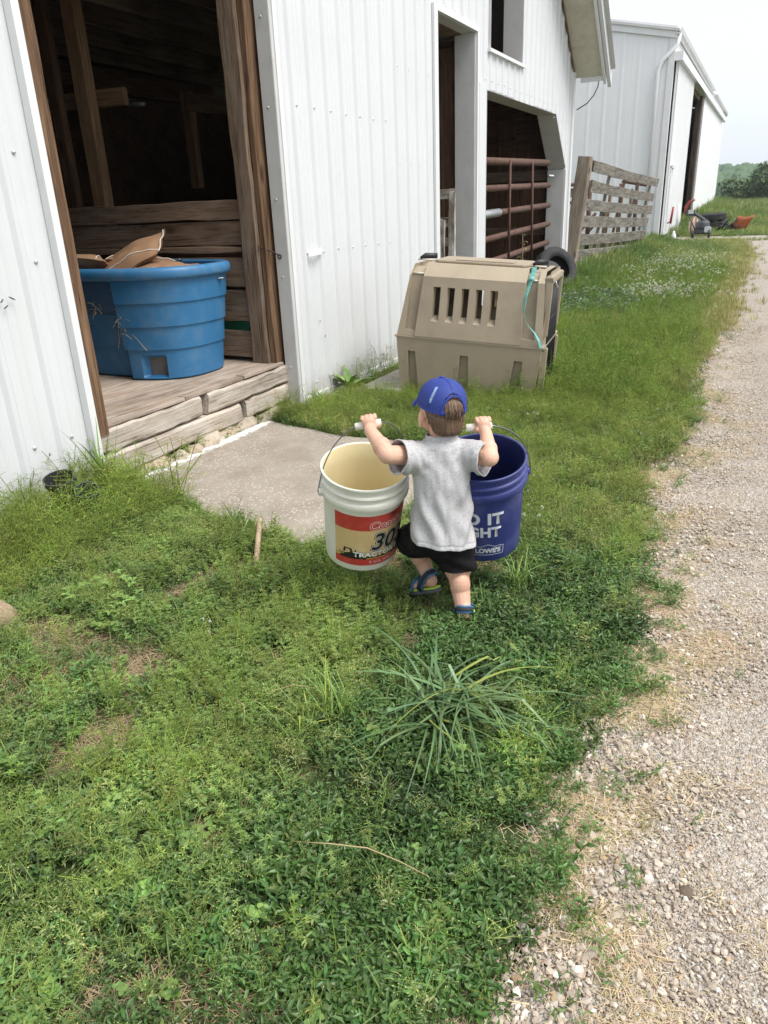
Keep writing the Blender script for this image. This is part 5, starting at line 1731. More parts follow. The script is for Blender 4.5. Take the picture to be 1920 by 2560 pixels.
for i in range(80):         # the tuft that falls out through the strap opening
    az = -math.pi / 2 + random.uniform(-.42, .42)
    lock(az, .055, random.uniform(-.03, .008), .0016, .10)
hl = local(lk.build('hair_locks', M_['hair'], hair, smooth=True)); hl['kind'] = 'stuff'

# cap
m, nt, b = mat_new('blue cap mesh')
v = coords(nt, rnd=False)
wv = nt.nodes.new('ShaderNodeTexWave'); wv.bands_direction = 'Z'; wv.inputs['Scale'].default_value = 95; wv.inputs['Distortion'].default_value = .3
nt.links.new(v, wv.inputs['Vector'])
c = ramp(nt, wv.outputs['Fac'], [(.2, (.014, .032, .18)), (.6, (.022, .048, .27))])
nt.links.new(c, b.inputs['Base Color']); b.inputs['Roughness'].default_value = .7
bump(nt, b, wv.outputs['Fac'], .22, .002)
M_['capmesh'] = m
M_['capblue'] = plain('blue cap cloth', (.020, .044, .26), .75, .12, 40, bmp=.15)
M_['patch'] = plain('pale blue patch', (.22, .31, .48), .7, .6, 160, bmp=.2)
CR = Vector((.0835, .0985, .094)); CC = Vector((0, -.010, .018))
def cpt(az, z, k=1.0):
    t_ = max(0, 1 - (max(0, z - CC.z) / CR.z) ** 2.25)
    rr = t_ ** .46
    return HM @ Vector((CC.x + CR.x * rr * math.cos(az) * k, CC.y + CR.y * rr * math.sin(az) * k, z))
ZC0, ZC1 = .017, CC.z + CR.z
def tiltz(az): return .021 * math.sin(az)          # sits lower at the back
cm = MB(); vs = []; fs = []
nu, nv = 128, 30
def zlev(j): return ZC0 + (ZC1 - ZC0) * math.sin(j / nv * math.pi / 2)
for j in range(nv + 1):
    for i in range(nu):
        az = 2 * math.pi * i / nu
        vs.append(cpt(az, zlev(j) + tiltz(az) * (1 - j / nv)))
OW, OH = .54, .062
for j in range(nv):
    for i in range(nu):
        az = 2 * math.pi * (i + .5) / nu; z = (zlev(j) + zlev(j + 1)) / 2 - ZC0
        da = abs((az - 1.5 * math.pi + math.pi) % (2 * math.pi) - math.pi)
        if da < OW and z < OH * math.sqrt(max(0, 1 - (da / OW) ** 2)): continue
        fs.append((j * nu + i, j * nu + (i + 1) % nu, (j + 1) * nu + (i + 1) % nu, (j + 1) * nu + i))
cm.add(vs, fs)
cap = local(cm.build('cap', M_['capmesh'], boy, smooth=True))
cap.modifiers.new('thick', 'SOLIDIFY').thickness = .0025
# sweatband edge, piping round the opening, strap, button, seams, bill, patch
eb = MB()
vs = []
n_ = 96
for i in range(n_ + 1):
    az = -math.pi / 2 + OW + (2 * math.pi - 2 * OW) * i / n_
    for z in (.0, .013): vs.append(cpt(az, ZC0 + z + tiltz(az), 1.012))
eb.add(vs, [(2 * i, 2 * i + 2, 2 * i + 3, 2 * i + 1) for i in range(n_)])
local(eb.build('cap_band', M_['capblue'], cap, smooth=True))
local(MB().tube([cpt(-math.pi / 2 + OW * math.cos(a), ZC0 + OH * math.sin(a) * 1.03 + tiltz(-math.pi / 2), 1.012) for a in [math.pi * i / 24 for i in range(25)]], .0036, 6).build('opening_piping', M_['capblue'], cap, smooth=True))
vs = []
for i in range(17):
    az = -math.pi / 2 - OW * 1.1 + 2.2 * OW * i / 16
    for z in (-.003, .013): vs.append(cpt(az, ZC0 + z + tiltz(az), 1.02))
stp_ = local(MB().add(vs, [(2 * i, 2 * i + 2, 2 * i + 3, 2 * i + 1) for i in range(16)]).build('strap', M_['capblue'], cap, smooth=True))
stp_.modifiers.new('thick', 'SOLIDIFY').thickness = .002
local(MB().ell(tuple(HM @ Vector((0, -.010, ZC1 + .001))), (.0085, .0085, .005), HR, 12, 8).build('button', M_['capblue'], cap, smooth=True))
for az in (-math.pi / 2, -math.pi / 2 + 1.05, -math.pi / 2 - 1.05):
    zs0 = OH + .002 if az == -math.pi / 2 else .01
    local(MB().tube([cpt(az, ZC0 + zs0 + (ZC1 - ZC0 - zs0) * q / 10, 1.006) for q in range(11)], .0017, 5).build('cap_seam', M_['capblue'], cap, smooth=True))
bm_ = MB(); vs = []
for j in range(6):
    for i in range(17):
        a = math.pi / 2 + (i / 16 - .5) * 2.1
        k = j / 5
        ex = .062 * k * math.sin(math.pi * (i / 16 * .8 + .1)) ** .8
        p = Vector((CC.x + (CR.x * 1.0) * math.cos(a), CC.y + (CR.y) * math.sin(a) + ex, .040 - .020 * k - .022 * (math.cos(a)) ** 2))
        vs.append(HM @ p)
bm_.add(vs, [(j * 17 + i, j * 17 + i + 1, (j + 1) * 17 + i + 1, (j + 1) * 17 + i) for j in range(5) for i in range(16)])
bill = local(bm_.build('bill', M_['capblue'], cap, smooth=True)); bill.modifiers.new('thick', 'SOLIDIFY').thickness = .004
vs = []
for i in range(9):
    q = i / 8
    az = -math.pi / 2 - 1.02 + .22 * q
    for d in (-.052, .052): vs.append(cpt(az + d * (1 + .3 * q), ZC0 + .020 + .052 * q, 1.014))
local(MB().add(vs, [(2 * i, 2 * i + 1, 2 * i + 3, 2 * i + 2) for i in range(8)]).build('patch', M_['patch'], cap))

# shirt
m, nt, b = mat_new('heather grey jersey')
v = coords(nt, (1, 1, 3.2), rnd=False)
f = noise(nt, v, 135, 3, .75)
c = ramp(nt, f, [(.32, (.29, .285, .295)), (.45, (.46, .455, .46)), (.66, (.56, .555, .555))])
c = mixc(nt, .5, c, ramp(nt, noise(nt, v, 300, 2, .5), [(.3, (.72,) * 3), (.7, (1.12,) * 3)]), 'MULTIPLY')
nt.links.new(c, b.inputs['Base Color']); b.inputs['Roughness'].default_value = .92; b.inputs['Specular IOR Level'].default_value = .15
bump(nt, b, noise(nt, v, 260, 3), .25, .002)
M_['jersey'] = m
sh = MB()
rg = [(.275, .115, .106), (.32, .110, .102), (.38, .103, .094), (.45, .097, .086), (.52, .100, .081), (.57, .104, .076), (.606, .098, .070), (.634, .080, .062), (.660, .056, .052), (.684, .050, .047)]
rings = []
for z, hx, hy in rg:
    ring = []
    for i in range(48):
        a = 2 * math.pi * i / 48
        cxx = -.068 + .004 * (z - .4)
        x = cxx + hx * math.copysign(abs(math.cos(a)) ** .85, math.cos(a)); y = hy * math.copysign(abs(math.sin(a)) ** .85, math.sin(a)) - .004
        ring.append((x, y, z + (.14 * -(x + .068) if z < .35 else .14 * -(x + .068) * max(0, (.45 - z) / .1) if z < .45 else 0)))
    rings.append(ring)
t1 = loft(rings, True, True); sh.add(t1.v, t1.f)
SLV = ((Vector((-.118, -.002, .597)), Vector((-.214, -.060, .622)), Vector((-.150, -.002, .58))), (Vector((-.010, .0, .602)), Vector((.070, -.060, .604)), Vector((.02, 0, .575))))
for a, b_, _ in SLV:
    d = (b_ - a).normalized()
    sh.caps(a, b_ + d * .01, .054, .057, 20)


def wr(me):
    bm = bmesh.new(); bm.from_mesh(me)
    for a, b_, _ in SLV:
        d = (b_ - a).normalized()
        bmesh.ops.bisect_plane(bm, geom=bm.verts[:] + bm.edges[:] + bm.faces[:], plane_co=b_, plane_no=d, clear_outer=True)
    hem = Vector((-.14, 0, -1)).normalized()
    bmesh.ops.bisect_plane(bm, geom=bm.verts[:] + bm.edges[:] + bm.faces[:], plane_co=(-.068, 0, .304), plane_no=hem, clear_outer=True)
    bmesh.ops.bisect_plane(bm, geom=bm.verts[:] + bm.edges[:] + bm.faces[:], plane_co=(-.068, 0, .676), plane_no=(0, .1, 1), clear_outer=True)
    bm.normal_update()
    for vtx in bm.verts:
        p = vtx.co.copy()
        n_ = vtx.normal
        # long soft folds falling from the arm pits, short ones across the shoulders, looseness above the hem
        u = (p.x + .068)
        fold = math.sin(u * 95 + 34 * (p.z - .4) * (1 if u < 0 else -1) + 2.2 * mnoise.noise(p * 9)) * .0055 * max(0, min(1, (.60 - p.z) / .15)) * (.4 + .6 * min(1, abs(u) / .09))
        fold += .0080 * mnoise.noise(Vector((p.x * 22 + p.z * 9, p.y * 14, p.z * 11)))
        fold += .0030 * mnoise.noise(Vector((p.x * 55, p.y * 30, p.z * 20 + 4)))
        sd_ = min((p - s_[1]).length for s_ in SLV)
        if sd_ < .12: fold += .0045 * math.sin((p - Vector((-.07, 0, .65))).length * 210 + 3 * mnoise.noise(p * 14)) * (1 - sd_ / .12)
        if p.z > .64: fold *= .3
        vtx.co += n_ * fold
    # collar and hem stitching ridges
    for vtx in bm.verts:
        hz_ = vtx.co.z + .14 * (vtx.co.x + .068) - .304
        if .012 < hz_ < .017: vtx.co -= vtx.normal * .0022
        if .658 < vtx.co.z < .663: vtx.co -= vtx.normal * .002
    bm.to_mesh(me); bm.free()


shirt = local(fuse(sh, .0042, 6, 't_shirt', M_['jersey'], boy, None, .5, wr))
shirt.modifiers.new('thick', 'SOLIDIFY').thickness = .0035
# shorts
M_['black_cloth'] = plain('black cotton', (.010, .009, .010), .9, .3, 30, bmp=.25, spec=.2)
st2 = MB()
st2.ell((-.070, .002, .310), (.100, .086, .066), None, 24, 14)
st2.caps((-.116, .01, .305), (-.166, .132, .236), .070, .066, 20)
st2.caps((-.028, .002, .285), (-.014, .006, .170), .066, .066, 20)
st2.caps((-.068, 0, .28), (-.068, .02, .25), .07, .055, 16)


def sw(me):
    bm = bmesh.new(); bm.from_mesh(me)
    bmesh.ops.bisect_plane(bm, geom=bm.verts[:] + bm.edges[:] + bm.faces[:], plane_co=(-.012, .012, .185), plane_no=(.0, -.12, -1), clear_outer=False)
    kill = [f for f in bm.faces if f.calc_center_median().x > -.095 and (f.calc_center_median() - Vector((-.012, .012, .185))).dot(Vector((.0, -.12, -1))) > 0 and f.calc_center_median().z < .2]
    bmesh.ops.delete(bm, geom=kill, context='FACES')
    pc, pn = Vector((-.160, .125, .225)), Vector((-.25, .55, -.80)).normalized()
    kill = [f for f in bm.faces if f.calc_center_median().x < -.10 and (f.calc_center_median() - pc).dot(pn) > .012]
    bmesh.ops.delete(bm, geom=kill, context='FACES')
    bm.normal_update()
    for vtx in bm.verts:
        p = vtx.co
        vtx.co += vtx.normal * (.005 * mnoise.noise(Vector((p.x * 30, p.y * 18, p.z * 22))) + .003 * math.sin(p.x * 70 + p.z * 120))
    bm.to_mesh(me); bm.free()


shorts = local(fuse(st2, .0045, 5, 'shorts', M_['black_cloth'], boy, None, .5, sw))
shorts.modifiers.new('thick', 'SOLIDIFY').thickness = .004
# sandals
M_['sole'] = plain('grey sole', (.10, .105, .115), .7, .12, 20, bmp=.1); M_['lime'] = flat('lime foam', (.42, .62, .06), .6); M_['strapblue'] = flat('blue strap edge', (.035, .17, .36), .6); M_['strapblk'] = plain('black strap', (.025, .026, .030), .8, .2, 60, bmp=.1)
SO_ = [(-.006, -.018), (-.010, 0), (-.006, .018), (.02, .025), (.055, .024), (.09, .031), (.115, .030), (.134, .018), (.138, 0), (.132, -.016), (.112, -.027), (.09, -.029), (.055, -.023), (.02, -.025)]


def sandal(Mf):
    W_ = CHM @ Mf
    sd_ = MB().prism(SO_, 2, -.014, .000).build('sandal', M_['sole'], boy, W_, bevel=.003)
    MB().prism([(x * .99 + .0005, y * .96) for x, y in SO_], 2, .0005, .007).build('midsole', M_['lime'], sd_, W_, bevel=.001)
    def strap(path, w, up=(0, 0, 1)):
        for k, (m_, ww, o_) in enumerate((('strapblue', w, 0), ('strapblk', w * .58, .0022))):
            vs = []
            c_ = Vector((.05, 0, .025))
            for i, p in enumerate(path):
                p = Vector(p); p2 = Vector(path[min(i + 1, len(path) - 1)]); p1 = Vector(path[max(i - 1, 0)])
                tg = (p2 - p1).normalized(); o = p - c_; o = (o - tg * o.dot(tg)).normalized(); side = tg.cross(o)
                p = p + o * o_
                vs += [p + side * ww / 2, p - side * ww / 2]
            st_ = MB().add(vs, [(2 * i, 2 * i + 1, 2 * i + 3, 2 * i + 2) for i in range(len(path) - 1)]).build('strap', M_[m_], sd_, W_, smooth=True)
            s_ = st_.modifiers.new('thick', 'SOLIDIFY'); s_.thickness = .003; s_.offset = 0
    strap([(.070, -.027, .004), (.052, -.029, .022), (.030, -.029, .044), (.006, -.022, .060), (-.006, 0, .064), (.006, .022, .060), (.030, .029, .044), (.052, .029, .022), (.070, .027, .004)], .026)
    strap([(.060, -.027, .002), (.056, -.028, .026), (.052, -.018, .052), (.050, 0, .062), (.052, .018, .052), (.056, .028, .026), (.060, .027, .002)], .030)
    strap([(.100, -.031, .002), (.098, -.028, .020), (.094, -.012, .033), (.092, .004, .035), (.094, .020, .028), (.098, .031, .012), (.1, .033, .002)], .026)
    strap([(.052, 0, .060), (.074, .001, .048), (.094, .003, .036)], .014)
    MB().ell((.030, -.032, .040), (.009, .004, .007), None, 10, 6).build('strap_tab', M_['lime'], sd_, W_, smooth=True)
    return sd_


sandal(FL); sandal(FR)
# ================================================================== VEGETATION, STONES
def veg_mat(name, rough=.5, trans=.25, spec=.3, lum=1.0):
    """leaf colour comes from each plant's own tint"""
    m, nt, b = mat_new(name)
    at = nt.nodes.new('ShaderNodeAttribute'); at.attribute_type = 'INSTANCER'; at.attribute_name = 'tint'
    lo = nt.nodes.new('ShaderNodeAttribute'); lo.attribute_type = 'GEOMETRY'; lo.attribute_name = 'shade'
    c = mixc(nt, 1.0, at.outputs['Color'], lo.outputs['Color'], 'MULTIPLY')
    nt.links.new(c, b.inputs['Base Color'])
    b.inputs['Roughness'].default_value = rough
    b.inputs['Specular IOR Level'].default_value = spec
    if trans:
        tr = nt.nodes.new('ShaderNodeBsdfTranslucent')
        c2 = mixc(nt, 1.0, c, (1.15, 1.2, .75), 'MULTIPLY')
        nt.links.new(c2, tr.inputs['Color'])
        mx = nt.nodes.new('ShaderNodeMixShader'); mx.inputs[0].default_value = trans
        out = nt.nodes['Material Output']
        nt.links.new(b.outputs[0], mx.inputs[1]); nt.links.new(tr.outputs[0], mx.inputs[2]); nt.links.new(mx.outputs[0], out.inputs['Surface'])
    return m


M_['leaf'] = veg_mat('weed leaf', .38, .28, .45)
M_['blade'] = veg_mat('grass blade', .5, .25, .3)
M_['seed'] = veg_mat('seed heads', .7, .2, .2)
M_['dry'] = veg_mat('dry blades', .85, .1, .1)
M_['pebble'] = veg_mat('pebbles', .95, 0, .15)


class PB_:
    """plant builder: faces with a per-face shade multiplier"""
    def __init__(s): s.mb = MB(); s.sh = []
    def face(s, vs, f, shade=(1, 1, 1)):
        s.mb.add(vs, f); s.sh += [shade] * len(f)
    def leaf(s, p, d, up, L, W, shade=(1, 1, 1), fold=.25, droop=.2):
        p, d = Vector(p), Vector(d).normalized(); up = Vector(up); w = d.cross(up).normalized(); n = w.cross(d)
        q1 = p + d * L * .35 + n * L * .05; q2 = p + d * L * .72 - n * L * droop * .3; q3 = p + d * L - n * L * droop
        f = n * W * fold
        vs = [p, q1 + w * W / 2 + f, q1, q1 - w * W / 2 + f, q2 + w * W * .4 + f * .8, q2, q2 - w * W * .4 + f * .8, q3]
        s.face(vs, [(0, 2, 1), (0, 3, 2), (1, 2, 5, 4), (2, 3, 6, 5), (4, 5, 7), (5, 6, 7)], shade)
    def blade(s, p, d, L, W, bend=.5, n=4, shade=(1, 1, 1), curl=0):
        p, d = Vector(p), Vector(d).normalized(); side = d.cross(Vector((0, 0, 1))); side = side.normalized() if side.length > 1e-3 else Vector((1, 0, 0))
        out = Vector((d.x, d.y, 0)); out = out.normalized() if out.length > 1e-3 else Vector((1, 0, 0))
        side = (side + Vector((0, 0, curl))).normalized()
        vs = []
        for i in range(n + 1):
            t = i / n
            q = p + d * L * t + (out * .35 - Vector((0, 0, 1))) * L * bend * t * t
            w = W * (1 - t ** 2.2) * .5 + W * .02
            vs += [q + side * w, q - side * w]
        s.face(vs, [(2 * i, 2 * i + 1, 2 * i + 3, 2 * i + 2) for i in range(n)], shade)
    def line(s, pts, w, shade=(1, 1, 1)):
        k = len(s.mb.f); s.mb.tube(pts, w, 3, cap=False); s.sh += [shade] * (len(s.mb.f) - k)
    def seed(s, p, r, shade=(1, 1, 1)):
        p = Vector(p); a = Vector((random.gauss(0, 1), random.gauss(0, 1), random.gauss(0, 1))).normalized(); b_ = a.orthogonal().normalized() * r * .55; c = a.cross(b_)
        s.face([p - a * r, p + b_, p - b_ * .5 + c * .87, p - b_ * .5 - c * .87, p + a * r], [(0, 2, 1), (0, 3, 2), (0, 1, 3), (4, 1, 2), (4, 2, 3), (4, 3, 1)], shade)
    def obj(s, name, mat):
        me = s.mb.mesh(name, mat)
        a = me.attributes.new('shade', 'FLOAT_COLOR', 'FACE')
        a.data.foreach_set('color', [x for c in s.sh for x in (*c, 1)])
        return bpy.data.objects.new(name, me)


G1 = lambda a=.2: tuple([1 + random.uniform(-a, a)] * 3)
def hue(a=.15):
    k = 1 + random.uniform(-a, a); return (k * (1 + random.uniform(-.12, .16)), k, k * (1 + random.uniform(-.15, .15)))


def p_knot(n=10, h=.05, L=.019, W=.0065, spread=.035):        # little leafy runner
    b = PB_()
    for st in range(2):
        a0 = random.random() * 6.283
        tip = Vector((math.cos(a0) * spread, math.sin(a0) * spread, h * random.uniform(.6, 1)))
        b.line([(0, 0, 0), tuple(tip * .5 + Vector((0, 0, .006))), tuple(tip)], .0008, (.8, .9, .6))
        for i in range(n // 2):
            t = (i + 1) / (n // 2)
            p = tip * t
            a = a0 + (i % 2 - .5) * 2.4 + random.gauss(0, .5)
            b.leaf(p, (math.cos(a), math.sin(a), random.uniform(.0, .9)), (random.gauss(0, .35), random.gauss(0, .35), 1), L * random.uniform(.65, 1.2), W * random.uniform(.8, 1.2), hue(.2), droop=random.uniform(0, .35))
    return b.obj('weed_sprig', M_['leaf'])


def p_broad(n=8, L=.026, W=.011, h=.06):
    b = PB_()
    b.line([(0, 0, 0), (.004, 0, h * .5), (0, .004, h)], .0011, (.8, .9, .6))
    for i in range(n):
        t = .25 + .75 * i / n; a = i * 2.4 + random.gauss(0, .3)
        b.leaf((0, 0, h * t), (math.cos(a), math.sin(a), random.uniform(.1, .8)), (random.gauss(0, .2), random.gauss(0, .2), 1), L * random.uniform(.6, 1.15), W * random.uniform(.75, 1.15), hue(.15), droop=random.uniform(.1, .4))
    return b.obj('weed_sprig', M_['leaf'])


def p_blades(n=9, L=.09, W=.0032, spread=.02, lean=.5, bend=.5):
    b = PB_()
    for i in range(n):
        a = random.random() * 6.283; r = spread * random.random()
        k = random.uniform(.1, lean)
        b.blade((r * math.cos(a), r * math.sin(a), 0), (math.cos(a) * k, math.sin(a) * k, 1), L * random.uniform(.5, 1.15), W * random.uniform(.7, 1.3), bend * random.uniform(.2, 1), 3, hue(.18))
    return b.obj('grass_tuft', M_['blade'])


def p_pan(h=.16, n=34, stems=3, sd=.0017):                     # fine stems with a haze of little seed heads
    b = PB_()
    for k in range(stems):
        a0 = random.random() * 6.283; ln = random.uniform(.15, .6); hh = h * random.uniform(.6, 1.1)
        top = Vector((math.cos(a0) * ln * hh, math.sin(a0) * ln * hh, hh))
        mid = top * .5 + Vector((0, 0, .02))
        b.line([(0, 0, 0), tuple(mid), tuple(top)], .0007, (.85, .95, .55))
        for i in range(n // stems):
            t = random.uniform(.42, 1.0)
            p = mid.lerp(top, (t - .42) / .58)
            a = random.random() * 6.283; q = (1.05 - t) * .07 + .006
            e = p + Vector((math.cos(a) * q, math.sin(a) * q, random.uniform(.0, .014)))
            if random.random() < .55: b.line([tuple(p), tuple(e)], .0004, (.85, .95, .55))
            b.seed(e, sd * random.uniform(.7, 1.4), (1.25 + random.uniform(-.2, .3), 1.2 + random.uniform(-.2, .25), .95))
        for i in range(3):
            a = random.random() * 6.283
            b.leaf(tuple(mid * random.uniform(.2, .8)), (math.cos(a), math.sin(a), .5), (0, 0, 1), .018, .0045, hue(.15))
    return b.obj('seed_grass', M_['seed'])


def p_bed(n=26, h=.07):                                       # soft whorled weed: many tiny narrow leaves
    b = PB_()
    for k in range(4):
        a0 = random.random() * 6.283; tip = Vector((math.cos(a0) * .03, math.sin(a0) * .03, h * random.uniform(.6, 1.1)))
        b.line([(0, 0, 0), tuple(tip * .5), tuple(tip)], .0006, (.9, 1, .5))
        for w in range(4):
            p = tip * (.35 + .2 * w)
            for i in range(5):
                a = i * 1.257 + w
                b.leaf(p, (math.cos(a), math.sin(a), .45), (0, 0, 1), .011 * random.uniform(.7, 1.2), .0034, hue(.12), droop=.15)
    return b.obj('weed_sprig', M_['leaf'])


def p_straw(n=9, L=.055):
    b = PB_()
    for i in range(n):
        a = random.random() * 6.283; l = L * random.uniform(.3, 1.1)
        c = Vector((random.gauss(0, .025), random.gauss(0, .025), random.uniform(.002, .014)))
        d = Vector((math.cos(a), math.sin(a), random.uniform(-.08, .12))) * l / 2
        b.blade(c - d, d * 2, l, .0014 * random.uniform(.6, 1.4), random.uniform(-.04, .10), 3, (k := 1 + random.uniform(-.3, .25), k * random.uniform(.93, 1.02), k * random.uniform(.8, 1)))
    return b.obj('dry_blades', M_['dry'])


def p_clover(n=6):
    b = PB_()
    for i in range(n):
        a = random.random() * 6.283; r = .03 * random.random(); h = random.uniform(.025, .05)
        p = Vector((r * math.cos(a), r * math.sin(a), h))
        b.line([(p.x * .5, p.y * .5, 0), tuple(p)], .0006, (.8, .95, .6))
        for k in range(3):
            q = a + k * 2.094
            b.leaf(p, (math.cos(q), math.sin(q), .15), (0, 0, 1), .013, .0125, hue(.12), fold=.12, droop=.05)
    return b.obj('clover', M_['leaf'])


def p_flower(n=3):
    b = PB_()
    for i in range(n):
        x, y, h = random.gauss(0, .03), random.gauss(0, .03), random.uniform(.06, .12)
        b.line([(x * .6, y * .6, 0), (x, y, h)], .0008, (.3, .42, .16))
        for k in range(16):
            d = Vector((random.gauss(0, 1), random.gauss(0, 1), random.gauss(.4, 1))).normalized()
            b.seed(Vector((x, y, h)) + d * .006, .0035, (1, 1, .96))
    return b.obj('clover_flower', M_['seed'])


def p_stone(r=1.0, seed=0):
    b = PB_()
    bm = bmesh.new(); bmesh.ops.create_icosphere(bm, subdivisions=1, radius=r)
    for _ in range(3):      # chip some facets off
        n = Vector((random.gauss(0, 1), random.gauss(0, 1), random.gauss(0, 1))).normalized()
        for v in bm.verts:
            d = v.co.dot(n) - r * random.uniform(.45, .55)
            if d > 0: v.co -= n * d
    sc = (random.uniform(.8, 1.25), random.uniform(.65, 1), random.uniform(.45, .7))
    for v in bm.verts: v.co = Vector((v.co.x * sc[0], v.co.y * sc[1], v.co.z * sc[2])) * random.uniform(.9, 1.1)
    bm.verts.index_update()
    b.face([tuple(v.co) for v in bm.verts], [tuple(v.index for v in f.verts) for f in bm.faces]); bm.free()
    b.sh = [(1, 1, 1)] * len(b.sh)
    return b.obj('pebble', M_['pebble'])


def scatter(name, protos, pts, rot, scl, idx, tint, tilt=None):
    """one object: points carrying their own turn, size and tint; a plant or stone stands on each"""
    n = len(pts)
    me = bpy.data.meshes.new(name)
    me.vertices.add(n)
    me.vertices.foreach_set('co', np.asarray(pts, dtype=np.float32).ravel())
    rv = np.zeros((n, 3), dtype=np.float32); rv[:, 2] = rot
    if tilt is not None: rv[:, :2] = tilt
    for nm, ty, dat in (('rot', 'FLOAT_VECTOR', rv), ('scl', 'FLOAT', scl), ('idx', 'INT', idx)):
        a = me.attributes.new(nm, ty, 'POINT')
        a.data.foreach_set('vector' if ty == 'FLOAT_VECTOR' else 'value', np.asarray(dat, dtype=np.int32 if ty == 'INT' else np.float32).ravel())
    a = me.attributes.new('tint', 'FLOAT_COLOR', 'POINT')
    a.data.foreach_set('color', np.concatenate([tint, np.ones((n, 1))], 1).astype(np.float32).ravel())
    o = bpy.data.objects.new(name, me)
    COL.objects.link(o)
    g = bpy.data.node_groups.new(name, 'GeometryNodeTree')
    g.interface.new_socket('Geometry', in_out='INPUT', socket_type='NodeSocketGeometry')
    g.interface.new_socket('Geometry', in_out='OUTPUT', socket_type='NodeSocketGeometry')
    gi = g.nodes.new('NodeGroupInput'); go = g.nodes.new('NodeGroupOutput')
    inst = g.nodes.new('GeometryNodeInstanceOnPoints')
    g2i = g.nodes.new('GeometryNodeGeometryToInstance')
    for p in reversed(protos):
        oi = g.nodes.new('GeometryNodeObjectInfo'); oi.inputs['Object'].default_value = p
        g.links.new(oi.outputs['Geometry'], g2i.inputs[0])
    def attr(nm, ty):
        a = g.nodes.new('GeometryNodeInputNamedAttribute'); a.data_type = ty; a.inputs['Name'].default_value = nm
        return a.outputs[0]
    m2p = g.nodes.new('GeometryNodeMeshToPoints')
    g.links.new(gi.outputs[0], m2p.inputs[0])
    g.links.new(m2p.outputs[0], inst.inputs['Points'])
    g.links.new(g2i.outputs[0], inst.inputs['Instance'])
    inst.inputs['Pick Instance'].default_value = True
    g.links.new(attr('idx', 'INT'), inst.inputs['Instance Index'])
    e2r = g.nodes.new('FunctionNodeEulerToRotation'); g.links.new(attr('rot', 'FLOAT_VECTOR'), e2r.inputs[0])
    g.links.new(e2r.outputs[0], inst.inputs['Rotation'])
    g.links.new(attr('scl', 'FLOAT'), inst.inputs['Scale'])
    g.links.new(inst.outputs[0], go.inputs[0])
    md = o.modifiers.new('scatter', 'NODES'); md.node_group = g
    return tag(o, kind='stuff')


# ---- where things grow -------------------------------------------------------
def vnoise(xy, f, seed=0):
    out = np.empty(len(xy))
    for i, (x, y) in enumerate(xy): out[i] = mnoise.noise(Vector((x * f, y * f, seed * 7.31)))
    return out


NG = 384      # lookup grids so noise stays cheap
def grid_noise(x0, x1, y0, y1, f, seed, n=200):
    g = np.array([[mnoise.noise(Vector((x0 + (x1 - x0) * i / n * 1.0, y0 + (y1 - y0) * j / n, 0)) * f + Vector((seed * 3.7, seed * 1.9, seed))) for i in range(n + 1)] for j in range(n + 1)])
    def look(x, y):
        u = np.clip((x - x0) / (x1 - x0) * n, 0, n - .001); v = np.clip((y - y0) / (y1 - y0) * n, 0, n - .001)
        i, j = u.astype(int), v.astype(int); a, b_ = u - i, v - j
        return g[j, i] * (1 - a) * (1 - b_) + g[j, i + 1] * a * (1 - b_) + g[j + 1, i] * (1 - a) * b_ + g[j + 1, i + 1] * a * b_
    return look


X0, X1, Y0, Y1 = -3.6, 1.0, .2, 9.0
nA = grid_noise(X0, X1, Y0, Y1, 1.6, 1); nB = grid_noise(X0, X1, Y0, Y1, 4.5, 2, 260); nC = grid_noise(X0, X1, Y0, Y1, 11, 3, 300); nD = grid_noise(X0, X1, Y0, Y1, .8, 4)
zgv = np.vectorize(zg)
edgev = lambda y: np.interp(y, EDGE_Y, EDGE_X)


def gz(x, y): return zgv(y) + 0.006


slab_poly = np.array(pl)
def in_poly(x, y, P):
    c = np.zeros(len(x), bool); j = len(P) - 1
    for i in range(len(P)):
        m_ = ((P[i, 1] > y) != (P[j, 1] > y)) & (x < (P[j, 0] - P[i, 0]) * (y - P[i, 1]) / (P[j, 1] - P[i, 1] + 1e-12) + P[i, 0])
        c ^= m_; j = i
    return c


def blocked(x, y):
    b_ = in_poly(x, y, slab_poly)
    b_ |= (x < -3.06) & (y > 2.4) & (y < 13.1)
    b_ |= (x < -3.08)
    b_ |= (x > -2.78) & (x < -2.40) & (y > 5.05) & (y < 5.95)
    b_ |= (x > -2.48) & (x < -1.42) & (y > 5.27) & (y < 6.0)
    b_ |= (np.hypot(x + 2.96, y - 2.32) < .105) | (np.hypot(x + 2.80, y - 2.32) < .085)
    return b_


def feet(x, y):
    return (np.hypot(x + .95, y - 2.30) < .13) | (np.hypot(x + .80, y - 2.14) < .08)


def blob(x, y, cx_, cy_, rx, ry=None, soft=.35):
    ry = ry or rx
    d = np.sqrt(((x - cx_) / rx) ** 2 + ((y - cy_) / ry) ** 2) + .25 * nB(x, y)
    return np.clip((1 + soft - d) / (2 * soft), 0, 1)


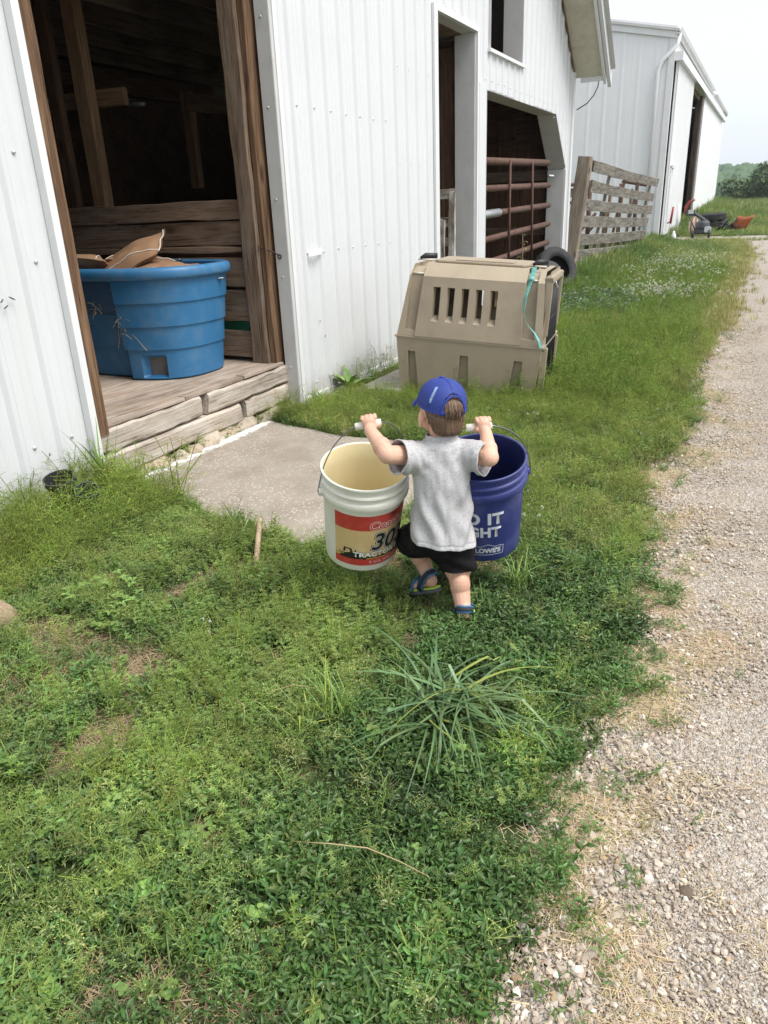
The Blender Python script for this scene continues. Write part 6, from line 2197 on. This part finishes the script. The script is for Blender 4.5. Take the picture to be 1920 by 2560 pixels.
def regions(x, y):
    """how much of each kind grows at a place, 0..1"""
    e = edgev(y) + .06 * nB(x, y) + .05 * nC(x, y)
    inside = np.clip((e - x) / .10 + .3, 0, 1)                      # green side of the gravel edge
    bare = np.maximum.reduce([.98 * blob(x, y, -1.50, 1.13, .10, .15), .9 * blob(x, y, -2.07, 1.52, .26, .11), .9 * blob(x, y, -1.68, 1.47, .13, .12), .75 * blob(x, y, -1.95, 1.28, .22, .16), .75 * blob(x, y, -.70, .84, .08, .09), .6 * blob(x, y, -.72, .68, .12, .09), .7 * blob(x, y, -1.74, 2.25, .12, .1), .5 * blob(x, y, -.66, 3.4, .14, .1), .6 * blob(x, y, -1.43, .75, .05, .06), .95 * np.clip((nB(x + 1.7, y) + .6 * nC(x, y) - .34) / .12, 0, 1) * np.clip((-.6 - x) / .3, 0, 1), .8 * np.clip((nC(x, y + .7) - .42) / .1, 0, 1)])
    yel = np.maximum.reduce([blob(x, y, -1.32, 1.72, .34, .28), .9 * blob(x, y, -1.10, 1.95, .22, .25), .8 * blob(x, y, -2.1, 2.45, .75, .45), .7 * blob(x, y, -1.2, 5.0, .9, .9), .8 * blob(x, y, -2.4, 4.75, .7, .45), .6 * blob(x, y, -1.2, 1.2, .28, .2)])
    dark = np.clip((x + 1.02 + .25 * nB(x, y)) / .22, 0, 1) * np.clip((3.0 + .4 * nA(x, y) - y) / .5, 0, 1)
    return e, inside, bare, yel, dark


def sample(n, x0, x1, y0, y1):
    x = rng.uniform(x0, x1, n); y = rng.uniform(y0, y1, n)
    vis = x > (-.4 - 1.35 * (y - .0) * .95) - .6                       # outside the picture to the left nothing is needed
    return x[vis], y[vis]


def lerp3(a, b_, t): return np.asarray(a)[None, :] * (1 - t[:, None]) + np.asarray(b_)[None, :] * t[:, None]


def low(x, y):
    k = np.where((np.hypot((x + .97) / .17, (y - 2.16) / .16) < 1), .55, 1.0)
    return np.where((x < -2.72) & (y > 4.55) & (y < 7), .55, k)


def put(name, protos, x, y, s0, s1, tint, tl=.12, z=None, lift=0, veg=True):
    n = len(x)
    hv = 1.0
    if veg:
        tint = tint * (1 + .36 * nB(x, y) + .34 * nC(x, y) + .18 * nA(x, y))[:, None]
        hv = (1 + .55 * nB(x + .3, y) + .45 * nC(x, y + .4)) * low(x, y)
    zz = (gz(x, y) if z is None else z) + lift
    return scatter(name, protos, np.stack([x, y, zz], 1), rng.uniform(0, 6.283, n), rng.uniform(s0, s1, n) * hv, rng.integers(0, len(protos), n), tint, rng.normal(0, tl, (n, 2)))


def jitter(t, a=.18, c=.05):
    n = len(t)
    return np.clip(t * rng.uniform(1 - a, 1 + a, (n, 1)) * (1 + rng.normal(0, c, (n, 3))), 0, 1)


DKG = (.090, .170, .046); MID = (.130, .222, .068); YEL = (.262, .340, .098); LIM = (.190, .300, .078); STR = (.54, .43, .285); OLV = (.185, .215, .078); BLU = (.075, .140, .068); WAR = (.26, .255, .085)

# knotweed carpet: dense near, thinner and larger away from the camera
K = [p_knot() for _ in range(6)] + [p_knot(8, .04, .016, .005) for _ in range(3)]
x, y = sample(92000, -3.1, -.1, .3, 5.2)
e, ins, bare, yel, dark = regions(x, y)
near = np.clip(1.25 - y / 5.5, .28, 1)
keep = (rng.random(len(x)) < ins * (1 - bare) * (.42 + .58 * dark) * (1 - .65 * yel) * near) & ~blocked(x, y)
x, y, yel, dark, e = x[keep], y[keep], yel[keep], dark[keep], e[keep]
t = lerp3(MID, DKG, np.clip(dark + .3 * nA(x, y), 0, 1)); t = t * (1 - yel[:, None] * .6) + np.asarray(LIM) * yel[:, None] * .6
t = t * (1 + .35 * nB(x, y)[:, None])
put('weed_cover', K, x, y, .6, 1.1, jitter(t))
print('knot', len(x))

# broader leaves among them on the left and in front
B_ = [p_broad() for _ in range(4)] + [p_broad(8, .021, .0075, .05) for _ in range(3)]
x, y = sample(16000, -3.1, -.2, .3, 4.2)
e, ins, bare, yel, dark = regions(x, y)
lf = np.clip((-.72 - x + .3 * nA(x, y)) / .4, .10, 1)
keep = (rng.random(len(x)) < ins * (1 - bare) * lf * (.55 + .5 * nB(x, y)) * (1 - .6 * yel) * np.clip(1.2 - y / 4, .1, 1)) & ~blocked(x, y) & ~feet(x, y)
x, y = x[keep], y[keep]
t = lerp3(MID, LIM, np.clip(.35 + .7 * nA(x, y), 0, 1)) * .92
xk = rng.normal(-.775, .05, 80); yk = rng.normal(2.075, .03, 80)
put('foot_weeds', K, xk, yk, .8, 1.2, jitter(np.tile(np.array([DKG]), (80, 1)) * 1.1), veg=False)
put('broad_weeds', B_, x, y, .5, .95, jitter(t))
print('broad', len(x))

# soft yellow green weed in patches
W_ = [p_bed() for _ in range(5)]
x, y = sample(42000, -3.1, -.25, .4, 6.5)
e, ins, bare, yel, dark = regions(x, y)
keep = (rng.random(len(x)) < ins * (1 - bare) * (yel * .75 + .10) * (1 - .8 * dark)) & ~blocked(x, y)
x, y = x[keep], y[keep]
put('bedstraw', W_, x, y, .55, 1.1, jitter(lerp3(LIM, YEL, np.clip(.5 + .8 * nB(x, y), 0, 1))))
print('bed', len(x))

# fine seed grass: a haze over the left, thick against the barn, round the slab and the crate
S_ = [p_pan() for _ in range(5)] + [p_pan(.12, 26, 3) for _ in range(3)]
x, y = sample(26000, -3.1, -.25, .4, 9.0)
e, ins, bare, yel, dark = regions(x, y)
wall = np.clip((-2.35 - x + .3 * nA(x, y)) / .5, 0, 1) * np.clip(2.9 - y, 0, 1)
round_crate = .6 * np.maximum(blob(x, y, -2.4, 4.75, .9, .55), blob(x, y, -1.5, 5.1, 1.0, .7))
dens = np.clip(.12 + .30 * np.clip(nA(x, y) * 2, 0, 1) + .85 * wall + .8 * round_crate + .25 * (y > 3.2) - .12 * dark, 0, 1)
keep = (rng.random(len(x)) < ins * (1 - .95 * bare) * dens * np.where((x < -2.75) & (y > 4.6), .35, 1)) & ~blocked(x, y)
x, y, wall = x[keep], y[keep], wall[keep]
t = lerp3(OLV, YEL, np.clip(.45 + .5 * nB(x, y) + .5 * wall, 0, 1)) * (1 + .25 * wall[:, None])
put('seed_grass', S_, x, y, .55, 1.15, jitter(t * 1.08), .15)
print('pan', len(x))
x = rng.uniform(-3.06, -2.4, 900); y = rng.uniform(1.5, 2.75, 900)
k = rng.random(900) < np.clip(1.1 - (x + 3.06) / .65, .15, 1); x, y = x[k], y[k]; k = ~blocked(x, y); x, y = x[k], y[k]
put('seed_grass', S_, x, y, 1.0, 1.9, jitter(lerp3(OLV, YEL, rng.random(len(x))) * 1.05), .18)

S2 = [p_pan(.10, 44, 4, .0021) for _ in range(5)]
x, y = sample(7000, -3.0, -.3, .35, 4.5)
e, ins, bare, yel, dark = regions(x, y)
dens = np.clip(.25 + 1.1 * nA(x + .8, y) + .7 * nB(x, y + 2), .02, 1) * (1 - .75 * dark)
keep = (rng.random(len(x)) < ins * dens * (1 - .95 * bare)) & ~blocked(x, y) & ~feet(x, y)
x, y = x[keep], y[keep]
put('pale_seed_grass', S2, x, y, .6, 1.1, jitter(lerp3((.22, .31, .11), (.40, .44, .22), rng.random(len(x)))), .25, veg=False)
print('pan2', len(x))
x, y = sample(16000, -2.9, -.2, 3.0, 9.0)
e, ins, bare, yel, dark = regions(x, y)
keep = (rng.random(len(x)) < ins * np.clip(.16 + .7 * nB(x, y) + .5 * nA(x, y), .02, 1)) & ~blocked(x, y)
x, y = x[keep], y[keep]
put('pale_seed_grass', S2, x, y, .7, 1.25, jitter(lerp3((.24, .31, .11), (.44, .44, .22), rng.random(len(x)))), .25, veg=False)

# ordinary lawn grass, more of it farther off
T_ = [p_blades() for _ in range(5)] + [p_blades(8, .12, .003, .02, .7, .6) for _ in range(3)]
x, y = sample(44000, -3.1, -.05, .4, 9.0)
e, ins, bare, yel, dark = regions(x, y)
dens = np.clip(.30 + .55 * np.clip((y - 2.4) / 1.6, 0, 1) + .3 * nB(x, y), 0.02, 1)
keep = (rng.random(len(x)) < ins * (1 - .93 * bare) * dens * (1 - .6 * dark)) & ~blocked(x, y)
x, y, e = x[keep], y[keep], e[keep]
t = lerp3(MID, YEL, np.clip(.48 + .9 * nD(x, y) + .5 * nB(x, y) + .1 * (y > 3), 0, 1))
de = np.clip(1.1 - (e - x) / (.35 + .3 * (y > 2.8)) + .5 * nC(x, y), 0, 1) * (.5 + .5 * np.clip((y - 2) / 1.5, 0, 1))
t = t * (1 - de[:, None] * .8) + np.asarray((.36, .33, .14)) * de[:, None] * .8
put('lawn_grass', T_, x, y, .55, 1.15, jitter(t))
print('lawn', len(x))

# grass farther off, up to the shed and the field
n = 42000
y = 8.5 + 40 * rng.random(n) ** 1.9; x = rng.uniform(-1, 1, n)
xl_ = np.where(y < 22, -3.05, -3.0 - (y - 22) * .03); xr_ = np.interp(y, EDGE_Y, EDGE_X) - .02 + .07 * np.sin(y * 2.3) * np.sin(y * .9 + 1) - .22 * np.clip(9.6 - y, 0, 1) * rng.random(n)
xr_ = np.where(y > 22.3, 3.5, xr_)
x = xl_ + (xr_ - xl_) * (x * .5 + .5)
fr = rng.random(n) < .02; x[fr] = xr_[fr] + rng.exponential(.09, fr.sum()) * (y[fr] < 22)
lane = ((y > 22.7) & (y < 24.2)) | ((y > 26.0) & (y < 28.6) & (x > .2)) | ((y > 33.5) & (y < 35.3) & (x > -.6))
keep = ~lane | (rng.random(n) < .04)
keep &= ~((x < -2.95) & (y < 13.1)) & (rng.random(n) < np.clip((y - 8.3) / .9, .1, 1))
x, y = x[keep], y[keep]
n = len(x)
tall = np.clip(1 - np.abs(x + 2.9) / .7, 0, 1) * (y > 13) + np.clip((y - 29) / 4, 0, 1.2) + .45 * np.clip((-1.7 - x) / .8, 0, 1) * (y > 12) * (y < 20)
xd = (xr_[keep] - x)
tt = np.clip(.55 + .5 * np.sin(y * 1.3 + x * 2.1) * .5 + rng.normal(0, .15, n) + .5 * np.clip(1 - xd / .7, 0, 1) - .15 * (tall > .3), 0, 1)
t = lerp3((.13, .22, .07), (.31, .35, .12), tt)
yb = np.clip(.75 - xd / .7 + rng.normal(0, .38, n), 0, 1)[:, None]
t = t * (1 - yb) + np.asarray((.36, .33, .14)) * yb
TF = [p_blades(14, .12, .0052, .06, .7, .5) for _ in range(6)]
zz = gz(x, y)
scatter('far_grass', TF, np.stack([x, y, zz], 1), rng.uniform(0, 6.283, n), rng.uniform(.75, 1.25, n) * (1 + 1.6 * tall) * (1 + np.clip(y - 20, 0, 25) * .015), rng.integers(0, 6, n), jitter(t), rng.normal(0, .15, (n, 2)))
# the unmown field past the shed
n = 16000
y = rng.uniform(36, 54, n); x = rng.uniform(-9, 14, n)
k = ~((x < -2.6) & (y < 46.5)) & ~((y < 36.5) & (x > -1)); x, y = x[k], y[k]; n = len(x)
scatter('field_grass', TF, np.stack([x, y, gz(x, y)], 1), rng.uniform(0, 6.283, n), rng.uniform(3.0, 5.5, n), rng.integers(0, 6, n), jitter(lerp3((.14, .21, .065), (.30, .30, .12), rng.random(n))), rng.normal(0, .12, (n, 2)))

x = rng.uniform(-2.9, -.6, 2600); y = 5.2 + 10 * rng.random(2600) ** 1.3
k = ~blocked(x, y) & (x < np.interp(y, EDGE_Y, EDGE_X) - .1) & ~((x < -2.9) & (y < 13.1)); x, y = x[k], y[k]
put('seed_grass', S_, x, y, 1.0, 2.0, jitter(lerp3(MID, YEL, np.clip(.6 + .3 * rng.normal(size=len(x)), 0, 1))), .2, veg=False)
x = np.concatenate([rng.uniform(-2.7, -1.0, 900), rng.uniform(-1.45, -.9, 260)]); y = np.concatenate([rng.uniform(4.75, 5.3, 900), rng.uniform(5.1, 6.4, 260)])
k = ~blocked(x, y); x, y = x[k], y[k]
put('seed_grass', S_, x, y, .4, .85, jitter(lerp3(OLV, YEL, rng.random(len(x)))), .2, veg=False)
x = rng.normal(-2.05, .35, 260); y = rng.normal(10.2, .5, 260)
put('grey_weeds', B_, x, y, 2.2, 3.6, jitter(np.tile(np.array([[.15, .22, .15]]), (260, 1))), .2, veg=False)

# seed heads far, white clover flowers
FL_ = [p_flower() for _ in range(4)]
x = np.concatenate([rng.normal(-1.25, .28, 110), rng.normal(-1.5, .5, 170), rng.uniform(-2.2, -.5, 45), np.array([-1.55, -.95, -.90, -.75, -.85])])
y = np.concatenate([rng.normal(10.8, .35, 110), rng.normal(14.5, 1.5, 170), rng.uniform(2.6, 8, 45), np.array([1.69, 3.4, 3.2, 4.4, 3.0])])
k = (x < edgev(y) - .1) & ~blocked(x, y); x, y = x[k], y[k]
far_ = (y > 8.5)
put('clover_flowers', FL_, x[far_], y[far_], 1.3, 2.2, jitter(np.tile(np.array([[.66, .67, .58]]), (far_.sum(), 1)), .1), .15, veg=False, lift=.02)
x, y = x[~far_], y[~far_]
put('clover_flowers', FL_, x, y, .7, 1.0, jitter(np.tile(np.array([[.62, .63, .54]]), (len(x), 1)), .1), .15, lift=.015)
C_ = [p_clover() for _ in range(4)]
x = np.concatenate([rng.normal(-2.02, .09, 70), rng.normal(-1.34, .12, 50), rng.uniform(-2.2, -.5, 260), rng.normal(-1.02, .05, 20)]); y = np.concatenate([rng.normal(1.68, .07, 70), rng.normal(.86, .08, 50), rng.uniform(.6, 4, 260), rng.normal(.50, .05, 20)])
k = (x < edgev(y) - .1) & ~blocked(x, y) & ~feet(x, y); x, y = x[k], y[k]
put('clover', C_, x, y, .6, 1.0, jitter(np.tile(np.array([LIM]), (len(x), 1))), .12)

# dead straw along the gravel edge and on the bare patches
D_ = [p_straw() for _ in range(7)]
n = 60000
y = .3 + 12 * rng.random(n) ** 1.7
off = rng.normal(.045, .085, n) + (rng.random(n) < .18) * rng.uniform(0, .35, n)
x = edgev(y) + off + .05 * nC(np.zeros(n), y)
k = rng.random(n) < np.clip(.22 + 1.5 * nB(x, y) + .6 * nC(x, y), .02, 1) * np.clip(1.15 - y / 12, .2, 1)
x, y = x[k], y[k]
xb, yb = sample(40000, -3.0, -.4, .4, 4.5)
_, _, bare, _, _ = regions(xb, yb)
k = (rng.random(len(xb)) < bare * .95 + .012) & ~blocked(xb, yb)
nb = k.sum()
t = np.concatenate([lerp3(STR, (.66, .56, .42), rng.random(len(x))), lerp3((.36, .27, .17), (.50, .40, .28), rng.random(nb))])
put('dry_straw', D_, np.concatenate([x, xb[k]]), np.concatenate([y, yb[k]]), .6, 1.15, jitter(t, .2), .06, veg=False)
print('straw', len(x), nb)
# thin green strands in the straw
x2 = edgev(y) + rng.normal(.04, .09, len(y)); y2 = y
k = (rng.random(len(y)) < .16) & (nB(x2, y2) > -.05)
put('edge_grass', [p_blades(7, .05, .0022, .02, .9, .6) for _ in range(4)], x2[k], y2[k], .6, 1.1, jitter(lerp3(OLV, WAR, rng.random(k.sum()))))
kk = np.where((nC(x2, y2) > .18) & (rng.random(len(y)) < .35))[0]
put('edge_weeds', K, x2[kk] - .02, y2[kk], .5, .9, jitter(np.tile(np.array([MID]), (len(kk), 1))))

# ---- loose stones -------------------------------------------------------------
ST = [p_stone(1.0, i) for i in range(9)]
n = 90000
y = .45 + 9 * rng.random(n) ** 2.0
x = edgev(y) + rng.uniform(-.06, 1.25, n) ** 1.0
k = (x < .9) & (x > edgev(y) - .05 + .05 * nC(x, y)); x, y = x[k], y[k]; n = len(x)
big = rng.random(n) ** 8
r = 0.002 + (.0055 * rng.random(n) ** 2 + .010 * big) * np.clip(1.2 - (x - edgev(y)) / .6, .25, 1)
cc = lerp3((.34, .28, .22), (.57, .495, .405), rng.random(n) ** 1.2) * (1 + .0 * n)
wh = rng.random(n) < .05; cc[wh] = (.66, .62, .56)
hx_ = rng.random(n) < .03; cc[hx_] = (.42, .30, .18)
o = scatter('loose_gravel', ST, np.stack([x, y, zgv(y) + .004 + r * .25 + .008], 1), rng.uniform(0, 6.283, n), r, rng.integers(0, 9, n), jitter(cc, .14, .012), rng.normal(0, .35, (n, 2)))
print('stones', n)
# the largest stones, one by one
shared = [p.data for p in ST]
M_['stone_big'] = plain('limestone chip', (.47, .42, .36), .95, .22, 30, bmp=.25)
M_['stone_big2'] = plain('pale limestone', (.60, .565, .51), .95, .12, 30, bmp=.2)
M_['stone_big3'] = plain('brown flint', (.34, .27, .20), .9, .2, 30, bmp=.2)
big_meshes = []
for mt in ('stone_big', 'stone_big', 'stone_big2', 'stone_big3'):
    for p in ST[:6]:
        me = p.data.copy(); me.materials.clear(); me.materials.append(M_[mt]); big_meshes.append(me)
for i in range(290):
    yy = .55 + 3.2 * random.random() ** 1.8
    xx = float(edgev(yy)) + random.choice((random.gauss(.16, .09), random.uniform(.0, .75)))
    rr = random.uniform(.0065, .0125) * (1 if random.random() < .9 else 1.35)
    if random.random() < .12: rr *= 1.2
    me = random.choice(big_meshes)
    o = bpy.data.objects.new('stone', me)
    Ms = Matrix.Translation((xx, yy, zg(yy) + .010 + rr * .22)) @ Euler((random.gauss(0, .25), random.gauss(0, .25), random.random() * 6.28)).to_matrix().to_4x4() @ Matrix.Scale(rr, 4)
    place(o, road, Ms)

# ---- plants one can point to --------------------------------------------------
def single_mat(name, col, var=.2, rough=.45):
    m, nt, b = mat_new(name)
    lo = nt.nodes.new('ShaderNodeAttribute'); lo.attribute_type = 'GEOMETRY'; lo.attribute_name = 'shade'
    c = mixc(nt, 1.0, lo.outputs['Color'], col, 'MULTIPLY')
    nt.links.new(c, b.inputs['Base Color']); b.inputs['Roughness'].default_value = rough; b.inputs['Specular IOR Level'].default_value = .4
    return m


def clump(loc, n, L, W, lean0, lean1, bend, mat, label, cat='grass clump', group=None, r=.04, dead=.06, bias=None, wild=.25):
    b = PB_()
    for i in range(n):
        a = random.random() * 6.283
        if bias is not None and random.random() < .6: a = bias + random.gauss(0, .75)
        q = r * math.sqrt(random.random()); qa = random.random() * 6.283
        k = lean0 + (lean1 - lean0) * random.random() ** .8
        sh = hue(.28) if random.random() > dead else (2.2, 1.55, .9)
        d = Vector((math.cos(a) * k, math.sin(a) * k, 1)).normalized()
        ln = L * random.uniform(.35, 1.15); w = W * random.uniform(.55, 1.3)
        p = Vector((q * math.cos(qa), q * math.sin(qa), 0))
        side = d.cross(Vector((0, 0, 1))).normalized(); dr = random.gauss(0, wild); be = bend * random.uniform(.3, 1.5)
        kink = random.uniform(.4, .9) if random.random() < .3 else 9
        vs = []; m_ = 8; pos = p.copy(); dd = d.copy()
        tw = random.gauss(0, .5)
        for j in range(m_ + 1):
            t = j / m_
            wv = (side + Vector((0, 0, tw * t))).normalized() * w * (.25 + .75 * min(1, (1 - t) * 1.6)) * .5 * (1 if j < m_ else .1)
            vs += [pos + wv, pos - wv]
            dd = (dd + (side * dr - Vector((0, 0, 1.9)) * be * (.4 + t)) / m_ - (Vector((0, 0, .9)) if abs(t - kink) < .07 else Vector())).normalized()
            pos = pos + dd * ln / m_
            if pos.z < .035: pos.z = .035 + .01 * random.random()
        b.face(vs, [(2 * j, 2 * j + 1, 2 * j + 3, 2 * j + 2) for j in range(m_)], sh)
    o = b.obj('blades', mat); o.name = 'grass_clump'
    place(o, None, Matrix.Translation(loc))
    return tag(o, label, cat, group)


M_['orch'] = single_mat('orchard grass', (.115, .195, .078), rough=.38)
M_['yg'] = single_mat('bright grass', (.17, .28, .065))
clump((-.665, 1.66, .02), 105, .34, .0080, .8, 2.8, .55, M_['orch'], 'large blue green clump of long grass blades in front of the child', 'grass clump', r=.12, bias=-.55, wild=.45)
clump((-.94, 1.50, 0), 70, .20, .0040, .15, .8, .35, M_['yg'], 'upright yellow green grass tuft left of the large blue green clump', r=.05)
clump((-1.01, 1.40, 0), 60, .13, .0036, .2, .9, .4, M_['yg'], 'small bright grass tuft at the foot of the yellow green tuft', r=.05)
clump((-.70, 2.46, 0), 60, .16, .0040, .3, 1.2, .5, M_['yg'], 'small grass tuft growing beneath the blue bucket', r=.04)
clump((-2.98, 2.64, 0), 18, .42, .012, .08, .35, .25, M_['yg'], 'tall broad grass shoots beside the dark pots at the door post', 'grass clump', r=.04, dead=0)
clump((-2.90, 4.72, 0), 46, .26, .008, .3, 1.3, .75, M_['yg'], 'arching grass tuft at the bottom corner of the sliding door', r=.04)
clump((-1.42, 2.62, 0), 40, .15, .004, .3, 1.1, .5, M_['yg'], 'thin grass growing at the near edge of the concrete slab', r=.10)
clump((-2.02, 2.50, 0), 34, .17, .005, .2, 1.0, .5, M_['yg'], 'dark grass tuft at the top of the pale stick', r=.07)
clump((-.735, 2.20, .0), 10, .18, .006, .1, .5, .3, M_['orch'], 'single pale blades standing just behind the child foot', r=.02) if False else None
# dock by the foundation
dk = PB_()
for i in range(16):
    a = random.random() * 6.283
    dk.leaf((0, 0, .02), (math.cos(a) * .7, math.sin(a) * .7, random.uniform(.5, 1.3)), (0, 0, 1), .24 * random.uniform(.6, 1.1), .055, hue(.15), droop=.25)
o = dk.obj('dock_plant', M_['yg']); place(o, None, Matrix.Translation((-2.86, 5.12, 0)))
tag(o, 'broad leaved dock plant growing under the edge of the sliding door', 'weed')
# leafy volunteer at the left, pale veined
lv = PB_()
for i in range(46):
    a = random.random() * 6.283; q = .11 * math.sqrt(random.random()); p = Vector((q * math.cos(a) * 1.5, q * math.sin(a), random.uniform(.05, .11)))
    lv.line([(p.x * .7, p.y * .7, 0), tuple(p)], .001, (.8, .9, .6))
    for k in range(3):
        w_ = a + k * 2.09
        lv.leaf(p, (math.cos(w_), math.sin(w_), .25), (0, 0, 1), .024, .014, hue(.15), droop=.12)
o = lv.obj('clover_patch', M_['yg']); place(o, None, Matrix.Translation((-2.06, 1.72, 0)))
tag(o, 'patch of large green trefoil leaves in the weeds at the left', 'weed')
# dry weed stalk by the gate
dw_ = PB_()
for i in range(26):
    a = random.random() * 6.283; z = random.uniform(.55, .98)
    p = Vector((.03 * math.sin(z * 9), .02 * math.cos(z * 7), z))
    dw_.leaf(p, (math.cos(a), math.sin(a), .4), (0, 0, 1), .07, .015, (random.uniform(.8, 1.2),) * 3, droop=.6)
dw_.line([(0, 0, 0), (.02, 0, .5), (.0, .02, .98)], .005)
M_['drystalk'] = single_mat('dry stalk', (.30, .25, .13), rough=.85)
o = dw_.obj('dry_weed', M_['drystalk']); place(o, None, Matrix.Translation((-2.95, 10.1, zg(10.1) - .02)))
tag(o, 'dry curled weed standing in front of the rusty pipe gate', 'weed')
# few long dead stems lying about
def stem(a, b_, label, r=.0015):
    a, b_ = Vector(a), Vector(b_); m_ = (a + b_) / 2 + Vector((.01, .02, .015))
    tag(MB().tube([a, a.lerp(m_, .5) + Vector((.004, 0, .004)), m_, m_.lerp(b_, .5) + Vector((.003, 0, .004)), b_], [r, r, r, r * .8, r * .4], 5).build('dead_stem', M_['straw'], smooth=True), label, 'dead stem')
stem((-.78, 1.02, .065), (-.47, 1.06, .06), 'long dead grass stem lying on the green carpet at the bottom')
stem((-1.15, 1.42, .08), (-1.02, 1.50, .09), 'short straw coloured stem leaning in the weeds left of the tufts')
stem((-1.22, 1.38, .075), (-1.12, 1.30, .07), 'broken straw coloured stem lying below the short leaning one')
stem((-.44, 10.4, zg(10.4) + .05), (-.12, 10.2, zg(10.2) + .02), 'pale dead stalk lying across the far gravel edge', .008)
# dung and dark clods on the road
for (cx_, cy_, r_) in ((.02, 1.28, .015), (-.02, 2.6, .013)):
    o = MB().ell((0, 0, 0), (r_, r_ * .9, r_ * .6), None, 14, 9)
    o.v = [tuple(Vector(v) * (1 + .5 * mnoise.noise(Vector(v) * 90))) for v in o.v]
    o.build('stone', M_['bark'], road, Matrix.Translation((cx_, cy_, zg(cy_) + .014)), smooth=True)
